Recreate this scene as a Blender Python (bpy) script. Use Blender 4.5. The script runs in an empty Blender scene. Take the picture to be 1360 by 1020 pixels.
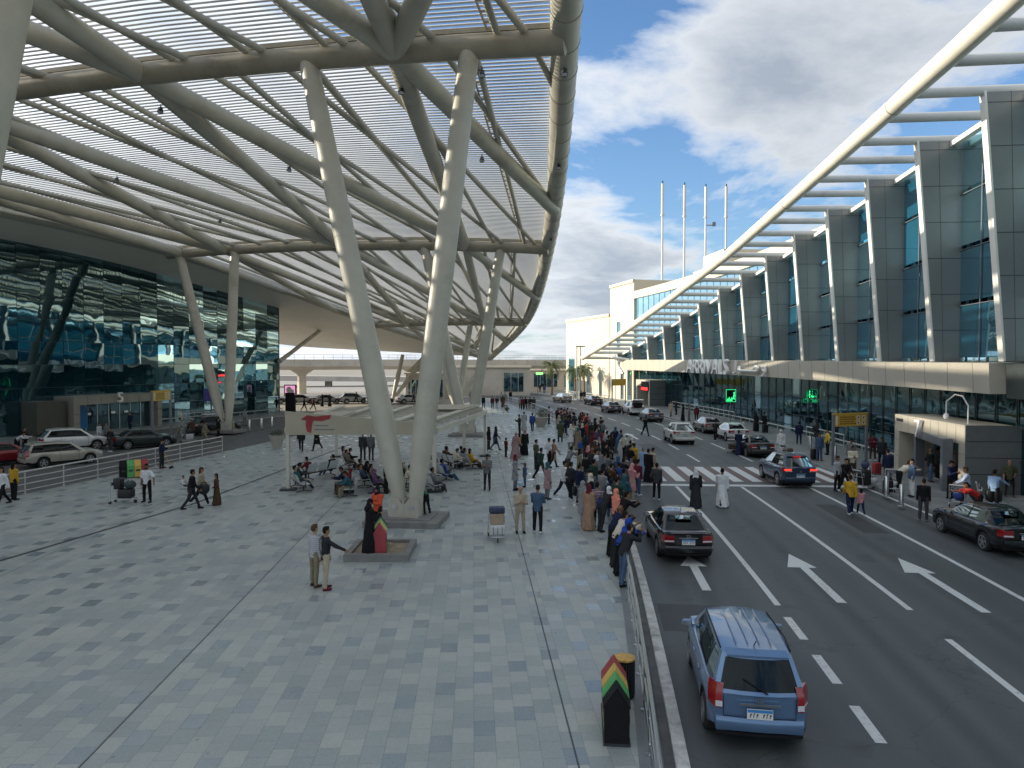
import bpy, bmesh, math, random
import numpy as np
from mathutils import Vector, Matrix, noise as mnoise
R = math.radians
rng = random.Random(11)
scene = bpy.context.scene
COL = scene.collection

# ------------------------------------------------------------------ camera
F = 950.0
CAMZ = 6.6
PITCH = math.atan(30 / F)
cam_d = bpy.data.cameras.new('camera')
cam = bpy.data.objects.new('camera', cam_d)
COL.objects.link(cam)
cam_d.sensor_width = 36
cam_d.lens = 36 * F / 1360
cam_d.clip_end = 6000
cam_d.clip_start = 0.1
cam.location = (0, 0, CAMZ)
cam.rotation_euler = (R(90) - PITCH, 0, 0)
scene.camera = cam
cp, sp = math.cos(PITCH), math.sin(PITCH)


def frange(a, b, n):
    return [a + (b - a) * i / (n - 1) for i in range(n)]


def ray(px, py):
    x = (px - 680) / F
    y = -(py - 510) / F
    return Vector((x, cp + y * sp, -sp + y * cp))


def P(px, py, z=0.0):
    """the point at height z that the photograph shows at a pixel (used once, to measure the place)"""
    d = ray(px, py)
    t = (z - CAMZ) / d.z
    return Vector((d.x * t, d.y * t, z))


def proj(p):
    x, y, z = p[0], p[1], p[2] - CAMZ
    f = y * cp - z * sp
    u = y * sp + z * cp
    return 680 + F * x / f, 510 - F * u / f


# ------------------------------------------------------------------ materials
def newmat(name):
    m = bpy.data.materials.new(name)
    m.use_nodes = True
    nt = m.node_tree
    b = nt.nodes['Principled BSDF']
    return m, nt, b


def N(nt, typ, **kw):
    n = nt.nodes.new(typ)
    for k, v in kw.items():
        if k.startswith('i_'):
            key = k[2:]
            n.inputs[int(key) if key.isdigit() else key.replace('_', ' ')].default_value = v
        else:
            setattr(n, k, v)
    return n


def mathn(nt, op, a, b=None, c=None):
    n = nt.nodes.new('ShaderNodeMath')
    n.operation = op
    for i, v in enumerate((a, b, c)):
        if v is None:
            continue
        if isinstance(v, (int, float)):
            n.inputs[i].default_value = v
        else:
            nt.links.new(v, n.inputs[i])
    return n.outputs[0]


def mixc(nt, fac, a, b, blend='MIX'):
    n = nt.nodes.new('ShaderNodeMix')
    n.data_type = 'RGBA'
    n.blend_type = blend
    for s, v in ((0, fac), (6, a), (7, b)):
        if isinstance(v, (int, float)):
            n.inputs[s].default_value = v
        elif isinstance(v, tuple):
            n.inputs[s].default_value = (*v[:3], 1)
        else:
            nt.links.new(v, n.inputs[s])
    return n.outputs[2]


def M(name, col, rough=.5, metal=0, var=.12, scale=2., bump=0., bscale=25., spec=.5, coat=0, emit=0, dirt=None, world=False, rvar=.0):
    m, nt, b = newmat(name)
    if world:
        co = N(nt, 'ShaderNodeNewGeometry').outputs['Position']
    else:
        co = N(nt, 'ShaderNodeTexCoord').outputs['Object']
    n1 = N(nt, 'ShaderNodeTexNoise', i_Scale=scale, i_Detail=6., i_Roughness=.6)
    nt.links.new(co, n1.inputs['Vector'])
    lo = tuple(c * (1 - var) for c in col)
    hi = tuple(min(1, c * (1 + var)) for c in col)
    fac = mathn(nt, 'MULTIPLY_ADD', n1.outputs[0], 2.4, -.7)
    fac.node.use_clamp = True
    c = mixc(nt, fac, lo, hi)
    if dirt:
        n2 = N(nt, 'ShaderNodeTexNoise', i_Scale=scale * .35, i_Detail=8., i_Roughness=.7)
        nt.links.new(co, n2.inputs['Vector'])
        f2 = mathn(nt, 'MULTIPLY_ADD', n2.outputs[0], 5., -2.75)
        f2.node.use_clamp = True
        f2 = mathn(nt, 'MULTIPLY', f2, dirt[1])
        c = mixc(nt, f2, c, dirt[0])
    nt.links.new(c, b.inputs['Base Color'])
    b.inputs['Roughness'].default_value = rough
    if rvar:
        rr = mathn(nt, 'MULTIPLY_ADD', n1.outputs[0], rvar * 2, rough - rvar)
        nt.links.new(rr, b.inputs['Roughness'])
    b.inputs['Metallic'].default_value = metal
    b.inputs['Specular IOR Level'].default_value = spec
    if coat:
        b.inputs['Coat Weight'].default_value = coat
        b.inputs['Coat Roughness'].default_value = .04
    if bump:
        n3 = N(nt, 'ShaderNodeTexNoise', i_Scale=bscale, i_Detail=5.)
        nt.links.new(co, n3.inputs['Vector'])
        bp = N(nt, 'ShaderNodeBump', i_Strength=bump, i_Distance=.02)
        nt.links.new(n3.outputs[0], bp.inputs['Height'])
        nt.links.new(bp.outputs[0], b.inputs['Normal'])
    if emit:
        b.inputs['Emission Color'].default_value = (*col, 1)
        b.inputs['Emission Strength'].default_value = emit
    return m


def cloth_mat(name, rough=.85, plaid=0):
    m, nt, b = newmat(name)
    oi = N(nt, 'ShaderNodeObjectInfo')
    co = N(nt, 'ShaderNodeTexCoord').outputs['Object']
    n1 = N(nt, 'ShaderNodeTexNoise', i_Scale=7., i_Detail=5.)
    nt.links.new(co, n1.inputs['Vector'])
    f = mathn(nt, 'MULTIPLY_ADD', n1.outputs[0], .7, .65)
    c = mixc(nt, 1., oi.outputs['Color'], f, 'MULTIPLY')
    if plaid:
        w = N(nt, 'ShaderNodeTexWave', i_Scale=5.5, bands_direction='Z')
        nt.links.new(co, w.inputs['Vector'])
        c = mixc(nt, mathn(nt, 'GREATER_THAN', w.outputs[1], .55), c, (.45, .45, .5))
    nt.links.new(c, b.inputs['Base Color'])
    b.inputs['Roughness'].default_value = rough
    b.inputs['Specular IOR Level'].default_value = .2
    bp = N(nt, 'ShaderNodeBump', i_Strength=.35, i_Distance=.02)
    n2 = N(nt, 'ShaderNodeTexNoise', i_Scale=14., i_Detail=3.)
    nt.links.new(co, n2.inputs['Vector'])
    nt.links.new(n2.outputs[0], bp.inputs['Height'])
    nt.links.new(bp.outputs[0], b.inputs['Normal'])
    return m


MT = {}
MT['cloth'] = cloth_mat('cloth')
MT['stripe'] = cloth_mat('striped_cloth', plaid=1)
MT['skin'] = cloth_mat('skin', .55)
MT['steel_paint'] = M('cream_painted_steel', (.47, .45, .37), .45, var=.10, scale=.9, dirt=((.20, .16, .11), .55), world=True)
MT['beam_paint'] = M('weathered_cream_steel', (.33, .30, .23), .5, var=.18, scale=.8, dirt=((.15, .115, .075), .75), world=True)
MT['louvre'] = M('aluminium_louvre', (.66, .66, .65), .5, metal=.1, var=.06, scale=.5, world=True)
MT['rail_paint'] = M('warm_white_steel', (.78, .74, .62), .42, var=.08, scale=.8, dirt=((.42, .37, .28), .35), world=True)
MT['tube_grey'] = M('grey_canopy_steel', (.58, .585, .56), .45, var=.08, scale=.8, dirt=((.3, .28, .24), .4), world=True)
MT['soffit'] = M('cream_soffit', (.80, .765, .68), .6, var=.05, scale=.15, dirt=((.38, .35, .29), .4), world=True)
MT['white_wall'] = M('pale_limestone', (.58, .52, .40), .7, var=.06, scale=.3, world=True, bump=.08, bscale=3)
MT['concrete'] = M('pale_concrete', (.50, .46, .40), .85, var=.12, scale=.4, world=True, dirt=((.30, .27, .22), .6), bump=.2)  # plain pale concrete of the viaduct, ramp and low halls
MT['dark_concrete'] = M('concrete_plinth', (.20, .20, .19), .8, var=.2, scale=3, bump=.4, bscale=30, dirt=((.08, .075, .07), .6))
MT['chrome'] = M('brushed_stainless', (.62, .63, .63), .25, metal=1, var=.05, scale=5)
MT['alu'] = M('dull_aluminium', (.52, .53, .54), .38, metal=.85, var=.06, scale=3)
MT['darkmetal'] = M('charcoal_metal', (.045, .05, .055), .45, metal=.3, var=.2, scale=6)
MT['greymetal'] = M('grey_frame_metal', (.17, .19, .21), .45, metal=.3, var=.1, scale=3)
MT['black'] = M('black_plastic', (.007, .007, .008), .6, spec=.25, var=.3, scale=8)
MT['tyre'] = M('tyre_rubber', (.018, .018, .018), .8, var=.3, scale=12, bump=.2)
MT['under'] = M('underbody', (.006, .006, .006), .9)
MT['rim'] = M('alloy_rim', (.5, .51, .52), .3, metal=.9, var=.1)
MT['redlens'] = M('red_lamp_lens', (.26, .008, .010), .12, var=.25, scale=9, coat=1)
MT['redglow'] = M('lit_brake_lamp', (1., .05, .03), .2, emit=.7)
MT['clearlens'] = M('clear_lamp_lens', (.62, .64, .66), .1, var=.1, scale=12, coat=1)
MT['plate'] = M('number_plate_white', (.72, .73, .70), .4, var=.03)
MT['plateblue'] = M('number_plate_blue', (.05, .25, .55), .4, var=.05)
MT['ink'] = M('black_lettering', (.01, .01, .012), .6)
MT['kerb'] = M('worn_painted_kerb', (.47, .47, .45), .8, var=.35, scale=4, dirt=((.06, .06, .058), 1.), world=True, bump=.4)
MT['kerbdark'] = M('dark_kerb_stone', (.085, .088, .088), .8, var=.35, scale=2.5, world=True, bump=.4)  # dark gutter stone beside the kerb, tone varied at random
MT['letters'] = M('silver_letters', (.84, .84, .82), .4, metal=0., var=.04)
MT['yellow_sign'] = M('ochre_sign_face', (.52, .33, .045), .5, var=.05)
MT['signdark'] = M('sign_lettering', (.09, .06, .02), .6)
MT['signwhite'] = M('sign_pictogram', (.70, .66, .55), .6)
MT['led_green'] = M('green_led', (.04, .85, .25), .4, emit=.75)
MT['led_red'] = M('red_led', (.9, .03, .03), .4, emit=.8)
MT['led_pink'] = M('pink_screen', (.9, .35, .62), .4, emit=.35)
MT['blueposter'] = M('blue_poster', (.015, .12, .30), .3, var=.2, scale=1.)
MT['bluesign'] = M('blue_sign', (.03, .05, .30), .4)
MT['redpaint'] = M('red_bin_panel', (.33, .045, .05), .5, var=.15, scale=4)
MT['yellowpaint'] = M('yellow_bin_panel', (.60, .40, .09), .5, var=.15, scale=4)
MT['greenpaint'] = M('green_bin_panel', (.09, .38, .11), .5, var=.15, scale=4)
MT['bintop'] = M('amber_bin_lid', (.55, .33, .08), .6, var=.35, scale=9)
MT['card'] = M('cardboard', (.33, .25, .17), .85, var=.12, scale=5)
MT['soil'] = M('dry_soil', (.30, .24, .17), .95, var=.35, scale=4, bump=.6)
MT['trunk'] = M('palm_trunk', (.16, .115, .07), .9, var=.3, scale=6, bump=.8, bscale=14)
MT['frond'] = M('palm_frond', (.085, .115, .03), .6, var=.35, scale=1.5)
MT['terracotta'] = M('stone_planter', (.42, .39, .34), .8, var=.12, scale=5, bump=.3)
MT['leaf'] = M('shrub_leaf', (.05, .085, .028), .6, var=.4, scale=5)
MT['panel_cream'] = M('cream_pavilion_panel', (.42, .385, .29), .55, var=.07, scale=1.2, dirt=((.33, .29, .21), .35))
MT['logo_red'] = M('red_logo', (.30, .03, .035), .55)


def glass_mat(name, tint, refl, bump, bscale, rough=.02, gc=(.58, .86, .95)):
    """coated architectural glass: dark tinted body under a strong mirror coat, slightly wavy"""
    m, nt, b = newmat(name)
    nt.nodes.remove(b)
    out = nt.nodes['Material Output']
    co = N(nt, 'ShaderNodeNewGeometry').outputs['Position']
    n1 = N(nt, 'ShaderNodeTexNoise', i_Scale=bscale, i_Detail=1.5)
    nt.links.new(co, n1.inputs['Vector'])
    bp = N(nt, 'ShaderNodeBump', i_Strength=1., i_Distance=bump)
    nt.links.new(n1.outputs[0], bp.inputs['Height'])
    d = N(nt, 'ShaderNodeBsdfDiffuse')
    n2 = N(nt, 'ShaderNodeTexNoise', i_Scale=.35, i_Detail=2.)
    nt.links.new(co, n2.inputs['Vector'])
    nt.links.new(mixc(nt, n2.outputs[0], tuple(c * .5 for c in tint), tuple(c * 1.5 for c in tint)), d.inputs['Color'])
    g = N(nt, 'ShaderNodeBsdfGlossy', i_Roughness=rough)
    g.inputs['Color'].default_value = (*gc, 1)
    nt.links.new(bp.outputs[0], g.inputs['Normal'])
    lw = N(nt, 'ShaderNodeFresnel', i_IOR=1.5)
    nt.links.new(bp.outputs[0], lw.inputs['Normal'])
    f = mathn(nt, 'MULTIPLY_ADD', lw.outputs[0], 1 - refl, refl)
    mx = N(nt, 'ShaderNodeMixShader')
    nt.links.new(f, mx.inputs[0])
    nt.links.new(d.outputs[0], mx.inputs[1])
    nt.links.new(g.outputs[0], mx.inputs[2])
    nt.links.new(mx.outputs[0], out.inputs['Surface'])
    return m


MT['glass_left'] = glass_mat('teal_curtain_glass', (.004, .022, .029), .15, .012, .45)
MT['glass_low'] = glass_mat('dark_teal_ground_floor_glass', (.004, .020, .027), .16, .012, .5)
MT['glass_up'] = glass_mat('blue_upper_glass', (.012, .10, .17), .42, .006, .5)
MT['glass_band'] = glass_mat('sky_blue_band_glass', (.02, .12, .17), .40, .004, .4)
MT['carglass'] = glass_mat('dark_car_glass', (.004, .006, .007), .015, .0002, 1., .02, (.42, .50, .53))


def paint(name, col, metal=.35, rough=.32):
    m, nt, b = newmat(name)
    co = N(nt, 'ShaderNodeTexCoord').outputs['Object']
    n = N(nt, 'ShaderNodeTexNoise', i_Scale=1.6, i_Detail=7., i_Roughness=.65)
    nt.links.new(co, n.inputs['Vector'])
    nt.links.new(mixc(nt, n.outputs[0], tuple(c * .88 for c in col), tuple(min(1, c * 1.1) for c in col)), b.inputs['Base Color'])
    nt.links.new(mathn(nt, 'MULTIPLY_ADD', n.outputs[0], .10, rough - .05), b.inputs['Roughness'])
    b.inputs['Metallic'].default_value = metal
    b.inputs['Coat Weight'].default_value = .8
    b.inputs['Coat Roughness'].default_value = .06
    return m


# ------------------------------------------------------------------ mesh builder
class MB:
    def __init__(s):
        s.v, s.f, s.m = [], [], []

    def add(s, vs, fs, mi=0):
        o = len(s.v)
        s.v += [tuple(v) for v in vs]
        for f in fs:
            s.f.append(tuple(i + o for i in f))
            s.m.append(mi)
        return o

    def box(s, c, size, rz=0, mi=0, top=(1, 1)):
        hx, hy, hz = size[0] / 2, size[1] / 2, size[2] / 2
        cr, sr = math.cos(rz), math.sin(rz)
        vs = []
        for dz, k in ((-hz, (1, 1)), (hz, top)):
            for dx, dy in ((-hx, -hy), (hx, -hy), (hx, hy), (-hx, hy)):
                dx *= k[0]; dy *= k[1]
                vs.append((c[0] + dx * cr - dy * sr, c[1] + dx * sr + dy * cr, c[2] + dz))
        s.add(vs, [(3, 2, 1, 0), (4, 5, 6, 7), (0, 1, 5, 4), (1, 2, 6, 5), (2, 3, 7, 6), (3, 0, 4, 7)], mi)
        return s

    def bar(s, a, b, w, h, mi=0, up=Vector((0, 0, 1))):
        a, b = Vector(a), Vector(b)
        d = (b - a).normalized()
        x = d.cross(up)
        if x.length < 1e-4:
            x = Vector((1, 0, 0))
        x.normalize()
        u = x.cross(d)
        vs = []
        for p in (a, b):
            for i, j in ((-1, -1), (1, -1), (1, 1), (-1, 1)):
                vs.append(p + x * (i * w / 2) + u * (j * h / 2))
        s.add(vs, [(0, 1, 2, 3), (7, 6, 5, 4), (0, 4, 5, 1), (1, 5, 6, 2), (2, 6, 7, 3), (3, 7, 4, 0)], mi)
        return s

    def tube(s, pts, r, seg=12, mi=0, caps=True, flat=1.):
        pts = [Vector(p) for p in pts]
        n = len(pts)
        rs = r if isinstance(r, (list, tuple)) else [r] * n
        up = None
        o = len(s.v)
        for i, p in enumerate(pts):
            d = pts[min(i + 1, n - 1)] - pts[max(i - 1, 0)]
            if d.length < 1e-9:
                d = Vector((0, 0, 1))
            d.normalize()
            if up is None:
                up = Vector((0, 0, 1)) if abs(d.z) < .9 else Vector((0, 1, 0))
            x = d.cross(up)
            x.normalize()
            u = x.cross(d)
            up = u
            for k in range(seg):
                a = 2 * math.pi * k / seg
                s.v.append(tuple(p + x * (math.cos(a) * rs[i]) + u * (math.sin(a) * rs[i] * flat)))
        for i in range(n - 1):
            for k in range(seg):
                a, b = o + i * seg + k, o + i * seg + (k + 1) % seg
                s.f.append((a, b, b + seg, a + seg)); s.m.append(mi)
        if caps:
            s.f.append(tuple(o + k for k in range(seg))[::-1]); s.m.append(mi)
            s.f.append(tuple(o + (n - 1) * seg + k for k in range(seg))); s.m.append(mi)
        return s

    def capsule(s, a, b, ra, rb, seg=12):
        a, b = Vector(a), Vector(b)
        d = (b - a)
        L = d.length
        d = d / L if L > 1e-6 else Vector((0, 0, 1))
        pts, rs = [], []
        for t in (-.98, -.7, -.35):
            pts.append(a + d * (t * ra)); rs.append(ra * math.sqrt(1 - t * t))
        pts.append(a); rs.append(ra)
        pts.append(b); rs.append(rb)
        for t in (.35, .7, .98):
            pts.append(b + d * (t * rb)); rs.append(rb * math.sqrt(1 - t * t))
        return s.tube(pts, rs, seg)

    def ell(s, c, r, seg=14, rings=9, rot=None, mi=0):
        c = Vector(c)
        o = len(s.v)
        for i in range(1, rings):
            th = math.pi * i / rings
            for k in range(seg):
                a = 2 * math.pi * k / seg
                v = Vector((math.sin(th) * math.cos(a) * r[0], math.sin(th) * math.sin(a) * r[1], math.cos(th) * r[2]))
                if rot:
                    v = rot @ v
                s.v.append(tuple(c + v))
        t = Vector((0, 0, r[2])); b = Vector((0, 0, -r[2]))
        if rot:
            t = rot @ t; b = rot @ b
        s.v.append(tuple(c + t)); s.v.append(tuple(c + b))
        ti, bi = len(s.v) - 2, len(s.v) - 1
        for i in range(rings - 2):
            for k in range(seg):
                p, q = o + i * seg + k, o + i * seg + (k + 1) % seg
                s.f.append((p, p + seg, q + seg, q)); s.m.append(mi)
        for k in range(seg):
            s.f.append((ti, o + k, o + (k + 1) % seg)); s.m.append(mi)
            s.f.append((bi, o + (rings - 2) * seg + (k + 1) % seg, o + (rings - 2) * seg + k)); s.m.append(mi)
        return s

    def loft(s, rings, caps=True, mi=0, closed=True):
        """rings: lists of points, same count"""
        o = len(s.v)
        n = len(rings[0])
        for r_ in rings:
            s.v += [tuple(p) for p in r_]
        for i in range(len(rings) - 1):
            for k in range(n if closed else n - 1):
                a, b = o + i * n + k, o + i * n + (k + 1) % n
                s.f.append((a, b, b + n, a + n)); s.m.append(mi)
        if caps:
            s.f.append(tuple(o + k for k in range(n))[::-1]); s.m.append(mi)
            s.f.append(tuple(o + (len(rings) - 1) * n + k for k in range(n))); s.m.append(mi)
        return s

    def prism(s, poly, fn, d, mi=0):
        """poly of 2-D points mapped by fn to 3-D, extruded by vector d"""
        a = [Vector(fn(*p)) for p in poly]
        n = len(a)
        b = [p + Vector(d) for p in a]
        fs = [tuple(range(n)), tuple(range(2 * n - 1, n - 1, -1))]
        fs += [(i, i + n, (i + 1) % n + n, (i + 1) % n) for i in range(n)]
        s.add(a + b, fs, mi)
        return s

    def sheet(s, rows, mi=0):
        o = len(s.v)
        n = len(rows[0])
        for r_ in rows:
            s.v += [tuple(p) for p in r_]
        for i in range(len(rows) - 1):
            for k in range(n - 1):
                a = o + i * n + k
                s.f.append((a, a + 1, a + n + 1, a + n)); s.m.append(mi)
        return s

    def mesh(s, name, mats, smooth=None):
        me = bpy.data.meshes.new(name)
        me.from_pydata(s.v, [], s.f)
        mats = mats if isinstance(mats, (list, tuple)) else [mats]
        for m in mats:
            me.materials.append(m)
        if len(mats) > 1:
            me.polygons.foreach_set('material_index', s.m)
        bm = bmesh.new()
        bm.from_mesh(me)
        bmesh.ops.recalc_face_normals(bm, faces=bm.faces)
        bm.to_mesh(me)
        bm.free()
        if smooth is not None:
            me.shade_smooth()
            me.set_sharp_from_angle(angle=R(smooth))
        me.update()
        return me

    def build(s, name, mats, parent=None, world=False, smooth=None, flipz=False):
        me = s.mesh(name, mats, smooth)
        if flipz:
            sheet_up(me)
        return link(name, me, parent, world)


def sheet_up(me):
    me.update()
    if len(me.polygons) and sum(p.normal.z * p.area for p in me.polygons) < 0:
        me.flip_normals()


def link(name, me, parent=None, world=False):
    o = bpy.data.objects.new(name, me)
    COL.objects.link(o)
    if parent is not None:
        o.parent = parent
        if world:
            o.matrix_parent_inverse = Matrix.LocRotScale(parent.location, parent.rotation_euler, parent.scale).inverted()
    return o


LABELS = {}


def tag(o, label, cat, group=None):
    o['label'] = label
    o['category'] = cat
    if group:
        o['group'] = group
    LABELS.setdefault(label, []).append(o.name)
    return o


def thing(name, label, cat, loc=(0, 0, 0), rz=0, group=None):
    o = bpy.data.objects.new(name, None)
    COL.objects.link(o)
    o.empty_display_size = .3
    o.location = loc
    o.rotation_euler = (0, 0, rz)
    return tag(o, label, cat, group)


def struct(o, kind='structure'):
    o['kind'] = kind
    return o


def dup(root, loc, rz, label, scale=None):
    r = root.copy(); COL.objects.link(r)
    r.location = loc; r.rotation_euler = (0, 0, rz)
    if scale:
        r.scale = (scale,) * 3
    r['label'] = label
    LABELS.setdefault(label, []).append(r.name)
    for ch in list(root.children):
        c = ch.copy(); COL.objects.link(c); c.parent = r
        for g in list(ch.children):
            d = g.copy(); COL.objects.link(d); d.parent = c
    return r


def rbox(size, bev, seg=2, c=(0, 0, 0)):
    bm = bmesh.new()
    bmesh.ops.create_cube(bm, size=1)
    for v in bm.verts:
        v.co = Vector((v.co.x * size[0], v.co.y * size[1], v.co.z * size[2]))
    bmesh.ops.bevel(bm, geom=bm.edges[:], offset=bev, segments=seg, affect='EDGES', profile=.5)
    vs = [v.co + Vector(c) for v in bm.verts]
    fs = [[v.index for v in f.verts] for f in bm.faces]
    bm.free()
    return vs, fs


def text_mesh(name, s, size, depth):
    cu = bpy.data.curves.new(name, 'FONT')
    cu.body = s
    cu.size = size
    cu.extrude = depth
    cu.resolution_u = 3
    o = bpy.data.objects.new(name, cu)
    COL.objects.link(o)
    dg = bpy.context.evaluated_depsgraph_get()
    me = bpy.data.meshes.new_from_object(o.evaluated_get(dg))
    bpy.data.objects.remove(o)
    return me


# ------------------------------------------------------------------ the road's curve
def roadx(y, off=0.):
    k = .00135 if y < 58 else .0021
    return 12.6 - k * (y - 58) ** 2 + off


def road(y, off, z=0.):
    """a point beside the centre lane line, off metres to its right"""
    k = .00135 if y < 58 else .0021
    t = Vector((-2 * k * (y - 58), 1, 0)).normalized()
    n = Vector((t.y, -t.x, 0))
    p = Vector((12.6 - k * (y - 58) ** 2, y, 0)) + n * off
    p.z = z
    return p


def roadang(y):
    """rotation about z of a car that drives along the road"""
    k = .00135 if y < 58 else .0021
    return math.atan2(2 * k * (y - 58), 1)


def fac(y, off, z=0.):
    """a point on the arrivals terminal's curved front line, off metres out towards the building"""
    k = .002
    t = Vector((-2 * k * (y - 60), 1, 0)).normalized()
    n = Vector((t.y, -t.x, 0))
    p = Vector((24 - k * (y - 60) ** 2, y, 0)) + n * off
    p.z = z
    return p


def facdir(y):
    t = Vector((-.004 * (y - 60), 1, 0)).normalized()
    return t, Vector((t.y, -t.x, 0))


# ------------------------------------------------------------------ sky and sun
SUN = Vector((-.93, .20, .262)).normalized()
sun_el = math.asin(SUN.z)
sun_az = math.atan2(SUN.x, SUN.y)
w = bpy.data.worlds.new('World')
scene.world = w
w.use_nodes = True
nt = w.node_tree
bg = nt.nodes['Background']
sky = N(nt, 'ShaderNodeTexSky', sky_type='NISHITA', sun_disc=False)
sky.sun_elevation = sun_el
sky.sun_rotation = sun_az
sky.air_density = 1.0
sky.dust_density = .25
sky.ozone_density = 2.5
tc = N(nt, 'ShaderNodeTexCoord').outputs['Generated']
sep = N(nt, 'ShaderNodeSeparateXYZ')
nt.links.new(tc, sep.inputs[0])
zz = mathn(nt, 'MAXIMUM', sep.outputs[2], 0.)
den = mathn(nt, 'ADD', zz, .16)
cx = mathn(nt, 'DIVIDE', sep.outputs[0], den)
cy = mathn(nt, 'DIVIDE', sep.outputs[1], den)
cmb = N(nt, 'ShaderNodeCombineXYZ')
nt.links.new(cx, cmb.inputs[0]); nt.links.new(cy, cmb.inputs[1])
off = N(nt, 'ShaderNodeVectorMath', operation='ADD')
nt.links.new(cmb.outputs[0], off.inputs[0])
off.inputs[1].default_value = (1.2, 8.8, 0)
n1 = N(nt, 'ShaderNodeTexNoise', i_Scale=1.35, i_Detail=12., i_Roughness=.60, i_Distortion=.3)
nt.links.new(off.outputs[0], n1.inputs['Vector'])
n2 = N(nt, 'ShaderNodeTexNoise', i_Scale=3.2, i_Detail=8., i_Roughness=.6)
nt.links.new(off.outputs[0], n2.inputs['Vector'])
dens = mathn(nt, 'ADD', mathn(nt, 'MULTIPLY', n1.outputs[0], .78), mathn(nt, 'MULTIPLY', n2.outputs[0], .22))
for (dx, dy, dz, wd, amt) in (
        # cloud banks and clear patches over the road and out of view, as directions: x, y, z, width, amount
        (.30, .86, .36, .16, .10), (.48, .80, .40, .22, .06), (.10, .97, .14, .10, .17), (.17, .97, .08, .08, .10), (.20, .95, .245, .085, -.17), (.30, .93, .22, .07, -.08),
        (.09, .88, .47, .10, -.16), (.22, .86, .46, .07, -.10), (.62, .70, .50, .16, -.08), (.42, .78, .50, .09, -.12), (-.42, .9, .03, .30, .22), (.5, -.6, .6, .8, .09), (.6, .1, .8, .5, .08)):  # last two are unseen clouds added behind and overhead to lift the ambient light
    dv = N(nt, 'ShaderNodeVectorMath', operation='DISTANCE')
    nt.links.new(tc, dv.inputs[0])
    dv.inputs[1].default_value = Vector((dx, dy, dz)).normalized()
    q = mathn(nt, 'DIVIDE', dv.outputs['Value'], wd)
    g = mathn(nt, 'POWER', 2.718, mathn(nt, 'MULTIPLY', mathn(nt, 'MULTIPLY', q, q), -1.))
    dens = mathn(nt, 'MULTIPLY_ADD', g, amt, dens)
cov = N(nt, 'ShaderNodeValToRGB')
cov.color_ramp.elements[0].position = .475
cov.color_ramp.elements[1].position = .585
core = N(nt, 'ShaderNodeValToRGB')
dens = mathn(nt, 'MULTIPLY_ADD', mathn(nt, 'MAXIMUM', mathn(nt, 'MULTIPLY', sep.outputs[0], -1.), 0.), .16, dens)
e = core.color_ramp.elements
e[0].position = .50; e[0].color = (1.12, 1.14, 1.15, 1)
e[1].position = .76; e[1].color = (.50, .565, .66, 1)
m_ = core.color_ramp.elements.new(.60); m_.color = (.84, .88, .93, 1)
nt.links.new(dens, core.inputs[0])
nt.links.new(dens, cov.inputs[0])
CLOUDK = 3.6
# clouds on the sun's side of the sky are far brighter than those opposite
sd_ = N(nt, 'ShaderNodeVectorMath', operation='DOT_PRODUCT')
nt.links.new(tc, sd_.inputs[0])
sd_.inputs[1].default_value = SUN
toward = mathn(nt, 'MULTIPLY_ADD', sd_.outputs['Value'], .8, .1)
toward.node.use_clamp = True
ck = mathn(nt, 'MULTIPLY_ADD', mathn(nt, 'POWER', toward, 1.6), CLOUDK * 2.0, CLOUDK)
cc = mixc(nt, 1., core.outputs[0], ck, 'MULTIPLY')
skyc = mixc(nt, 1., sky.outputs[0], (.66, .82, .97), 'MULTIPLY')
# pale haze low over the horizon
hz = mathn(nt, 'MULTIPLY', mathn(nt, 'POWER', 2.718, mathn(nt, 'MULTIPLY', zz, -8.5)), .86)
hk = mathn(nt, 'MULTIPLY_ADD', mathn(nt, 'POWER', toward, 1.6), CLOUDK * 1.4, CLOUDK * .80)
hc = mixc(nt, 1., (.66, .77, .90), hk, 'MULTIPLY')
skyc = mixc(nt, hz, skyc, hc)
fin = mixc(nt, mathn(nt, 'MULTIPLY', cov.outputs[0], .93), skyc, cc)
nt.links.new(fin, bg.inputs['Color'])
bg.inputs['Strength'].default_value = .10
sd = bpy.data.lights.new('sun', 'SUN')
sd.energy = 3.1
sd.angle = R(.5)
sd.color = (1., .90, .74)
so = bpy.data.objects.new('sun', sd)
COL.objects.link(so)
so.location = (-80, 20, 60)
so.rotation_euler = SUN.to_track_quat('Z', 'Y').to_euler()
scene.view_settings.view_transform = 'Standard'
scene.view_settings.look = 'None'
scene.view_settings.exposure = 1.2
scene.view_settings.gamma = 1
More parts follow.
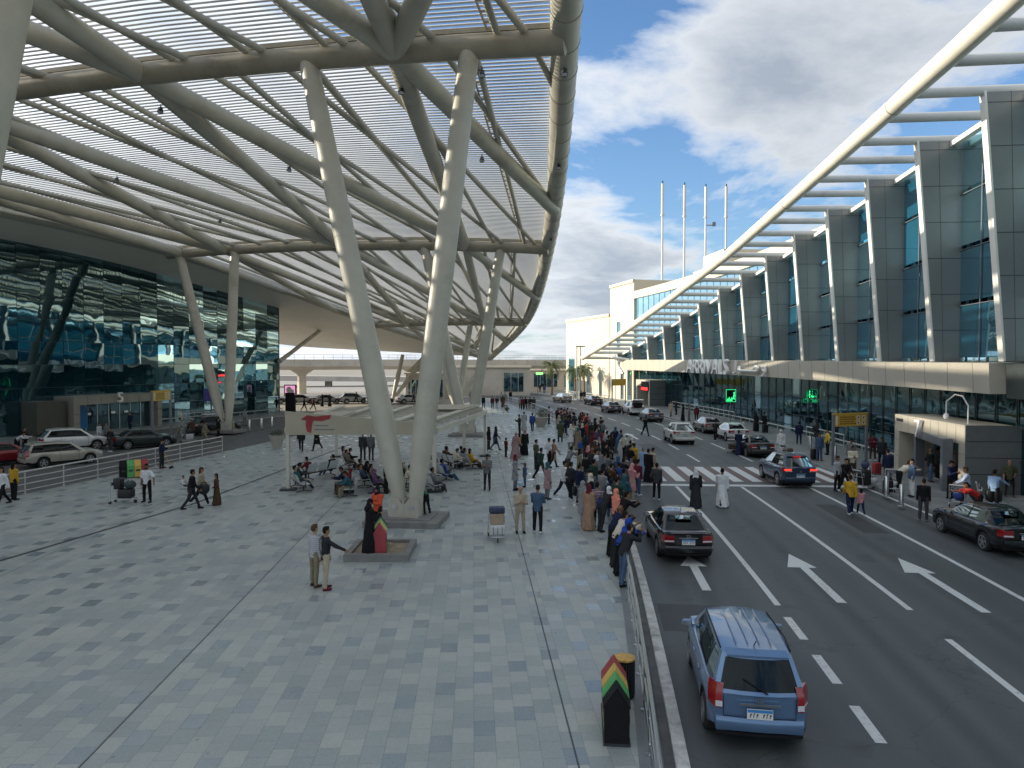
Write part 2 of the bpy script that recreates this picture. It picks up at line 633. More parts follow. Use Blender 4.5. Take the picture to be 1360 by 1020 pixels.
# ------------------------------------------------------------------ people
POSES = {
    # lean, head pitch, legs (pitch, knee, abduct) left/right, arms (pitch, abduct, elbow, inward) left/right
    'stand': dict(lean=.02, legs=((.03, .04, .05), (-.04, .03, .06)), arms=((.05, .12, .18, .0), (-.04, .13, .22, .0))),
    'stand2': dict(lean=.03, legs=((.12, .16, .08), (-.05, .02, .07)), arms=((-.25, .30, 1.35, .55), (.0, .12, .25, .0))),
    'phone': dict(lean=.04, head=-.35, legs=((.04, .04, .06), (-.04, .03, .06)), arms=((.35, .10, 1.55, .55), (.40, .10, 1.65, .55))),
    'arms': dict(lean=.03, head=-.05, legs=((.06, .1, .06), (-.05, .02, .07)), arms=((.30, .12, 1.45, 1.05), (.34, .12, 1.40, 1.05))),
    'walk': dict(lean=.07, legs=((.42, .12, .03), (-.34, .30, .03)), arms=((-.35, .10, .22, .0), (.35, .10, .40, .0))),
    'walk2': dict(lean=.06, legs=((-.36, .38, .03), (.40, .10, .03)), arms=((.25, .12, .55, .1), (-.28, .12, .25, .0))),
    'rail': dict(lean=.62, head=.35, legs=((-.10, .05, .07), (-.22, .05, .08)), arms=((1.05, .10, .75, .35), (1.0, .12, .85, .35))),
    'point': dict(lean=.03, legs=((.05, .04, .07), (-.05, .04, .07)), arms=((.1, .12, .3, .0), (.95, .35, .15, .0))),
    'push': dict(lean=.14, legs=((.35, .12, .03), (-.30, .28, .03)), arms=((.55, .08, .55, .1), (.55, .08, .55, .1))),
    'reach': dict(lean=.04, legs=((.06, .04, .14), (-.05, .03, .14)), arms=((.15, .60, .10, .0), (.0, .14, .2, .0))),
    'stoop': dict(lean=1.05, head=.25, legs=((.05, .12, .08), (-.12, .10, .08)), arms=((1.35, .10, .35, .1), (1.2, .10, .4, .1))),
    'photo': dict(lean=.30, head=.1, legs=((.03, .06, .08), (-.20, .05, .08)), arms=((1.35, .10, 1.55, .35), (1.25, .10, 1.70, .35))),
    'sit': dict(lean=-.16, head=.1, legs=((1.50, 1.30, .10), (1.48, 1.25, .12)), arms=((.45, .12, .85, .35), (.40, .14, .95, .40)), seat=.50),
    'sit2': dict(lean=-.30, head=.1, legs=((1.38, .75, .08), (1.42, .85, .10)), arms=((.35, .12, 1.0, .7), (.35, .14, 1.0, .7)), seat=.50),
    'sit3': dict(lean=.30, head=-.3, legs=((1.48, 1.45, .14), (1.46, 1.40, .14)), arms=((.75, .10, .9, .35), (.75, .10, .95, .35)), seat=.50),
}


def rx(v, a):
    """tilt forward (towards +y) by a"""
    c, s = math.cos(a), math.sin(a)
    return Vector((v.x, v.y * c + v.z * s, -v.y * s + v.z * c))


def skeleton(name):
    p = POSES[name]
    K = {}
    ld = []
    for sg, (pit, kn, ab) in zip((-1, 1), p['legs']):
        hip = Vector((sg * .095, 0, -.02))
        knee = hip + Vector((sg * math.sin(ab) * .44, math.sin(pit) * .44, -math.cos(pit) * .44))
        a2 = pit - kn
        ank = knee + Vector((sg * math.sin(ab) * .3 * .43, math.sin(a2) * .43, -math.cos(a2) * .43))
        fd = Vector((sg * .12, 1, 0)).normalized()
        ld.append((hip, knee, ank, fd, a2))
    low = min(l[2].z for l in ld)
    zp = p['seat'] if 'seat' in p else .085 - low
    base = Vector((0, 0, zp))
    K['pel'] = base
    K['legs'] = [(h + base, k + base, a + base, f, a2) for h, k, a, f, a2 in ld]
    L = p['lean']
    if 'seat' in p:
        # sitting: the hips lie on the seat, feet reach the floor
        K['legs'] = []
        for h, k, a, f, a2 in ld:
            a_ = a + base
            a_.z = max(a_.z, .085)
            K['legs'].append((h + base, k + base, a_, f, 0))
    K['chest'] = base + rx(Vector((0, 0, .30)), L)
    K['neck'] = base + rx(Vector((0, -.01, .515)), L)
    hp = L * .45 - p.get('head', 0)
    K['hp'] = hp
    K['head'] = K['neck'] + rx(Vector((0, .015, .175)), hp * .8 if L > .5 else L)
    arms = []
    for sg, (pit, ab, el, inn) in zip((-1, 1), p['arms']):
        sh = K['neck'] + rx(Vector((sg * .185, 0, -.075)), L)
        up = Vector((sg * math.sin(ab), math.sin(pit) * math.cos(ab), -math.cos(pit) * math.cos(ab)))
        elb = sh + up * .285
        a2 = pit + el
        fd = Vector((-sg * math.sin(inn) + sg * math.sin(ab) * .4, math.sin(a2), -math.cos(a2)))
        fd.x *= 1
        fd.normalize()
        wr_ = elb + fd * .25
        arms.append((sh, elb, wr_, fd))
    K['arms'] = arms
    K['L'] = L
    K['seat'] = 'seat' in p
    return K


def vox(mb, size, name, smooth_it=3, fold=0., seed=0):
    me = mb.mesh('tmp', MT['cloth'])
    o = bpy.data.objects.new('tmp', me)
    COL.objects.link(o)
    m = o.modifiers.new('r', 'REMESH'); m.mode = 'VOXEL'; m.voxel_size = size; m.use_smooth_shade = True
    s = o.modifiers.new('s', 'SMOOTH'); s.factor = .5; s.iterations = smooth_it
    dg = bpy.context.evaluated_depsgraph_get()
    r = bpy.data.meshes.new_from_object(o.evaluated_get(dg))
    bpy.data.objects.remove(o)
    bpy.data.meshes.remove(me)
    r.name = name
    if fold:
        nv = len(r.vertices)
        co = np.zeros(nv * 3); no = np.zeros(nv * 3)
        r.vertices.foreach_get('co', co); r.vertices.foreach_get('normal', no)
        co = co.reshape(-1, 3); no = no.reshape(-1, 3)
        k = np.array([mnoise.noise(Vector((c[0] * 9 + seed, c[1] * 9, c[2] * 5))) + .5 * mnoise.noise(Vector((c[0] * 21 + seed, c[1] * 21, c[2] * 11))) for c in co])
        r.vertices.foreach_set('co', (co + no * (fold * k)[:, None]).ravel())
        r.update()
    r.shade_smooth()
    return r


def ringE(c, rx_, ry_, L, n=18):
    return [c + rx(Vector((math.cos(2 * math.pi * k / n) * rx_, math.sin(2 * math.pi * k / n) * ry_, 0)), L) for k in range(n)]


HEADROT = lambda K: Matrix.Rotation(-K['hp'], 3, 'X')


def torso(mb, K, g=0., hem=0.):
    L = K['L']
    b = K['pel']
    prof = [(-.10 - hem, .155, .105), (-.02, .165, .115), (.10, .150, .105), (.22, .160, .112), (.34, .180, .118), (.44, .170, .100), (.50, .10, .075), (.53, .06, .06)]
    rings = []
    for z, a, d in prof:
        rings.append(ringE(b + rx(Vector((0, 0, z)), L if z > 0 else L * .3), a + g, d + g, L))
    mb.loft(rings)
    for sh, _, _, _ in K['arms']:
        mb.capsule(K['chest'] + rx(Vector((0, 0, .14)), L), sh, .075 + g, .068 + g)


def arms(mb, K, g=0., upto='wrist'):
    for sh, el, wr_, fd in K['arms']:
        if upto == 'elbow':
            mb.capsule(sh, sh.lerp(el, .85), .058 + g, .056 + g * 1.6)
            continue
        mb.capsule(sh, el, .054 + g, .042 + g)
        mb.capsule(el, wr_ if upto == 'wrist' else wr_, .042 + g, .030 + g)


def legs(mb, K, g=0.):
    for h, k, a, f, a2 in K['legs']:
        mb.capsule(h + Vector((0, 0, .03)), k, .088 + g, .058 + g)
        mb.capsule(k, a + Vector((0, 0, .02)), .057 + g, .038 + g * 1.4)


def make_body(K):
    mb = MB()
    torso(mb, K); arms(mb, K); legs(mb, K)
    hr = HEADROT(K)
    H = K['head']
    mb.capsule(K['neck'] - rx(Vector((0, 0, .05)), K['L']), H + hr @ Vector((0, -.01, -.06)), .056, .052)
    mb.ell(H + hr @ Vector((0, -.012, .035)), (.076, .094, .092), rot=hr)
    mb.ell(H + hr @ Vector((0, .022, -.045)), (.058, .068, .075), rot=hr)
    mb.ell(H + hr @ Vector((0, .088, -.018)), (.014, .022, .026), rot=hr)
    mb.ell(H + hr @ Vector((0, .078, -.068)), (.026, .018, .012), rot=hr)
    for sg in (-1, 1):
        mb.ell(H + hr @ Vector((sg * .078, -.008, -.005)), (.012, .022, .034), rot=hr)
    for (sh, el, wr_, fd), sg in zip(K['arms'], (-1, 1)):
        side = fd.cross(Vector((sg, 0, 0)))
        if side.length < .1:
            side = Vector((0, 1, 0))
        side.normalize()               # across the palm, thumb side
        nrm = side.cross(fd).normalized()
        if nrm.x * sg > 0:
            nrm = -nrm                  # palm faces inward
        pr = Matrix((nrm, side, fd)).transposed()
        mb.ell(wr_ + fd * .05, (.019, .043, .055), rot=pr)
        mb.capsule(wr_ - fd * .02, wr_ + fd * .03, .028, .026)
        for q, (o, ln) in enumerate(((.034, .066), (.012, .076), (-.011, .070), (-.033, .054))):
            r0 = wr_ + fd * .085 + side * o
            r1 = r0 + (fd * .9 + nrm * (.25 + .06 * q)).normalized() * ln * .55
            r2 = r1 + (fd * .6 + nrm * .8).normalized() * ln * .5
            mb.capsule(r0, r1, .0105, .0098, 8); mb.capsule(r1, r2, .0098, .0085, 8)
        t0 = wr_ + fd * .03 + side * .035
        t1 = t0 + (fd * .6 + side * .6 + nrm * .3).normalized() * .045
        t2 = t1 + (fd * .85 + nrm * .4).normalized() * .032
        mb.capsule(t0, t1, .0125, .0115, 8); mb.capsule(t1, t2, .0115, .009, 8)
    for h, k, a, f, a2 in K['legs']:
        mb.capsule(Vector((a.x, a.y, a.z)) - f * .03 + Vector((0, 0, -.04)), a + f * .14 + Vector((0, 0, -.052)), .036, .028)
        mb.capsule(a + Vector((0, 0, .02)), a - Vector((0, 0, .035)), .038, .034)
    return vox(mb, .0095, 'person_body', 2)


def make_top(K, kind):
    mb = MB()
    if kind == 'jacket':
        torso(mb, K, .026, .04); arms(mb, K, .022)
    elif kind == 'tee':
        torso(mb, K, .016, .02); arms(mb, K, .018, 'elbow')
    elif kind == 'hood':
        torso(mb, K, .026, .03); arms(mb, K, .022)
        hr = HEADROT(K)
        mb.ell(K['head'] + hr @ Vector((0, -.028, .02)), (.105, .112, .125), rot=hr)
        mb.capsule(K['neck'] - rx(Vector((0, .02, .04)), K['L']), K['head'] + hr @ Vector((0, -.04, -.04)), .10, .095)
    else:
        torso(mb, K, .015, .03); arms(mb, K, .014)
    if kind == 'coat':
        b = K['pel']
        mb.loft([ringE(b + Vector((0, 0, z)), a, d, 0) for z, a, d in ((.05, .185, .135), (-.12, .195, .15), (-.36, .22, .18), (-.46, .225, .185))])
    # open collar so the neck shows
    me = vox(mb, .0145, 'top', 3, .010 if kind != 'tee' else .008, 3)
    return me


def make_bottom(K):
    mb = MB()
    b = K['pel']
    legs(mb, K, .014)
    mb.ell(b + Vector((0, -.01, -.02)), (.165, .122, .13))
    if not K['seat']:
        mb.loft([ringE(b + rx(Vector((0, 0, z)), K['L'] * .4), a, d, 0) for z, a, d in ((-.08, .165, .115), (.02, .168, .118), (.08, .158, .112))])
    return vox(mb, .0135, 'trousers', 3, .010, 9)


def make_shoes(K):
    mb = MB()
    for h, k, a, f, a2 in K['legs']:
        a = Vector((a.x, a.y, a.z))
        mb.capsule(a - f * .035 + Vector((0, 0, -.042)), a + f * .155 + Vector((0, 0, -.050)), .044, .036)
        mb.capsule(a + Vector((0, 0, -.0)), a + f * .06 + Vector((0, 0, -.045)), .046, .042)
    me = vox(mb, .012, 'shoes', 1)
    for v in me.vertices:
        pass
    return me


def make_robe(K, hemz=.04, sleeves=True):
    mb = MB()
    torso(mb, K, .026)
    if sleeves:
        for sh, el, wr_, fd in K['arms']:
            mb.capsule(sh, el, .075, .068); mb.capsule(el, wr_, .066, .062)
    b = K['pel']
    if K['seat']:
        for h, k, a, f, a2 in K['legs']:
            mb.capsule(h, k, .12, .10); mb.capsule(k, a + Vector((0, 0, .05)), .10, .115)
        mb.capsule(K['legs'][0][1], K['legs'][1][1], .09, .09)
    else:
        c0 = (K['legs'][0][2] + K['legs'][1][2]) / 2
        sp_ = abs(K['legs'][0][2].y - K['legs'][1][2].y) / 2
        rings = []
        for t in frange(0, 1, 9):
            c = Vector((0, c0.y * t, b.z + .05 - (b.z + .05 - hemz) * t))
            rings.append(ringE(c, .185 + .075 * t, .135 + .08 * t + sp_ * .75 * t, 0, 26))
        mb.loft(rings)
    me = vox(mb, .016, 'robe', 3, .014, 5)
    # long vertical folds
    co = np.zeros(len(me.vertices) * 3)
    me.vertices.foreach_get('co', co)
    co = co.reshape(-1, 3)
    a = np.arctan2(co[:, 1], co[:, 0])
    w_ = np.clip((b.z - co[:, 2]) / max(.3, b.z), 0, None)
    d = .022 * w_ * np.sin(a * 9 + co[:, 2] * 3) + .012 * w_ * np.sin(a * 17)
    co[:, 0] += np.cos(a) * d; co[:, 1] += np.sin(a) * d
    me.vertices.foreach_set('co', co.ravel())
    me.update()
    return me


def make_heads():
    out = {}
    mb = MB()       # short hair: a cap of the skull with a nape
    mb.ell((0, -.022, .048), (.083, .098, .094)); mb.ell((0, -.055, -.005), (.074, .058, .07)); mb.ell((0, .045, .105), (.055, .035, .03))
    me = vox(mb, .009, 'hair', 1, .006, 2)
    out['hair'] = me
    mb = MB()       # headscarf
    mb.ell((0, -.022, .035), (.092, .106, .105)); mb.ell((0, -.03, -.07), (.086, .088, .095)); mb.ell((0, -.01, -.155), (.125, .105, .075)); mb.ell((0, .055, -.17), (.09, .06, .09)); mb.ell((0, -.06, -.22), (.12, .07, .10))
    out['scarf'] = vox(mb, .010, 'headscarf', 2, .006, 4)
    mb = MB()       # long hair
    mb.ell((0, -.022, .048), (.085, .10, .096)); mb.ell((0, -.07, -.06), (.085, .055, .13)); mb.ell((0, -.075, -.15), (.075, .04, .10))
    out['long'] = vox(mb, .009, 'hair', 1, .008, 2)
    mb = MB()       # cap
    mb.ell((0, -.012, .062), (.085, .10, .075)); mb.loft([[Vector((x, y, .055 + dz)) for x, y in ((-.07, .04), (.07, .04), (.06, .13), (.03, .155), (-.03, .155), (-.06, .13))] for dz in (0, .014)])
    out['cap'] = vox(mb, .007, 'cap', 1)
    mb = MB()       # draped white cloth
    mb.ell((0, -.022, .045), (.09, .105, .10)); mb.ell((0, -.075, -.08), (.11, .06, .15)); mb.ell((0, -.09, -.26), (.15, .05, .14))
    for sg in (-1, 1):
        mb.ell((sg * .10, .03, -.22), (.04, .06, .17))
    out['shawl'] = vox(mb, .011, 'head_cloth', 2, .008, 4)
    mb = MB()
    for sg in (-1, 1):
        mb.ell((sg * .030, .076, .012), (.015, .010, .0075)); mb.ell((sg * .031, .080, .034), (.022, .007, .005))
    out['eyes'] = mb.mesh('eyes_and_brows', MT['ink'])
    out['eyes'].shade_smooth()
    mb = MB(); mb.ell((0, .035, -.078), (.056, .064, .05)); mb.ell((0, .083, -.045), (.03, .012, .008))
    out['beard'] = vox(mb, .007, 'beard', 1)
    return out


HEADS = make_heads()
PC = {}


def part(pose, kind):
    if (pose, kind) not in PC:
        K = PC.setdefault((pose, 'K'), skeleton(pose))
        f = {'body': lambda: make_body(K), 'bottom': lambda: make_bottom(K), 'shoes': lambda: make_shoes(K), 'robe': lambda: make_robe(K)}
        me = f[kind]() if kind in f else make_top(K, kind)
        me.materials.clear()
        me.materials.append(MT['skin'] if kind == 'body' else MT['cloth'])
        PC[(pose, kind)] = me
    return PC[(pose, kind)]


for h in HEADS.values():
    if h.name.startswith('eyes'):
        continue
    h.materials.clear(); h.materials.append(MT['cloth'])
PRE = {'walk': 'jacket bottom coat robe shirt tee', 'stand': 'shirt bottom jacket tee robe coat hood', 'phone': 'jacket bottom robe tee coat hood', 'reach': 'tee bottom shirt',
       'sit': 'shirt bottom jacket coat', 'walk2': 'jacket bottom shirt coat robe', 'stand2': 'robe tee bottom coat jacket shirt hood', 'point': 'shirt bottom',
       'arms': 'jacket bottom shirt coat tee hood', 'stoop': 'jacket bottom tee shirt', 'sit3': 'shirt bottom jacket', 'sit2': 'jacket bottom shirt', 'photo': 'jacket bottom',
       'rail': 'hood bottom jacket shirt tee', 'push': 'jacket bottom shirt robe'}
for _pose, _kinds in PRE.items():      # all garments once, while the scene is still empty
    for _kind in ('body shoes ' + _kinds).split():
        part(_pose, _kind)
# ------------------------------------------------------------------ paving material
PZ = .12      # plaza level


def paving(name):
    m, nt, b = newmat(name)
    pos = N(nt, 'ShaderNodeNewGeometry').outputs['Position']
    mp = N(nt, 'ShaderNodeMapping')
    mp.inputs['Rotation'].default_value = (0, 0, R(-3.1))
    nt.links.new(pos, mp.inputs[0])
    sp_ = N(nt, 'ShaderNodeSeparateXYZ')
    nt.links.new(mp.outputs[0], sp_.inputs[0])
    u = mathn(nt, 'DIVIDE', sp_.outputs[0], .372)
    col = mathn(nt, 'FLOOR', u)
    wn0 = N(nt, 'ShaderNodeTexWhiteNoise', noise_dimensions='1D')
    nt.links.new(col, wn0.inputs['W'])
    par = mathn(nt, 'MULTIPLY', mathn(nt, 'FLOORED_MODULO', col, 2.), .5)
    v = mathn(nt, 'ADD', mathn(nt, 'DIVIDE', sp_.outputs[1], .51), mathn(nt, 'ADD', par, mathn(nt, 'MULTIPLY', wn0.outputs[0], .12)))
    row = mathn(nt, 'FLOOR', v)
    cid = N(nt, 'ShaderNodeCombineXYZ')
    nt.links.new(col, cid.inputs[0]); nt.links.new(row, cid.inputs[1])
    wn = N(nt, 'ShaderNodeTexWhiteNoise', noise_dimensions='2D')
    nt.links.new(cid.outputs[0], wn.inputs['Vector'])
    # joints
    fu = mathn(nt, 'ABSOLUTE', mathn(nt, 'SUBTRACT', mathn(nt, 'FRACT', u), .5))
    fv = mathn(nt, 'ABSOLUTE', mathn(nt, 'SUBTRACT', mathn(nt, 'FRACT', v), .5))
    j = mathn(nt, 'MAXIMUM', mathn(nt, 'GREATER_THAN', fu, .487), mathn(nt, 'GREATER_THAN', fv, .4915))
    # every seventh stone or so is a polished dark one
    reg = mathn(nt, 'LESS_THAN', mathn(nt, 'FLOORED_MODULO', mathn(nt, 'ADD', mathn(nt, 'MULTIPLY', col, 3.), mathn(nt, 'MULTIPLY', row, 2.)), 8.), .5)
    pol = mathn(nt, 'MULTIPLY', reg, mathn(nt, 'GREATER_THAN', wn.outputs[0], .22))
    ramp = N(nt, 'ShaderNodeValToRGB')
    ramp.color_ramp.interpolation = 'LINEAR'
    e = ramp.color_ramp.elements
    e[0].position = 0; e[0].color = (.285, .322, .320, 1)
    e[1].position = 1; e[1].color = (.395, .418, .388, 1)
    q = e.new(.35); q.color = (.328, .362, .352, 1)
    q = e.new(.7); q.color = (.372, .40, .376, 1)
    nt.links.new(wn.outputs[0], ramp.inputs[0])
    c = mixc(nt, mathn(nt, 'MULTIPLY', pol, .6), ramp.outputs[0], (.19, .24, .275))
    gr = N(nt, 'ShaderNodeTexNoise', i_Scale=38., i_Detail=3.)
    nt.links.new(pos, gr.inputs['Vector'])
    st = N(nt, 'ShaderNodeTexNoise', i_Scale=.23, i_Detail=8., i_Roughness=.65)
    nt.links.new(pos, st.inputs['Vector'])
    k = mathn(nt, 'MULTIPLY', mathn(nt, 'MULTIPLY_ADD', gr.outputs[0], .5, .75), mathn(nt, 'MULTIPLY_ADD', st.outputs[0], .5, .75))
    c = mixc(nt, 1., c, k, 'MULTIPLY')
    # trodden-in spots and scuffs
    vo = N(nt, 'ShaderNodeTexVoronoi', i_Scale=1.7)
    nt.links.new(pos, vo.inputs['Vector'])
    gum = mathn(nt, 'MULTIPLY', mathn(nt, 'LESS_THAN', vo.outputs['Distance'], .055), .45)
    c = mixc(nt, gum, c, (.09, .09, .09))
    sm2 = N(nt, 'ShaderNodeTexNoise', i_Scale=.9, i_Detail=9., i_Roughness=.75, i_Distortion=.8)
    nt.links.new(pos, sm2.inputs['Vector'])
    dk_ = mathn(nt, 'MULTIPLY_ADD', sm2.outputs[0], 5., -2.95)
    dk_.node.use_clamp = True
    c = mixc(nt, mathn(nt, 'MULTIPLY', dk_, .28), c, (.12, .115, .105))
    # the wide expansion joints
    ex = mathn(nt, 'ABSOLUTE', mathn(nt, 'SUBTRACT', mathn(nt, 'FRACT', mathn(nt, 'DIVIDE', mathn(nt, 'ADD', sp_.outputs[0], -1.676), 7.97)), .5))
    ey = mathn(nt, 'ABSOLUTE', mathn(nt, 'SUBTRACT', mathn(nt, 'FRACT', mathn(nt, 'DIVIDE', mathn(nt, 'ADD', sp_.outputs[1], 4.), 13.6)), .5))
    exj = mathn(nt, 'MAXIMUM', mathn(nt, 'GREATER_THAN', ex, .4978), mathn(nt, 'MULTIPLY', mathn(nt, 'GREATER_THAN', ey, .4990), .6))
    c = mixc(nt, mathn(nt, 'MAXIMUM', mathn(nt, 'MULTIPLY', j, .42), mathn(nt, 'MULTIPLY', exj, .95)), c, (.045, .047, .047))
    nt.links.new(c, b.inputs['Base Color'])
    w2 = N(nt, 'ShaderNodeTexWhiteNoise', noise_dimensions='2D')
    ad = N(nt, 'ShaderNodeVectorMath', operation='ADD')
    nt.links.new(cid.outputs[0], ad.inputs[0]); ad.inputs[1].default_value = (31, 17, 0)
    nt.links.new(ad.outputs[0], w2.inputs['Vector'])
    ro = mathn(nt, 'MULTIPLY_ADD', w2.outputs[0], .20, .30)
    ro = mathn(nt, 'MULTIPLY_ADD', pol, -.28, ro)
    ro = mathn(nt, 'MULTIPLY_ADD', st.outputs[0], .12, ro)
    nt.links.new(ro, b.inputs['Roughness'])
    bp = N(nt, 'ShaderNodeBump', i_Strength=.25, i_Distance=.01)
    nt.links.new(mathn(nt, 'MULTIPLY_ADD', j, -1., mathn(nt, 'MULTIPLY', gr.outputs[0], .25)), bp.inputs['Height'])
    nt.links.new(bp.outputs[0], b.inputs['Normal'])
    return m


def asphalt(name, base, lanes=False):
    m, nt, b = newmat(name)
    pos = N(nt, 'ShaderNodeNewGeometry').outputs['Position']
    g1 = N(nt, 'ShaderNodeTexNoise', i_Scale=45., i_Detail=4.)
    g2 = N(nt, 'ShaderNodeTexNoise', i_Scale=.16, i_Detail=9., i_Roughness=.62)
    mp = N(nt, 'ShaderNodeMapping')
    mp.inputs['Scale'].default_value = (1.2, .06, 1)
    mp.inputs['Rotation'].default_value = (0, 0, R(4))
    nt.links.new(pos, mp.inputs[0])
    g3 = N(nt, 'ShaderNodeTexNoise', i_Scale=1., i_Detail=5.)
    nt.links.new(mp.outputs[0], g3.inputs['Vector'])
    for g in (g1, g2):
        nt.links.new(pos, g.inputs['Vector'])
    k = mathn(nt, 'MULTIPLY', mathn(nt, 'MULTIPLY_ADD', g1.outputs[0], .7, .65), mathn(nt, 'MULTIPLY_ADD', g2.outputs[0], .8, .6))
    k = mathn(nt, 'MULTIPLY', k, mathn(nt, 'MULTIPLY_ADD', g3.outputs[0], .5, .75))
    sp2 = N(nt, 'ShaderNodeTexNoise', i_Scale=.7, i_Detail=3.)
    nt.links.new(pos, sp2.inputs['Vector'])
    if lanes:       # polished wheel tracks, and drips down the middle of each lane
        at_ = N(nt, 'ShaderNodeAttribute', attribute_name='lane').outputs['Fac']
        tr = mathn(nt, 'COSINE', mathn(nt, 'MULTIPLY', mathn(nt, 'ADD', at_, .8), 2 * math.pi / 1.7))
        tr = mathn(nt, 'MULTIPLY', mathn(nt, 'MAXIMUM', tr, 0.), mathn(nt, 'MULTIPLY_ADD', g3.outputs[0], 1.2, -.15))
        k = mathn(nt, 'MULTIPLY', k, mathn(nt, 'MULTIPLY_ADD', tr, -.30, 1.04))
        dr = mathn(nt, 'POWER', mathn(nt, 'MAXIMUM', mathn(nt, 'COSINE', mathn(nt, 'MULTIPLY', mathn(nt, 'ADD', at_, -1.75), 2 * math.pi / 3.4)), 0.), 9.)
        k = mathn(nt, 'MULTIPLY', k, mathn(nt, 'MULTIPLY_ADD', mathn(nt, 'MULTIPLY', dr, g2.outputs[0]), -.55, 1.))
        cr_ = N(nt, 'ShaderNodeTexVoronoi', feature='DISTANCE_TO_EDGE', i_Scale=.22)
        dq = N(nt, 'ShaderNodeVectorMath', operation='ADD')
        nt.links.new(pos, dq.inputs[0])
        wq = N(nt, 'ShaderNodeTexNoise', i_Scale=1.3, i_Detail=4.)
        nt.links.new(pos, wq.inputs['Vector']); nt.links.new(wq.outputs['Color'], dq.inputs[1])
        nt.links.new(dq.outputs[0], cr_.inputs['Vector'])
        k = mathn(nt, 'MULTIPLY', k, mathn(nt, 'MULTIPLY_ADD', mathn(nt, 'LESS_THAN', cr_.outputs['Distance'], .0022), -.28, 1.))
    oil = mathn(nt, 'MULTIPLY_ADD', sp2.outputs[0], -9., 3.35)
    oil.node.use_clamp = True
    c = mixc(nt, 1., base, k, 'MULTIPLY')
    c = mixc(nt, mathn(nt, 'MULTIPLY', oil, .45), c, (.02, .02, .02))
    nt.links.new(c, b.inputs['Base Color'])
    nt.links.new(mathn(nt, 'MULTIPLY_ADD', g2.outputs[0], .4, .42), b.inputs['Roughness'])
    bp = N(nt, 'ShaderNodeBump', i_Strength=.35, i_Distance=.008)
    nt.links.new(g1.outputs[0], bp.inputs['Height'])
    nt.links.new(bp.outputs[0], b.inputs['Normal'])
    return m


def roadpaint(name, colr, wear=.5):
    m, nt, b = newmat(name)
    pos = N(nt, 'ShaderNodeNewGeometry').outputs['Position']
    n1 = N(nt, 'ShaderNodeTexNoise', i_Scale=9., i_Detail=8., i_Roughness=.7)
    nt.links.new(pos, n1.inputs['Vector'])
    n2 = N(nt, 'ShaderNodeTexNoise', i_Scale=.8, i_Detail=3.)
    nt.links.new(pos, n2.inputs['Vector'])
    f = mathn(nt, 'MULTIPLY_ADD', n1.outputs[0], 4., -2.2)
    f = mathn(nt, 'ADD', f, mathn(nt, 'MULTIPLY_ADD', n2.outputs[0], 1.2, -.55))
    f.node.use_clamp = True
    nt.links.new(mixc(nt, mathn(nt, 'MULTIPLY', f, wear), colr, (.10, .10, .10)), b.inputs['Base Color'])
    b.inputs['Roughness'].default_value = .6
    return m


MT['paving'] = paving('granite_paving')
MT['asphalt'] = asphalt('asphalt', (.080, .089, .091), True)
MT['patch'] = asphalt('asphalt_patch', (.040, .043, .045))
MT['asphalt2'] = asphalt('pale_asphalt', (.10, .10, .097))
MT['pavement'] = M('grey_pavement', (.20, .21, .205), .6, var=.2, scale=.8, world=True, bump=.2, bscale=30, dirt=((.08, .085, .09), .5))
MT['edge'] = M('smooth_grey_edge_stone', (.19, .205, .21), .5, var=.14, scale=1.5, world=True, dirt=((.28, .25, .17), .3))
MT['farground'] = M('dry_ground', (.30, .27, .22), .9, var=.2, scale=.08, world=True, bump=.1)
MT['white_line'] = roadpaint('white_road_paint', (.60, .61, .60), .88)
MT['red_line'] = roadpaint('red_brown_crossing', (.135, .085, .078), .6)
MT['channel'] = M('drain_channel', (.04, .042, .045), .6, metal=.4, var=.3, scale=4, world=True)


def plane_struct(name, rows, mat):
    mb = MB(); mb.sheet(rows)
    o = mb.build(name, mat, flipz=True)
    return struct(o)


plane_struct('ground', [[(-1500, -300, -.06), (1500, -300, -.06)], [(-1500, 2500, -.06), (1500, 2500, -.06)]], MT['farground'])
# the arrivals road, from behind the camera to the far bend
YS = frange(-30, 190, 90)
OS_ = frange(-6.72, 6.72, 9)
rd = plane_struct('road', [[road(y, o, 0) for o in OS_] for y in YS], MT['asphalt'])
la = rd.data.attributes.new('lane', 'FLOAT', 'POINT')
la.data.foreach_set('value', OS_ * len(YS))
for y0, y1, o0, o1 in ((16.6, 18.6, -6.6, -4.9), (27.5, 33.0, 2.2, 3.2), (50, 57, -2.6, -1.3), (9.0, 10.2, 1.2, 3.0)):
    plane_struct('asphalt_patch', [[road(y, o, .003) for o in (o0, o1)] for y in (y0, (y0 + y1) / 2, y1)], MT['patch'])


def leftrail(y):
    """x of the plaza's left edge, where the guard rail runs"""
    pts = [(-60, -42), (-8, -32), (34.8, -23.8), (51, -20.7), (75, -16.5), (100, -9.5), (118, -5.5), (130, -9)]
    for (y0, x0), (y1, x1) in zip(pts, pts[1:]):
        if y <= y1:
            return x0 + (x1 - x0) * (y - y0) / (y1 - y0)
    return pts[-1][1]


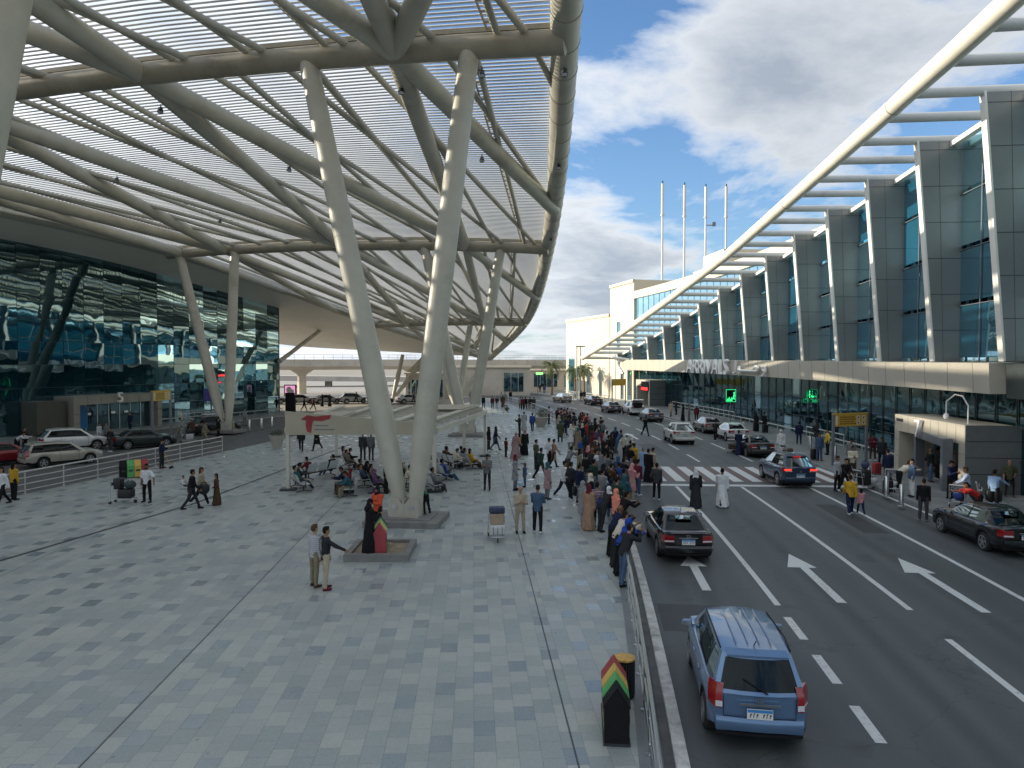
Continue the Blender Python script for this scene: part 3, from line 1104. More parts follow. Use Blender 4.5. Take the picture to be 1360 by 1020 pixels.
rows = []
for y in frange(-30, 128, 80):
    x1 = road(y, -7.55).x
    rows.append([(leftrail(y) + (x1 - leftrail(y)) * t, y, PZ) for t in frange(0, 1, 6)])
plane_struct('plaza', rows, MT['paving'])
YK = frange(-30, 128, 100)
plane_struct('plaza_edge', [[road(y, -7.551, PZ + .004), road(y, -7.16, PZ + .004)] for y in YK], MT['edge'])
mb = MB()
mb.sheet([[road(y, -7.16, PZ + .004), road(y, -7.12, PZ - .03), road(y, -6.97, PZ - .03)] for y in YK])
struct(mb.build('gutter', MT['kerbdark'], flipz=True))
mb = MB()
mb.sheet([[road(y, -6.97, PZ - .03), road(y, -6.96, PZ + .015), road(y, -6.74, PZ + .012), road(y, -6.71, -.01)] for y in YK])
struct(mb.build('kerb', MT['kerb'], flipz=True))
# the pavement in front of the arrivals hall
mb = MB()
mb.sheet([[road(y, 6.70, -.01), road(y, 6.72, .14), road(y, 7.0, .144)] for y in frange(-10, 150, 100)])
struct(mb.build('far_kerb', MT['edge'], flipz=True))
rows = []
for y in frange(-10, 150, 100):
    a = road(y, 7.0, .14); b_ = fac(y, 4.5, .14)
    rows.append([a.lerp(b_, t) for t in (0, .5, 1)])
plane_struct('pavement', rows, MT['pavement'])
# the departures forecourt road on the left and its pavement along the glass wall
WA, WB = Vector((-42.5, 62, 0)), Vector((-30, 92, 0))
wd = (WB - WA).normalized()                      # along the glass wall, away from us
wn_ = Vector((wd.y, -wd.x, 0))                    # out of the wall, towards the plaza


def wall(s, o=0., z=0.):
    p = WA + wd * s + wn_ * o
    return Vector((p.x, p.y, z))


rows = []
for y in frange(-30, 130, 60):
    s = (y - 62) / wd.y
    rows.append([wall(s, 2, .0), (leftrail(y), y, .0)])
plane_struct('forecourt_road', rows, MT['asphalt2'])
mb = MB()
mb.sheet([[wall(s, -1, .15), wall(s, 5.0, .15), wall(s, 5.03, 0)] for s in frange(-110, 34, 30)])
struct(mb.build('forecourt_pavement', MT['pavement'], flipz=True))
MT['bleached'] = M('bleached_concrete_yard', (.34, .32, .285), .9, var=.12, scale=.3, world=True)
plane_struct('car_park', [[(-160, 128, -.02), (60, 128, -.02)], [(-160, 330, -.02), (60, 330, -.02)]], MT['bleached'])
plane_struct('car_park_lane', [[(-120, 95, -.012), (-20, 95, -.012)], [(-120, 129, -.012), (-4, 129, -.012)]], MT['bleached'])
mb = MB()
ch = [(-21.5, 3), (-16.6, 23.2), (-14.5, 32.3), (-13.7, 42), (-12.6, 56)]
mb.sheet([[(x - .08, y, PZ + .005), (x + .08, y, PZ + .005)] for x, y in ch])
struct(mb.build('drain_channel', MT['channel'], flipz=True))

# ---- road markings: one sheet for each run of paint
ZM = .005


def strip(name, y0, y1, off, wid, mat='white_line', z=ZM):
    n = max(2, int(abs(y1 - y0) / 2) + 2)
    return plane_struct(name, [[road(y, off - wid / 2, z), road(y, off + wid / 2, z)] for y in frange(y0, y1, n)], MT[mat])


strip('lane_line', 18.8, 37.4, -3.35, .17)
strip('lane_line', 18.8, 37.4, .05, .17)
strip('lane_line', 8.0, 37.4, 3.55, .17)
strip('edge_line', -5, 37.4, 6.42, .16)
strip('edge_line', 45.5, 110, 6.42, .14)
for y0, y1 in ((6.6, 7.7), (9.0, 10.4), (11.75, 13.1), (14.05, 15.5), (16.4, 17.9)):
    strip('lane_dash', y0, y1, -3.35, .20)
for y0, y1 in ((7., 9.6), (13.4, 16.8), ):
    strip('lane_dash', y0, y1, .05, .17)
for k in range(12):
    y = 46.8 + 6.5 * k
    strip('lane_dash', y, y + 3.8, -.1, .16)
    strip('lane_dash', y + .3, y + 4.2, 3.45, .16)
    if k > 1:
        strip('lane_dash', y - .5, y + 2.2, -3.6, .16)
# the pedestrian crossing
plane_struct('crossing_bed', [[road(39.0, o, .004) for o in (-6.7, 0, 6.7)], [road(44.6, o, .004) for o in (-6.7, 0, 6.7)]], MT['red_line'])
for k in range(13):
    o = -6.2 + 1.04 * k
    plane_struct('crossing_stripe', [[road(39.05, o, .009), road(39.05, o + .55, .009)], [road(44.55, o, .009), road(44.55, o + .55, .009)]], MT['white_line'])
plane_struct('stop_line', [[road(37.55, o, ZM + .004) for o in (-6.6, 0, 6.6)], [road(38.1, o, ZM + .004) for o in (-6.6, 0, 6.6)]], MT['white_line'])


def arrow(y0, y1, off, slant=0.):
    mb = MB()
    a, b_ = road(y0, off, ZM), road(y1, off, ZM)
    d = (b_ - a); L = d.length; d.normalize(); n = Vector((d.y, -d.x, 0))
    hl = L * .33
    p = lambda s, o: a + d * s + n * o
    mb.add([p(0, -.13), p(0, .13), p(L - hl, .13), p(L - hl, -.13)], [(0, 1, 2, 3)])
    mb.add([p(L - hl + .002, -.42 + slant), p(L - hl + .002, .42 + slant * .3), p(L, slant * .2)], [(0, 1, 2)])
    struct(mb.build('lane_arrow', MT['white_line'], flipz=True))


arrow(19.9, 23.6, -5.05)
arrow(19.2, 24.2, -1.55, -.1)
arrow(18.8, 24.0, 1.95, -.12)
arrow(60.5, 65.6, -1.9, -.2)

# ------------------------------------------------------------------ the louvred canopy
RT = [(-.3, -5, 19.9), (2.1, 28.5, 20.0), (3.1, 61, 17.0), (1.9, 93, 12.4), (-3.6, 118, 7.6)]
LT = [(-62, 8, 20.5), (-46.6, 40.5, 19.3), (-33.5, 70, 17.9), (-19.5, 103, 12.6), (-3.9, 118.3, 7.7)]


def cr(T, u):
    T = [Vector(p) for p in T]
    n = len(T)
    T = [T[0] * 2 - T[1]] + T + [T[-1] * 2 - T[-2]]
    i = min(max(int(u), 0), n - 2)
    t = u - i
    p0, p1, p2, p3 = T[i], T[i + 1], T[i + 2], T[i + 3]
    return .5 * (2 * p1 + (p2 - p0) * t + (2 * p0 - 5 * p1 + 4 * p2 - p3) * t * t + (3 * p1 - p0 - 3 * p2 + p3) * t ** 3)


def bulge(u):
    return max(0, 1.0 - .35 * abs(u - .8)) if u < 3 else max(0, .23 * (4 - u))


def S(u, v, dz=0.):
    a, b_ = cr(RT, u), cr(LT, u)
    p = a.lerp(b_, v)
    p.z += bulge(u) * 4 * v * (1 - v) + dz
    return p


_gr = [(u, v, *proj(S(u, v))) for u in frange(.85, 4, 120) for v in frange(-.02, 1.02, 60)]
_gu = np.array(_gr)


def surf(px, py):
    """canopy coordinates of the point seen at a pixel of the photograph"""
    d = (_gu[:, 2] - px) ** 2 + (_gu[:, 3] - py) ** 2
    i = int(d.argmin())
    u, v = _gu[i, 0], _gu[i, 1]
    h = 1e-3
    for _ in range(12):
        x0, y0 = proj(S(u, v)); xu, yu = proj(S(u + h, v)); xv, yv = proj(S(u, v + h))
        a, b_, c, d_ = (xu - x0) / h, (xv - x0) / h, (yu - y0) / h, (yv - y0) / h
        det = a * d_ - b_ * c
        if abs(det) < 1e-6:
            break
        ex, ey = px - x0, py - y0
        du, dv = (d_ * ex - b_ * ey) / det, (a * ey - c * ex) / det
        u += max(-.05, min(.05, du)); v += max(-.05, min(.05, dv))
    return min(max(u, 0), 4), min(max(v, -.01), 1.01)


canopy = thing('louvred_canopy', 'vast curved louvred steel canopy sweeping over the plaza on leaning columns', 'canopy', (-15, 60, 0))


def ctube(name, pts, r, mat='steel_paint', seg=14):
    mb = MB(); mb.tube(pts, r, seg)
    return mb.build(name, MT[mat], canopy, True, smooth=50)


def path(a, b_, dz, n=10):
    p, q = S(a[0], a[1], dz), S(b_[0], b_[1], dz)       # straight members between the curved beams
    return [p.lerp(q, t) for t in frange(0, 1, n)]


DZ = -.85          # structure hangs under the louvre sheet
ctube('edge_tube', [S(u, 0, -.35) for u in frange(0, 4, 90)], [.60 - .12 * max(0, i / 89 - .6) for i in range(90)], seg=20)
etube = [o for o in canopy.children if o.name.startswith('edge_tube')][0]
for u in frange(.95, 3.4, 34):     # joint collars round the edge tube
    p, q = S(u, 0, -.35), S(u + .002, 0, -.35)
    mb = MB(); mb.tube([p, q], .625 - .12 * max(0, u / 4 - .6), 20)
    mb.build('joint_collar', MT['beam_paint'], etube, True, smooth=50)
ctube('inner_edge_tube', [S(u, 1, -.5) for u in frange(0, 4, 70)], .55)
for u in (0, 1, 2, 3):
    ctube('cross_beam', [S(u, v, DZ) for v in frange(0, 1, 24)], .50 if u < 3 else .42, 'beam_paint')
    mb = MB()                        # gutter flange riding on the beam
    for v0, v1 in zip(frange(0.01, .99, 24), frange(0.01, .99, 24)[1:]):
        mb.bar(S(u, v0, DZ + .56), S(u, v1, DZ + .56), .5, .2)
    mb.build('beam_flange', MT['beam_paint'], canopy, True)
E0 = (2, 0.0)
n1_, n2_ = surf(222, 97), surf(537, 66)
m0, m1, m2 = surf(622, 322), surf(468, 322), surf(318, 327)
n1_ = (1, n1_[1]); n2_ = (1, n2_[1]); m0 = (2, m0[1]); m1 = (2, m1[1]); m2 = (2, m2[1])
dv = n1_[1] - n2_[1]
n3_ = (1, n1_[1] + dv * .95); n4_ = (1, min(.985, n1_[1] + dv * 1.9))
m3 = (2, min(.96, m2[1] + (m2[1] - m1[1])))
p0, p1 = (3, surf(644, 422)[1]), (3, surf(546, 424)[1])
e1, e2 = surf(728, 262), surf(703, 386)
z0 = [(0, n2_[1] * .55), (0, n1_[1] * .8), (0, n3_[1] * .9), (0, n4_[1] * .95)]
diag = [(n2_, (e1[0], 0)), (n2_, m0), (n1_, m0), (n1_, m1), (n3_, m1), (n3_, m2), (n4_, m2), (n4_, m3),
        (m0, (e2[0], 0)), (m0, p0), (m1, p0), (m1, p1), (m2, p1), (m2, (2.72, .99)), (m3, (2.45, .99)),
        (p0, (3.45, .03)), (p0, (3.6, .5)), (p1, (3.6, .5)), (p1, (3.4, .97)),
        (n2_, z0[0]), (n2_, z0[1]), (n1_, z0[1]), (n1_, z0[2]), (n3_, z0[2]), (n3_, z0[3]), ((.55, 0), n2_)]
for a, b_ in diag:
    ctube('diagonal_tube', path(a, b_, DZ, 14), .46 if max(a[0], b_[0]) <= 2.01 else .40)
# lighter rafters in two crossing families; every second one carries an openwork gutter
lines = []
for u0 in (0, 1, 2):
    k = 13
    for i in range(k + 1):
        v = i / k
        lines.append(((u0, v), (u0 + 1, max(0, min(1, v * .97 - .02 + (.04 if u0 == 2 else 0)))), i % 2 == 1))
    for i in range(k - 1):
        v = (i + .4) / k
        v2 = v - 2.0 / k
        if v2 < 0:
            lines.append(((u0, v), (u0 + v / (2.0 / k), 0), False))
        else:
            lines.append(((u0, v), (u0 + 1, v2), False))
for i in range(7):
    lines.append(((3, i / 7 + .05), (3.8, i / 7 + .02), False))
for a, b_, lad in lines:
    ctube('rafter', path(a, b_, -.5, 12), .155, seg=8)
    if lad:
        mb = MB()
        off = .34 / 40
        pa = path((a[0], a[1] + off), (b_[0], b_[1] + off), -.30, 40)
        pb = path((a[0], a[1] + off * .2), (b_[0], b_[1] + off * .2), -.30, 40)
        mb.tube(pa, .05, 5)
        for p, q in zip(pa, pb):
            mb.bar(p, q, .10, .06)
        mb.build('gutter_lattice', MT['beam_paint'], canopy, True)
for u0 in range(4):
    mb = MB()
    a, b_ = cr(RT, u0), cr(RT, u0 + 1)
    L = (cr(LT, u0 + .5) - cr(LT, u0)).length + (cr(LT, u0 + 1) - cr(LT, u0 + .5)).length
    L = (L + (b_ - a).length) / 2
    n = int(L / .335)
    for i in range(n):
        u = u0 + (i + .5) / n
        mb.tube([S(u, v) for v in frange(.004, .992, 7)], .054, 4, caps=False)
    mb.build('louvre_screen', MT['louvre'], canopy, True)
# floodlights under the canopy
for px, py in ((213, 106), (533, 76), (155, 208), (384, 192), (640, 176), (292, 268), (752, 60), (750, 195), (735, 300), (420, 66), (640, 50)):
    u, v = surf(px, py)
    p = S(u, v, DZ - .5)
    if v < .012:
        p = S(u, 0, -1.0)
    t = thing('floodlight', '', 'floodlight', p)
    t.scale = (.62, .62, .62)
    mb = MB(); mb.tube([(0, 0, .25), (0, 0, .02)], .05, 8); mb.bar((-.2, 0, .0), (.2, 0, .0), .06, .05)
    mb.build('bracket', MT['darkmetal'], t)
    mb = MB(); mb.tube([(0, 0, -.02), (.0, -.05, -.22), (0, -.12, -.42)], [.13, .2, .25], 12)
    mb.build('lamp_head', MT['darkmetal'], t, smooth=40)
    mb = MB(); mb.tube([(0, -.121, -.422), (0, -.124, -.435)], [.22, .22], 12)
    mb.build('lens', MT['clearlens'], t)
    FL = globals().setdefault('FLOODS', []); FL.append((px, py, t))
fl_txt = {0: 'hanging floodlight on the near cross beam, where the two leftmost big diagonals meet',
          1: 'hanging floodlight on the near cross beam, between the two legs of the big column',
          2: 'small floodlight under a diagonal tube, high above the glass terminal wall',
          3: 'small floodlight under the diagonal tube just left of the big column',
          4: 'floodlight under the diagonal tube just right of the big column top',
          5: 'small floodlight near the second cross beam, lowest on the glass terminal side',
          6: 'floodlight clipped on the canopy edge tube beside the near cross beam',
          7: 'floodlight clipped on the canopy edge tube halfway down to the second cross beam',
          8: 'floodlight clipped on the canopy edge tube level with the second cross beam',
          9: 'floodlight fixed at the top of the big column left leg',
          10: 'floodlight fixed at the top of the big column right leg'}
for i, (px, py, t) in enumerate(FLOODS):
    LABELS.pop('', None)
    tag(t, fl_txt[i], 'floodlight', 'floodlights under the canopy')
# ------------------------------------------------------------------ V columns


def vcolumn(base, ta, tb, label, scale=1., mat='steel_paint', plinth=True):
    base = Vector(base)
    t = thing('leaning_column', label, 'column', base, 0, 'V shaped steel columns')
    axis = (Vector(tb) - Vector(ta)); axis.z = 0; axis.normalize()
    nrm = Vector((-axis.y, axis.x, 0))
    for tp, sgn in ((Vector(ta), -1), (Vector(tb), 1)):
        lo = base + axis * (sgn * .38 * scale) + Vector((0, 0, 1.15 * scale))
        pts, rs = [], []
        for k in range(19):
            q = k / 18
            pts.append(lo.lerp(tp, q))
            if q < .16:
                r_ = .29 + (.455 - .29) * math.sin(q / .16 * math.pi / 2)
            else:
                r_ = .455 - .05 * max(0, (q - .55) / .45) ** 1.4
            rs.append(r_ * scale)
        mb = MB(); mb.tube(pts, rs, 24)
        leg = mb.build('leg', MT[mat], t, True, smooth=50)
        mb = MB()
        for q in (.155, .36, .58, .80, .93):
            c = lo.lerp(tp, q); d = (tp - lo).normalized() * .012
            i = int(q * 18); r_ = rs[i] + (rs[min(18, i + 1)] - rs[i]) * (q * 18 - i)
            mb.tube([c - d, c + d], r_ + .007, 24)
        mb.build('weld_band', MT['steel_paint'], leg, True, smooth=50)
        mb = MB()        # forked shoe and pin under each leg
        mb.tube([base + axis * (sgn * .32 * scale) + Vector((0, 0, .25 * scale)), lo + (tp - lo).normalized() * .06], [.30 * scale, .30 * scale], 16)
        mb.build('shoe', MT[mat], t, True, smooth=50)
        mb = MB()
        c = base + axis * (sgn * .36 * scale) + Vector((0, 0, .68 * scale))
        mb.tube([c - nrm * .47 * scale, c + nrm * .47 * scale], .10 * scale, 14)
        mb.build('hinge_pin', MT['alu'], t, True, smooth=40)
    mb = MB()
    for off in (-.40, .40):     # curved gusset plates on both faces
        poly = [(-.62, .22), (.62, .22), (.67, .45), (.66, .75), (.56, .98), (.38, 1.05), (.2, 1.0), (.06, .8), (-.06, .8), (-.2, 1.0), (-.38, 1.05), (-.56, .98), (-.66, .75), (-.67, .45)]
        mb.prism([(a * scale, b_ * scale) for a, b_ in poly], lambda a, b_: base + axis * a + nrm * (off * scale - .03) + Vector((0, 0, b_)), nrm * .06)
    mb.prism([(-.45 * scale, .2 * scale), (.45 * scale, .2 * scale), (.45 * scale, .98 * scale), (-.45 * scale, .98 * scale)],
             lambda a, b_: base + nrm * a - axis * .03 + Vector((0, 0, b_)), axis * .06)
    mb.build('gusset', MT[mat], t, True)
    if plinth:
        mb = MB()
        ang = math.atan2(axis.y, axis.x) + .12
        mb.box(base + Vector((0, 0, .11)), (3.0 * scale, 2.3 * scale, .22), ang)
        mb.box(base + Vector((0, 0, .235)), (2.2 * scale, 1.5 * scale, .06), ang)
        mb.build('plinth', MT['dark_concrete'], t, True)
    return t


def top(u, px, py):
    return S(u, surf(px, py)[1], DZ - .2)


v1b = P(541, 693, PZ)
vcolumn(v1b, top(1, 430, 75), top(1, 629, 55), 'tall V column at the front of the plaza, rising to the near cross beam')
v3b = P(621, 579, PZ)
vcolumn(v3b, top(2, 573, 324), top(2, 666, 320), 'V column behind the big one, beside the far end of the waiting pavilion')
v2b = P(299, 574, .15)
vcolumn(v2b, top(2, 256, 330), top(2, 334, 328), 'V column on the forecourt in front of the glass terminal wall')
v4b = P(606, 545, PZ)
vcolumn(v4b, top(3, 580, 424), top(3, 626, 422), 'short V column farthest under the canopy, at its low end', .9)
# the leg that fills the top left corner belongs to a column nearer to us
a = Vector((-13.72, 20, 16.9)); d = Vector((-.22, 0, -1))
b0 = a + d * ((a.z - PZ) / 1.0) * 1.0
b0.z = PZ
vcolumn(b0, b0 + Vector((-3.6, .9, 19.2)), a + Vector((.53, 0, 2.4)), 'bluish V column leg cut by the left edge of the picture, nearest of all', 1.15)


# ------------------------------------------------------------------ glass terminal on the left
gt = thing('glass_terminal', 'dark teal glass terminal under a sweeping cream soffit, doorway number 5', 'terminal', WA)


def walltop(s):
    # follows the soffit down towards its far end
    y = WA.y + wd.y * s
    return 18.2 if y < 60 else 18.2 - (y - 60) * .128


mb = MB()
rnd = random.Random(5)
PW = 2.05
S0, S1 = -100, (WB - WA).length
ns = int((S1 - S0) / PW)
for i in range(ns):
    s0, s1 = S1 - (i + 1) * PW, S1 - i * PW
    zt = min(walltop(s0), walltop(s1)) + 1.2
    zs = [.15 + k * 2.05 for k in range(9)]
    zs = [z for z in zs if z < zt - .5] + [zt]
    for za, zb in zip(zs, zs[1:]):
        tx, ty = rnd.gauss(0, .006), rnd.gauss(0, .006)
        o_ = [tx * -1 + ty * -1, tx - ty, tx + ty, -tx + ty]
        mb.add([wall(s0 + .02, o_[0], za + .02), wall(s1 - .02, o_[1], za + .02), wall(s1 - .02, o_[2], zb - .02), wall(s0 + .02, o_[3], zb - .02)], [(0, 1, 2, 3)])
mb.build('curtain_glazing', MT['glass_left'], gt, True)
mb = MB()
for i in range(ns + 1):
    s = S1 - i * PW
    mb.bar(wall(s, -.06, .15), wall(s, -.06, walltop(s) + 1.0), .05, .10)
for k in range(1, 9):
    z = .15 + 2.05 * k
    smax = S1 if z < walltop(S1) + 1 else (18.2 + 1.0 - z) / .128 + 60 - WA.y
    if z > walltop(S1) + 1:
        smax = min(S1, ((18.2 + 1.0 - z) / .128 + 60 - WA.y) / wd.y)
    if smax > S0:
        mb.bar(wall(S0, -.06, z), wall(smax, -.06, z), .10, .05)
mb.build('mullion_grid', MT['darkmetal'], gt, True)
mb = MB()      # end return of the glass box and its inside walls
mb.box(wall(S1 + .02, -6, 7.8), (.3, 12, 15.3), math.atan2(wd.y, wd.x))
mb.box(wall((S0 + S1) / 2, -14, 8), (S1 - S0, 1, 16), math.atan2(wd.y, wd.x))
mb.build('end_wall', MT['darkmetal'], gt, True)
# roof: cream soffit lofted from the canopy's inner edge back over the glass, and its top skin
front, back = [], []
for u in frange(0, 4, 40):
    front.append(S(u, 1, -.95))
BK = [(-76, 2, 20.2), (-57, 36, 19.0), (-44.5, 71, 17.6), (-42, 128, 9.6), (-4.2, 119.5, 7.7)]
bk2 = [(-80, 0, 20.0), (-60, 40, 18.8), (-50, 72, 17.2), (-47, 100, 13.2), (-42, 130, 9.5), (-28.7, 130, 8.7), (-15.8, 125, 8.1), (-4.3, 119.2, 7.65)]
us = [0, 1, 2, 2.45, 2.8, 3.1, 3.55, 4]


def backpt(u):
    for (ua, pa), (ub, pb) in zip(zip(us, bk2), zip(us[1:], bk2[1:])):
        if u <= ub:
            return Vector(pa).lerp(Vector(pb), (u - ua) / (ub - ua))
    return Vector(bk2[-1])


mb = MB()
rows = []
for u, f in zip(frange(0, 4, 40), front):
    b_ = backpt(u)
    r_ = []
    for t in frange(0, 1, 9):
        q = f.lerp(b_, t)
        q.z -= .9 * math.sin(math.pi * t) * (1 if u < 3.2 else (4 - u) / .8)
        r_.append(q)
    rows.append(r_)
mb.sheet(rows)
mb.sheet([[r_[0] + Vector((0, 0, 0)), r_[0] + Vector((0, 0, .55))] for r_ in rows])
top_rows = []
for r_ in rows:
    top_rows.append([r_[0] + Vector((0, 0, .56)), r_[4] + Vector((0, 0, 2.6 * min(1, (r_[0] - r_[-1]).length / 10))), r_[-1] + Vector((0, 0, 1.6 * min(1, (r_[0] - r_[-1]).length / 10))), r_[-1]])
mb.sheet(top_rows)
mb.build('roof', MT['soffit'], gt, True, smooth=40)
mb = MB()      # the hall's roof, further back, seen only by the sun
mb.sheet([[(-80, -10, 21.2), (-150, -10, 21.2)], [(-62, 40, 20.6), (-150, 60, 20.6)], [(-52, 72, 19.2), (-150, 80, 19.2)], [(-48, 95, 16), (-130, 95, 16)]])
mb.build('hall_roof', MT['soffit'], gt, True)
# strut that props the soffit past the end of the glass
mb = MB(); mb.tube([wall(S1 - .3, .4, 6.6), Vector((-28.5, 108, 11.6))], .28, 12)
mb.build('roof_strut', MT['steel_paint'], gt, True, smooth=50)
# doorway 5
pA, pB = 2.8, 12.2
dw = gt
ar = math.atan2(wd.y, wd.x)
mb = MB()
mb.box(wall((pA + pB) / 2, 1.3, 3.05), (pB - pA, 2.6, .75), ar)
mb.box(wall(pA + .3, 1.3, 1.41), (.6, 2.58, 2.52), ar)
mb.box(wall(pB - .25, 1.3, 1.41), (.5, 2.58, 2.52), ar)
for k in range(1, 6):
    pass
fr = mb.build('doorway', M('stone_door_surround', (.27, .25, .21), .6, var=.08, scale=2, world=True), gt, True)
mb = MB()
for k in range(1, 7):
    s = pA + (pB - pA) * k / 7
    mb.box(wall(s, 2.602, 3.05), (.03, .01, .74), ar)
for k in (1, 2):
    for s in (pA + .3, pB - .25):
        mb.box(wall(s, 2.592, .15 + .85 * k), (.6, .012, .025), ar)
mb.build('panel_joint', MT['darkmetal'], fr, True)
mb = MB()
mb.box(wall((pA + pB) / 2, 1.6, 1.41), (pB - pA - 1.1, .06, 2.5), ar)
mb.build('door_glazing', MT['glass_low'], fr, True)
mb = MB()
for k in range(8):
    s = pA + .65 + (pB - pA - 1.25) * k / 7
    mb.box(wall(s, 1.66, 1.41), (.07, .08, 2.48), ar)
mb.build('door_frame', MT['alu'], fr, True)
mb = MB(); mb.box(wall(pA + 1.45, 1.72, 1.45), (1.05, .03, 2.0), ar)
mb.build('poster', MT['blueposter'], fr, True)
mb = MB()
for s in (4.9, 7.4, 8.8):
    mb.box(wall(s, 1.72, 1.75), (.42, .02, .22), ar)
mb.build('notice', MT['plate'], fr, True)
me = text_mesh('number', '5', 1.35, .1)
me.materials.append(MT['letters'])
o = link('door_number', me, fr)
o.matrix_parent_inverse = Matrix.Identity(4)
o.rotation_euler = (R(90), 0, ar)
o.location = wall(7.0, 2.78, 2.75)
# dark service panel to the left of the doorway
mb = MB(); mb.box(wall(1.2, 1.0, 1.6), (2.6, 2.0, 3.0), ar)
mb.build('service_panel', M('brown_service_panel', (.07, .065, .05), .5, world=True), gt, True)

# barrier rails along the glass, white kerb rail
def railing(name, pts, h, nrail, label, cat='guard rail', postgap=2.0, r=.03, mat='chrome', group=None, postmat=None):
    t = thing(name, label, cat, pts[0], 0, group)
    cum = [0]
    for a, b_ in zip(pts, pts[1:]):
        cum.append(cum[-1] + (b_ - a).length)

    def at(s):
        for (a, b_), (c0, c1) in zip(zip(pts, pts[1:]), zip(cum, cum[1:])):
            if s <= c1 + 1e-6:
                return a.lerp(b_, (s - c0) / (c1 - c0))
        return pts[-1]
    n = max(2, int(round(cum[-1] / postgap)) + 1)
    for k in range(n):
        p = at(cum[-1] * k / (n - 1))
        mb = MB(); mb.tube([p, p + Vector((0, 0, h))], r * .9, 8); mb.tube([p, p + Vector((0, 0, .03))], .075, 10)
        mb.build('post', MT[postmat or mat], t, True, smooth=40)
    for k in range(nrail):
        z = h - k * (h - .18) / max(1, nrail - 1) if nrail > 1 else h
        mb = MB(); mb.tube([p + Vector((0, 0, z)) for p in pts], r * (1.25 if k == 0 else .75), 8)
        mb.build('rail', MT[mat], t, True, smooth=40)
    return t


MT['grail'] = M('weathered_galvanised_rail', (.50, .49, .46), .45, metal=.35, var=.15, scale=3)
railing('guard_rail', [Vector((leftrail(y) - .02, y, PZ)) for y in (14, 24, 34.8, 43, 51)], 1.1, 4, 'four bar metal guard rail between the plaza and the forecourt cars', postgap=2.4, r=.035, mat='grail', group='guard rails')
railing('trolley_rail', [wall(s, 2.9, .15) for s in (14.5, 20.5)], 1.0, 2, 'low double rail by the glass wall behind the yellow forecourt sign', postgap=1.5, mat='grail', group='guard rails')
railing('kerb_rail', [wall(s, .5, .15) for s in (12.8, 20, S1)], .4, 1, 'single low rail along the foot of the glass terminal wall', postgap=2.4, r=.045, mat='grail', group='guard rails')
railing('roadside_rail', [road(y, -7.36, PZ) for y in frange(6, 35.5, 14)], 1.05, 3, 'shiny stainless handrail along the plaza kerb, in front of the crowd', postgap=1.5, r=.033, group='guard rails')
railing('roadside_rail', [road(y, -7.36, PZ) for y in frange(60, 112, 16)], 1.05, 3, 'far stretch of stainless handrail beyond the crowd, bending with the kerb', postgap=2.5, r=.033, group='guard rails')
# ------------------------------------------------------------------ arrivals terminal on the right
at = thing('arrivals_terminal', 'grey arrivals terminal with leaning fins, tilted rail canopy and cream fascia', 'terminal', fac(60, 0))
# stations along the curved front, 6.56 m apart
SY = []
y = 32.6
while y < 122:
    SY.append(y)
    t, _ = facdir(y)
    y += 6.56 * t.y
pre = []
y = 32.6
for _ in range(4):
    t, _n = facdir(y)
    y -= 6.56 * t.y
    pre.append(y)
SY = pre[::-1] + SY
HT = [12.3, 12.4, 12.4, 12.35, 12.25, 12.0, 11.6, 11.1, 10.45, 9.65, 8.9, 8.05, 7.08, 6.1, 4.98, 3.78, 2.6, 1.4]
NF = len(SY)


def ht(y):
    return float(np.interp(y, SY[:len(HT)], HT[:NF]))


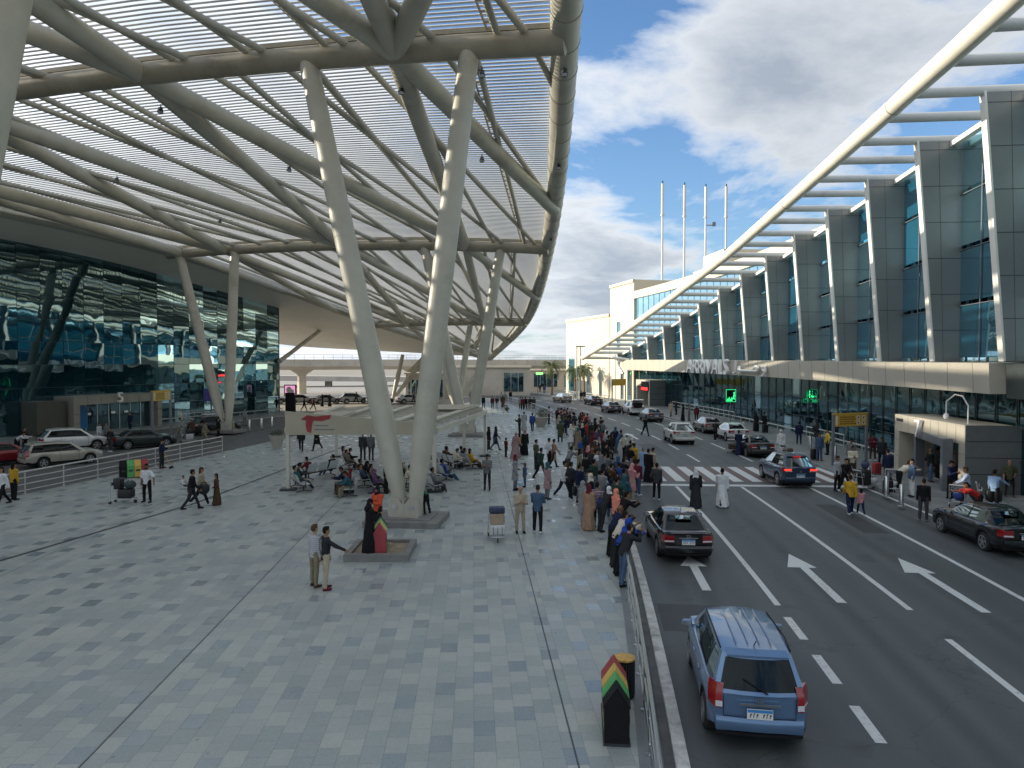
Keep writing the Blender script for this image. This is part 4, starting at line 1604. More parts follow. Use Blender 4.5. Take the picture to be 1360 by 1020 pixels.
BASE = 6.6
MT['fin'] = M('grey_aluminium_panel', (.21, .222, .217), .38, metal=.25, var=.07, scale=.5, world=True, rvar=.08)
MT['finedge'] = M('pale_fin_edge', (.72, .70, .63), .45, var=.06, scale=1., world=True)
MT['fascia'] = M('cream_fascia_panel', (.46, .425, .345), .55, var=.05, scale=.7, world=True)
NV = 17
for i in range(NF):
    y = SY[i]
    if i >= len(HT) or ht(y) < 1.2:
        continue
    t, n = facdir(y)
    H = ht(y)
    b0 = fac(y, 0)

    def q(o, z, s=0.):
        return b0 + n * o + t * s + Vector((0, 0, BASE + z))
    w_ = .42
    lean = .088 * H
    # the blade is a closed solid: outer edge leans out to the road, inner edge upright
    mb = MB()
    mb.add([q(0, 0, 0), q(1.28, 0, 0), q(1.28, 0, w_), q(0, 0, w_), q(-lean, H, 0), q(1.32, H, 0), q(1.32, H, w_), q(-lean, H, w_)],
           [(3, 2, 1, 0), (4, 5, 6, 7), (0, 1, 5, 4), (1, 2, 6, 5), (2, 3, 7, 6), (3, 0, 4, 7)])
    fin_ = mb.build('fin', MT['fin'], at, True)
    mb = MB()
    mb.add([q(-.10, 0, -.02), q(-.005, 0, -.02), q(-.005, 0, w_), q(-.10, 0, w_), q(-lean - .10, H + .1, -.02), q(-lean - .005, H + .1, -.02), q(-lean - .005, H + .1, w_), q(-lean - .10, H + .1, w_)],
           [(3, 2, 1, 0), (4, 5, 6, 7), (0, 1, 5, 4), (1, 2, 6, 5), (2, 3, 7, 6), (3, 0, 4, 7)])
    mb.build('edge_strip', MT['finedge'], fin_, True)
    mb = MB()      # panel joints
    for k in range(1, int(H / 1.95) + 1):
        z = H - .55 - (k - 1) * 1.95
        if z < .2:
            break
        o0 = -lean * z / H
        mb.bar(q(o0, z, -.003), q(1.30, z, -.003), .012, .03)
    mb.bar(q(.42, 0, -.003), q(.30 - lean * .3, H, -.003), .014, .012)
    mb.build('panel_joint', MT['darkmetal'], fin_, True)
    # canopy tubes: one at the fin, one half a bay on
    for s_, o1, o2 in ((0.2, 1.6, 0), (3.28, 1.3, 1)):
        yy = y + s_ * t.y
        if yy > 119:
            continue
        hh = ht(yy)
        t2, n2 = facdir(yy)
        c = fac(yy, 0) + Vector((0, 0, BASE + hh + (.05 if o2 == 0 else .05)))
        ov = 4.35 + .3 * max(0, (yy - 60) / 60)
        mb = MB(); mb.tube([c - n2 * ov, c + n2 * o1], .235, 12)
        mb.build('canopy_tube', MT['tube_grey'], at, True, smooth=50)
    # white header over the glazing of this bay
    if i + 1 < NF and ht(SY[i + 1]) > 1.3:
        y2 = SY[i + 1]
        a_, b_ = fac(y + .45 * t.y, .75, BASE + H - .25), fac(y2, .75, BASE + ht(y2) - .25)
        mb = MB(); mb.bar(a_, b_, .34, .26)
        mb.build('header', MT['finedge'], at, True)
        # glazing
        g0, g1 = fac(y + .43 * t.y, 1.24), fac(y2, 1.24)
        nrow = 4
        mbg = MB()
        for c in range(3):
            pa, pb = g0.lerp(g1, c / 3), g0.lerp(g1, (c + 1) / 3)
            ha, hb = H + (ht(y2) - H) * c / 3, H + (ht(y2) - H) * (c + 1) / 3
            rr = random.Random(i * 7 + c)
            for r_ in range(nrow):
                za, zb = .02 + r_ / nrow, (r_ + 1) / nrow
                tw = rr.gauss(0, .01)
                mbg.add([pa + Vector((tw, 0, BASE + ha * za)), pb + Vector((-tw, 0, BASE + hb * za)), pb + Vector((tw, 0, BASE + hb * zb)), pa + Vector((-tw, 0, BASE + ha * zb))], [(0, 1, 2, 3)])
        wd_ = mbg.build('window', MT['glass_up'], at, True)
        mb = MB()
        for c in (1, 2):
            p = g0.lerp(g1, c / 3) - n * .05
            mb.bar(p + Vector((0, 0, BASE)), p + Vector((0, 0, BASE + H + (ht(y2) - H) * c / 3)), .04, .06)
        for r_ in (1, 2, 3):
            mb.bar(g0 - n * .05 + Vector((0, 0, BASE + H * r_ / nrow)), g1 - n * .05 + Vector((0, 0, BASE + ht(y2) * r_ / nrow)), .06, .045)
        mb.build('mullions', MT['greymetal'], wd_, True)
# edge rail
pts = []
for y in frange(12, 121.5, 60):
    t, n = facdir(y)
    ov = 4.35 + .3 * max(0, (y - 60) / 60)
    pts.append(fac(y, -ov, BASE + max(.35, ht(min(y, SY[len(HT) - 1])) + .05 - max(0, y - SY[len(HT) - 1]) * .2)))
mb = MB(); mb.tube(pts, .42, 18)
er = mb.build('edge_rail', MT['rail_paint'], at, True, smooth=50)
for k in range(3, 58, 9):
    d = (pts[k + 1] - pts[k]).normalized() * .03
    mb = MB(); mb.tube([pts[k] - d, pts[k] + d], .435, 18)
    mb.build('rail_joint', MT['beam_paint'], er, True, smooth=50)
# far end: the canopy folds down to the ground as a slim white leg
e_ = pts[-1]
mb = MB()
mb.tube([e_, fac(117, -1, BASE + .6), fac(113, .2, BASE + .2)], .26, 10)
mb.tube([fac(118, .6, BASE + 1.2), fac(116.5, -.3, BASE - .8), fac(115.4, .1, 4.6)], .25, 10)
mb.build('end_bracket', MT['finedge'], at, True, smooth=50)
# fascia band
YF = frange(33.2, 115, 44)
mb = MB()
rows = []
for y in YF:
    zt = 6.52 + .35 * (y - 33) / 80
    zb = 5.08 + .2 * (y - 33) / 80
    rows.append([fac(y, 1.9, zb + .02), fac(y, -.35, zb), fac(y, -.42, zt), fac(y, 1.2, zt + .03)])
mb.loft([r_ for r_ in rows], caps=True, closed=True)
fa = mb.build('fascia', MT['fascia'], at, True)
mb = MB()
for y in frange(34.6, 114, 34):
    zt = 6.52 + .35 * (y - 33) / 80
    zb = 5.08 + .2 * (y - 33) / 80
    mb.bar(fac(y, -.356, zb + .02), fac(y, -.424, zt - .01), .02, .012, up=Vector((0, 1, 0)))
mb.build('panel_joint', MT['greymetal'], fa, True)
# near end: darker recessed band
mb = MB()
rows = []
for y in frange(2, 33.15, 12):
    rows.append([fac(y, 2.4, 4.9), fac(y, .35, 4.9), fac(y, .3, 6.5), fac(y, 1.2, 6.53)])
mb.loft(rows)
mb.build('dark_band', M('green_grey_panel', (.055, .068, .066), .4, var=.1, world=True), at, True)
# ground-floor glass
mb = MB()
ya = frange(4, 115, 62)
rr = random.Random(3)
for a_, b_ in zip(ya, ya[1:]):
    for za, zb in ((.15, 1.75), (1.75, 3.4), (3.4, 5.2)):
        tw, tv = rr.gauss(0, .007), rr.gauss(0, .007)
        mb.add([fac(a_ + .02, 1.9 + tw, za), fac(b_ - .02, 1.9 - tw, za), fac(b_ - .02, 1.9 + tv, zb), fac(a_ + .02, 1.9 - tv, zb)], [(0, 1, 2, 3)])
mb.build('ground_floor_glazing', MT['glass_low'], at, True)
mb = MB()
for a_ in ya[::1]:
    mb.bar(fac(a_, 1.84, .15), fac(a_, 1.84, 5.1), .04, .06)
for z in (1.75, 3.4):
    for a_, b_ in zip(ya, ya[1:]):
        mb.bar(fac(a_, 1.84, z), fac(b_, 1.84, z), .06, .035)
mb.build('mullion_grid', MT['darkmetal'], at, True)
# soffit spots seen under the fascia
# the block above: blue glass band and white parapet behind the fins
ROOFZ = 18.0
yb = frange(20, 116, 40)
mb = MB()
mb.sheet([[fac(y, 2.4, 6.6), fac(y, 2.4, 16.9)] for y in yb])
mb.build('upper_band_glazing', MT['glass_band'], at, True)
mb = MB()
for y in frange(22, 115, 46):
    mb.bar(fac(y, 2.36, 6.6), fac(y, 2.36, 16.9), .05, .06)
mb.build('band_mullions', MT['alu'], at, True)
mb = MB()
mb.loft([[fac(y, 2.1, 16.8), fac(y, 2.1, ROOFZ), fac(y, 2.9, ROOFZ), fac(y, 26, ROOFZ - .3), fac(y, 26, 0), fac(y, 2.9, 0.2), fac(y, 2.9, 16.8)] for y in frange(20, 116, 40)])
mb.build('parapet_and_roof', MT['white_wall'], at, True)
mb = MB()
for y, o, sx, sy, sz in ((92, 7, 6, 7, 2.6), (104, 10, 5, 5, 2.0), (80, 9, 5, 6, 1.6), (70, 12, 8, 5, 2.2)):
    p = fac(y, o, ROOFZ + sz / 2 - .05)
    mb.box(p, (sx, sy, sz), .1)
mb.build('roof_hut', MT['white_wall'], at, True)


def block(name, y0, y1, off, z, depth, label, wins):
    c = fac((y0 + y1) / 2, off)
    t = thing(name, label, 'building', c)
    a_, b_ = fac(y0, off), fac(y1, off)
    d = (b_ - a_); L = d.length; d.normalize(); n = Vector((d.y, -d.x, 0))
    mb = MB()
    pts = [a_, b_, b_ + n * depth, a_ + n * depth]
    mb.add([p + Vector((0, 0, -.1)) for p in pts] + [p + Vector((0, 0, z)) for p in pts], [(3, 2, 1, 0), (4, 5, 6, 7), (0, 1, 5, 4), (1, 2, 6, 5), (2, 3, 7, 6), (3, 0, 4, 7)])
    w_ = mb.build('wall', MT['white_wall'], t, True)
    mb = MB()
    for k in range(1, 4):
        mb.bar(a_ - n * .004 + Vector((0, 0, z * k / 4)), b_ - n * .004 + Vector((0, 0, z * k / 4)), .02, .14)
    mb.build('stone_course', M('tan_stone_course', (.66, .58, .45), .8, world=True), w_, True)
    mb = MB()
    mb.bar(a_ - n * .05 + Vector((0, 0, z - .2)), b_ - n * .05 + Vector((0, 0, z - .2)), .3, .5)
    mb.build('coping', MT['white_wall'], t, True)
    for s0, s1, za, zb in wins:
        p, q_ = a_ + d * (L * s0), a_ + d * (L * s1)
        mb = MB()
        mb.add([p - n * .03 + Vector((0, 0, za)), q_ - n * .03 + Vector((0, 0, za)), q_ - n * .03 + Vector((0, 0, zb)), p - n * .03 + Vector((0, 0, zb))], [(0, 1, 2, 3)])
        wi = mb.build('window', MT['glass_band'], t, True)
        mb = MB()
        for e0, e1 in ((p, p), (q_, q_)):
            mb.bar(e0 - n * .06 + Vector((0, 0, za)), e0 - n * .06 + Vector((0, 0, zb)), .12, .12)
        mb.build('frame', MT['alu'], wi, True)
    return t


block('white_block', 116.02, 126, 2.1, 19.9, 24, 'tall pale stone block with slit windows at the end of the terminal', [(.55, .67, 8.6, 13.4), (.06, .22, .2, 5.0), (.40, .50, .2, 4.6)])
block('white_block', 126.05, 146, 2.0, 15.0, 20, 'lower pale stone block at the far end, behind the palms', [(.78, .92, .3, 7.2), (.15, .2, .3, 5.0), (.42, .47, .3, 5.4)])
# doorways of the arrivals hall
def portal(y0, y1, off, h, depth, label_mat='fascia', num=None, led=None):
    t0, n0 = facdir((y0 + y1) / 2)
    mb = MB()
    a_, b_ = fac(y0, off), fac(y1, off)
    d = (b_ - a_).normalized(); n = Vector((d.y, -d.x, 0))
    L = (b_ - a_).length
    pp = lambda s, o, z: a_ + d * s + n * o + Vector((0, 0, z))
    def bx(s0, s1, o0, o1, z0_, z1_):
        vs = [pp(s, o, z) for z in (z0_, z1_) for s, o in ((s0, o0), (s1, o0), (s1, o1), (s0, o1))]
        mb.add(vs, [(3, 2, 1, 0), (4, 5, 6, 7), (0, 1, 5, 4), (1, 2, 6, 5), (2, 3, 7, 6), (3, 0, 4, 7)])
    bx(0, L, 0, depth, h - .95, h)
    bx(0, .55, 0, depth, .14, h - .952)
    bx(L - .55, L, 0, depth, .14, h - .952)
    o = mb.build('doorway', MT['fascia'], at, True)
    mb2 = MB()
    mb = mb2
    for k in range(1, 9):
        s = L * k / 9
        bx(s - .012, s + .012, -.004, .01, h - .94, h - .01)
    for k in (1, 2):
        bx(-.004, .01, .01, depth, .14 + k * .95, .16 + k * .95)
        bx(.02, .53, -.004, .01, .14 + k * .95, .16 + k * .95)
        bx(L - .53, L - .02, -.004, .01, .14 + k * .95, .16 + k * .95)
    mb.build('panel_joint', MT['greymetal'], o, True)
    mb = MB(); bx(.56, L - .56, depth - .25, depth - .2, .14, h - .96)
    mb.build('door_glazing', MT['glass_low'], o, True)
    mb = MB()
    for k in range(7):
        s = .6 + (L - 1.2) * k / 6
        bx(s - .04, s + .04, depth - .34, depth - .26, .14, h - .96)
    bx(.56, L - .56, depth - .34, depth - .26, 2.35, 2.43)
    mb.build('door_frame', MT['alu'], o, True)
    # dark cladding on the cheek that faces us
    mb = MB(); bx(-.03, -.006, .02, depth + .9, .14, h - .01)
    mb.build('dark_cheek', M('dark_cheek_panel', (.135, .145, .143), .45, var=.1, world=True), o, True)
    mb = MB()
    for z_ in (1.1, 1.9, 2.7):
        bx(-.036, -.031, .03, depth + .88, z_, z_ + .025)
    mb.build('cheek_joint', MT['black'], o, True)
    ang = math.atan2(-d.y, -d.x)
    if num:
        me = text_mesh('number', num, 1.35, .09)
        me.materials.append(MT['letters'])
        q_ = link('door_number', me, o)
        q_.location = pp(L * .62, -.16, h - 1.02)
        q_.rotation_euler = (R(90), 0, ang)
    return o, pp, L, ang


por, ppf, pl, pang = portal(34.6, 42.2, -.7, 3.5, 2.2, num='7')
mb = MB()
c = ppf(pl * .93, -.01, 3.25)
mb.bar(ppf(pl * .86, -.012, 3.2), ppf(pl * .97, -.012, 3.2), .02, .16)
mb.build('name_plate', MT['darkmetal'], por, True)
por2, _, _, _ = portal(103.0, 108.5, -.5, 3.9, 2.4)
# freestanding grey gate frame outside door 7
gf = thing('gate_frame', 'blue-grey square metal gate frame outside doorway 7', 'gate', P(1237, 641, .14))
ga, gb = P(1220, 632, .14), P(1256, 652, .14)
mb = MB()
for p in (ga, gb):
    mb.bar(p, p + Vector((0, 0, 2.6)), .5, .22)
mb.build('post', MT['greymetal'], gf, True)
mb = MB(); mb.bar(ga + Vector((0, 0, 2.42)), gb + Vector((0, 0, 2.42)), .48, .40)
mb.build('lintel', MT['greymetal'], gf, True)
# pole lamp over door 7
lp = thing('swan_neck_lamp', 'pale swan neck lamp rising over the doorway numbered 7', 'lamp', ppf(1.6, .6, 3.5))
mb = MB()
b_ = ppf(.9, .6, 3.5); c_ = ppf(3.0, .6, 3.5)
mb.tube([b_, b_ + Vector((0, 0, .9)), b_.lerp(c_, .25) + Vector((0, 0, 1.35)), b_.lerp(c_, .6) + Vector((0, 0, 1.4)), c_ + Vector((0, 0, 1.0)), c_ + Vector((0, 0, .35))], .035, 8)
mb.build('arm', MT['letters'], lp, True, smooth=50)
mb = MB(); mb.ell(c_ + Vector((0, 0, .22)), (.14, .14, .18))
mb.build('lamp_globe', MT['letters'], lp, True, smooth=60)
# ---- lettering on the fascia
sg = thing('arrivals_lettering', 'large silver letters reading ARRIVALS standing on the cream fascia', 'sign', fac(82, -.5, 5.3))
me = text_mesh('letters', 'ARRIVALS', 2.35, .14)
xs = [v.co.x for v in me.vertices]
wdt = max(xs) - min(xs)
ya_, yb_ = 88.6, 75.6
for v in me.vertices:     # follow the gentle curve of the fascia
    f = (v.co.x - min(xs)) / wdt
    y = ya_ + (yb_ - ya_) * f
    p = fac(y, -.70 - v.co.z, 5.22 + v.co.y * 1.0)
    v.co = p
me.materials.append(MT['letters'])
o = link('letter_row', me, sg, True)
sg2 = thing('arrivals_lettering', 'silver Arabic lettering for arrivals standing on the cream fascia', 'sign', fac(68, -.5, 5.3))
STRO = [   # strokes across 0..1 (read from the road, left to right) and height in metres
    [(.00, -.25), (.05, -.28), (.075, -.1), (.08, .5), (.08, 1.35)],
    [(.17, -.42), (.21, -.30), (.235, .05), (.225, .45), (.195, .55), (.165, .42), (.175, .2), (.235, .12), (.30, .1), (.45, .08), (.60, .08)],
    [(.60, .08), (.68, .08), (.76, .12), (.78, .4), (.74, .62), (.69, .6), (.655, .36), (.645, .06)],
    [(.90, -.45), (.95, -.32), (.985, .05), (.975, .5), (.94, .66), (.905, .52), (.915, .22), (.98, .12)]]
mb = MB()
for st in STRO:
    pts = []
    for k in range(len(st) - 1):
        for q_ in frange(0, 1, 4)[:-1]:
            pts.append((st[k][0] + (st[k + 1][0] - st[k][0]) * q_, st[k][1] + (st[k + 1][1] - st[k][1]) * q_))
    pts.append(st[-1])
    mb.tube([fac(74.2 + (65.6 - 74.2) * u, -.66, 5.62 + z * .8) for u, z in pts], .12, 6)
mb.build('letter_row', MT['letters'], sg2, True)
# ---- four masts behind the terminal
for k, (px, yt) in enumerate(((878.5, 246), (907.5, 248), (935.5, 250), (962.5, 250))):
    D = 128 + k * 2
    x = (px - 680) / F * D
    ztop = CAMZ + (480 - yt) / F * D
    t = thing('lighting_mast', ('tall thin white mast, first from the sky side, behind the terminal roof', 'second tall white mast from the stone block, behind the roof',
                                'white mast carrying a small camera arm, third of the row', 'white mast nearest the tilted canopy rail, last of the row')[k], 'mast', (x, D, 0), 0, 'row of tall masts')
    mb = MB(); mb.tube([(0, 0, 0), (0, 0, ztop - 5.6)], [.24, .17], 10)
    mb.build('pole', MT['tube_grey'], t, smooth=50)
    mb = MB(); mb.tube([(0, 0, ztop - 5.6), (0, 0, ztop)], .26, 10); mb.tube([(0, 0, ztop - 5.7), (0, 0, ztop - 5.45)], .36, 10)
    mb.build('sleeve', MT['tube_grey'], t, smooth=50)
    mb = MB(); mb.tube([(0, 0, ztop), (0, 0, ztop + .5)], .10, 8)
    mb.build('tip', MT['black'], t)
    if k == 2:
        mb = MB(); mb.bar((0, 0, ztop - 7), (1.6, 0, ztop - 7), .15, .15); mb.box((1.5, 0, ztop - 6.8), (.6, .5, .7))
        mb.build('camera_arm', MT['greymetal'], t)

# ------------------------------------------------------------------ far end: viaduct, low halls, palms
vd = thing('viaduct', 'pale concrete road viaduct on round piers crossing the far end of the plaza', 'bridge', (-30, 150, 0))
va, vb = Vector((-95, 118, 0)), Vector((60, 188, 0))
vdir = (vb - va).normalized(); vn = Vector((vdir.y, -vdir.x, 0))
L = (vb - va).length
mb = MB()
prof = [(-.2, 7.0), (-.2, 5.6), (1.4, 4.9), (6.4, 4.9), (8.0, 5.6), (8.0, 7.0), (7.7, 7.0), (7.7, 6.2), (.1, 6.2), (.1, 7.0)]
mb.loft([[va + vdir * s - vn * o + Vector((0, 0, z)) for o, z in prof] for s in frange(0, L, 12)])
dk = mb.build('deck', MT['concrete'], vd, True)
mb = MB()
for k in range(int(L / 1.9)):
    p = va + vdir * (k * 1.9) + Vector((0, 0, 7.0)) + vn * .06
    mb.tube([p, p + Vector((0, 0, .95))], .05, 6)
for z in (7.45, 7.95):
    mb.bar(va + vn * .06 + Vector((0, 0, z)), vb + vn * .06 + Vector((0, 0, z)), .07, .07)
mb.build('parapet_rail', MT['alu'], vd, True)
mb = MB()
for k in range(int(L / 3)):
    p = va + vdir * (k * 3.) + vn * .205
    mb.bar(p + Vector((0, 0, 5.62)), p + Vector((0, 0, 6.98)), .05, .02)
mb.build('deck_joint', MT['beam_paint'], dk, True)
for k in range(7):
    s = 12 + k * 23.5
    c = va + vdir * s - vn * 3.9
    mb = MB(); mb.tube([c + Vector((0, 0, -.05)), c + Vector((0, 0, 3.6)), c + Vector((0, 0, 4.0)), c + Vector((0, 0, 4.9))], [.85, .85, 1.0, 2.4], 18)
    pi = mb.build('pier', MT['concrete'], vd, True, smooth=40)
    mb = MB(); mb.tube([c + Vector((0, 0, -.02)), c + Vector((0, 0, 2.4))], .865, 18)
    mb.build('white_band', MT['white_wall'], pi, True, smooth=40)
for k in range(5):
    s = 20 + k * 27
    p = va + vdir * s + vn * 0 + Vector((0, 0, 7))
    t = thing('road_lamp', ('lamp pole on the viaduct far left, beside the glass terminal corner', 'lamp pole on the viaduct, left of the big column', 'lamp pole on the viaduct behind the big column',
                            'lamp pole on the viaduct seen beyond the low canopy tip', 'lamp pole on the viaduct beside the pale stone blocks')[k], 'lamp', p, 0, 'lamp poles on the viaduct')
    mb = MB(); mb.tube([(0, 0, -.02), (0, 0, 7), (.3, 0, 7.6), (1.2, 0, 7.9)], [.09, .06, .05, .04], 8)
    mb.build('pole', MT['alu'], t, smooth=50)
    mb = MB(); mb.box((1.5, 0, 7.9), (.8, .25, .12))
    mb.build('lamp_head', MT['greymetal'], t)
# a second, lower ramp behind it
rp = thing('ramp_bridge', 'lower concrete ramp on square piers behind the viaduct', 'bridge', (-60, 175, 0))
mb = MB()
ra, rb = Vector((-140, 165, 0)), Vector((0, 205, 0))
mb.loft([[ra.lerp(rb, s) + Vector((o * .27, -o * .96, 4.2 - 2.3 * s + z)) for o, z in ((4, 0), (-4, 0), (-4, -1.3), (4, -1.3))] for s in frange(0, 1, 8)])
mb.build('deck', MT['concrete'], rp, True)
for k in range(9):
    mb = MB(); p = ra.lerp(rb, .05 + k * .1); mb.box(p + Vector((0, 0, 1.35 - 1.0 * k * .1)), (1.6, 1.6, 2.9 - 2.1 * k * .1))
    mb.build('pier', MT['concrete'], rp, True)


def hall(name, x0, x1, y, depth, z, label, wins, mat='concrete'):
    t = thing(name, label, 'building', ((x0 + x1) / 2, y, 0))
    mb = MB(); mb.box(((x0 + x1) / 2, y + depth / 2, z / 2 - .05), (x1 - x0, depth, z + .1))
    mb.build('wall', MT[mat], t, True)
    mb = MB(); mb.box(((x0 + x1) / 2, y + depth / 2 - .2, z + .15), (x1 - x0 + .5, depth + .5, .3))
    mb.build('roof', MT['white_wall'], t, True)
    for a_, b_, za, zb in wins:
        mb = MB(); mb.box(((a_ + b_) / 2, y - .02, (za + zb) / 2), (b_ - a_, .08, zb - za))
        wi = mb.build('window', MT['glass_low'], t, True)
        mb = MB()
        for k in range(int((b_ - a_) / 1.4) + 1):
            mb.box((a_ + k * 1.4, y - .08, (za + zb) / 2), (.1, .06, zb - za))
        mb.build('frame', MT['alu'], wi, True)
    return t


hall('low_hall', -11, 3.5, 138, 8, 5.4, 'low beige hall with tall windows under the viaduct', [(-1.6, 2.2, .8, 4.4)])
hall('low_hall', 3.6, 16, 152, 6, 4.6, 'long low hall with dark window strips behind the palms', [(4.6, 9.6, 1.2, 4.0), (11.0, 14.0, 1.2, 3.6)])
hall('low_hall', -19, -11.2, 128, 10, 4.3, 'low entrance hall with shaded dark doors, half hidden by the columns', [(-18.6, -12.4, .2, 3.3)])
cn = thing('entrance_canopy', 'white peaked canopy over the low hall behind the columns', 'canopy', (-15.5, 124, 0))
mb = MB(); mb.prism([(-3.4, 4.8), (3.4, 4.8), (1.0, 7.3), (-1.0, 7.3)], lambda a_, b_: Vector((-14.5 + a_, 122, b_)), Vector((0, 5, 0)))
mb.build('roof', MT['white_wall'], cn, True)
for x in (-17.3, -11.7):
    mb = MB(); mb.box((x, 122.4, 2.4), (.3, .3, 4.9)); mb.build('post', MT['alu'], cn, True)
# supports beneath the soffit, beyond the columns
for k, ((bx_, by_), _n, tps, lab) in enumerate((((521, 532), None, ((535, 471), (563, 477)), 'slim cream V prop carrying the soffit just right of the big column'),
                                          ((604, 540), None, ((590, 496), (640, 486)), 'slim V prop under the low tip of the soffit, behind the far columns'))):
    b_ = P(bx_, by_, 0)
    t = thing('soffit_prop', lab, 'column', b_, 0, 'slim props under the soffit')
    for px, py in tps:
        d = ray(px, py)
        tt = (b_.y + 1) / d.y
        p = Vector((0, 0, CAMZ)) + d * tt
        mb = MB(); mb.tube([b_, b_.lerp(p, .5), p], [.22, .42, .30], 14)
        mb.build('leg', MT['steel_paint'], t, True, smooth=50)


def palm(label, p, h, seed, spread=2.6):
    r_ = random.Random(seed)
    t = thing('palm_tree', label, 'palm tree', p, r_.random() * 6, 'palms by the far bend')
    mb = MB()
    pts = [Vector((.12 * math.sin(k * .5), .08 * k / 8, h * k / 8 - .02)) for k in range(9)]
    mb.tube(pts, [.26, .2, .17, .16, .155, .15, .15, .16, .20], 10)
    for k in range(14):
        z = h * (.15 + .85 * k / 14)
        mb.tube([(.1 * math.sin(z), 0, z), (.1 * math.sin(z), 0, z + .1)], [.19, .16], 9, caps=False)
    mb.build('trunk', MT['trunk'], t)
    mb = MB()
    for k in range(30):
        a_ = k * 2.4 + r_.random() * .5
        el = r_.uniform(-.35, 1.25)
        ln = spread * r_.uniform(.8, 1.15)
        pp = []
        pos = Vector((.05, .08, h))
        ang = el
        for s in range(9):
            pp.append(pos.copy())
            pos = pos + Vector((math.cos(a_) * math.cos(ang), math.sin(a_) * math.cos(ang), math.sin(ang))) * (ln / 8)
            ang -= .22 + .05 * s * .3
        mb.tube(pp, [.035 - .003 * s for s in range(9)], 4, caps=False)
        side = Vector((-math.sin(a_), math.cos(a_), 0))
        for s in range(1, 9):
            for u in (0, .33, .66):
                if s == 8 and u > 0:
                    continue
                q_ = pp[s].lerp(pp[min(8, s + 1)], u)
                fw = (pp[min(8, s + 1)] - pp[s - 1]).normalized()
                ll = .62 * (1 - abs(s / 8 - .45)) * r_.uniform(.8, 1.2)
                for sg_ in (-1, 1):
                    e_ = q_ + side * (sg_ * ll * .75) + fw * ll * .5 + Vector((0, 0, -ll * r_.uniform(.25, .6)))
                    w_ = fw * .045
                    mb.add([q_ - w_, q_ + w_, e_], [(0, 1, 2)])
    mb.build('crown', MT['frond'], t)
    return t


palm('palm with the fullest crown, standing clear before the low far hall', P(733, 526), 5.6, 1, 3.1)
palm('smaller thin palm further left, above the parked truck', P(686, 516), 4.6, 2, 2.7)
palm('palm half hidden at the corner of the lower stone block', P(764, 529), 4.9, 3, 2.6)
palm('palm standing against the tall stone block wall', P(776, 528), 5.2, 4, 2.4)


def tpost(name, p, h, label, cat, r=.06):
    t = thing(name, label, cat, p)
    mb = MB(); mb.tube([(0, 0, 0), (0, 0, h)], r, 8); mb.tube([(0, 0, 0), (0, 0, .06)], r * 2.2, 10)
    mb.build('post', MT['greymetal'], t, smooth=50)
    return t


t = tpost('traffic_light', P(714, 526), 4.1, 'far pole with small green sign lights beside the bend', 'traffic light')
mb = MB(); mb.box((.35, 0, 4.3), (1.3, .2, .42)); mb.build('light_box', M('green_lit_box', (.25, .85, .2), .5, emit=.8), t)
t = tpost('red_sign', P(742, 521), 2.6, 'small square red sign on a post before the palms', 'sign')
mb = MB(); mb.box((0, -.08, 3.2), (1.5, .08, 1.4)); pn = mb.build('panel', MT['redpaint'], t)
mb = MB(); mb.tube([(0, -.122, 2.95), (0, -.14, 2.95)], .28, 14); mb.build('emblem', MT['signwhite'], pn)
for k, (px, py) in enumerate(((766, 530), (771, 530))):
    t = tpost('lamp_post', P(px, py), 9.3, ('slim double lamp post before the lower stone block', 'second slim lamp post close beside its twin')[k], 'lamp post', .09)
    mb = MB(); mb.box((.3, 0, 9.2), (.9, .3, .2)); mb.build('lamp_head', MT['greymetal'], t)


def gantry(pa, pb, h, ph, label, lines=True, mat='yellow_sign', posts=.07):
    c = (pa + pb) / 2
    t = thing('gantry_sign', label, 'sign', c, 0, 'yellow signs on two posts')
    for p in (pa, pb):
        mb = MB(); mb.bar(p, p + Vector((0, 0, h)), posts * 2, posts * 2)
        mb.build('post', MT['greymetal'], t, True)
    d = (pb - pa); L = d.length; d.normalize(); n = Vector((d.y, -d.x, 0))
    mb = MB(); mb.bar(pa + Vector((0, 0, h - ph / 2)) + n * .005, pb + Vector((0, 0, h - ph / 2)) + n * .005, .13, ph)
    mb.bar(pa - d * posts + Vector((0, 0, h + .04)), pb + d * posts + Vector((0, 0, h + .04)), .17, .07)
    pn = mb.build('panel', MT[mat], t, True)
    if lines:
        fr_ = lambda u, z: pa + d * (L * u) + n * .073 + Vector((0, 0, h - ph + ph * z))
        mb = MB()
        for z in (.78, .60, .40, .22):     # rows of small lettering
            u = .17
            r_ = random.Random(int(z * 100))
            while u < .60:
                w_ = r_.uniform(.015, .05)
                mb.add([fr_(u, z - .05), fr_(u + w_, z - .05), fr_(u + w_, z + .05), fr_(u, z + .05)], [(0, 1, 2, 3)])
                u += w_ + .012
        mb.build('lettering', MT['signdark'], pn, True)
        mb = MB()
        for u in (.72, .88):
            for z in (.28, .72):
                mb.add([fr_(u - .05, z - .17), fr_(u + .05, z - .17), fr_(u + .05, z + .17), fr_(u - .05, z + .17)], [(0, 1, 2, 3)])
        mb.add([fr_(.05, .12), fr_(.10, .12), fr_(.10, .88), fr_(.05, .88)], [(0, 1, 2, 3)])
        pc = mb.build('pictogram', MT['signwhite'], pn, True)
        mb = MB()
        fr2 = lambda u, z: pa + d * (L * u) + n * .076 + Vector((0, 0, h - ph + ph * z))
        for u in (.72, .88):
            for z in (.28, .72):
                mb.prism([(u - .03, z - .06), (u + .005, z - .11), (u + .03, z + .03), (u + .005, z + .12), (u - .02, z + .06)], fr2, n * .002)
        mb.build('symbol', MT['signdark'], pc, True)
    return t


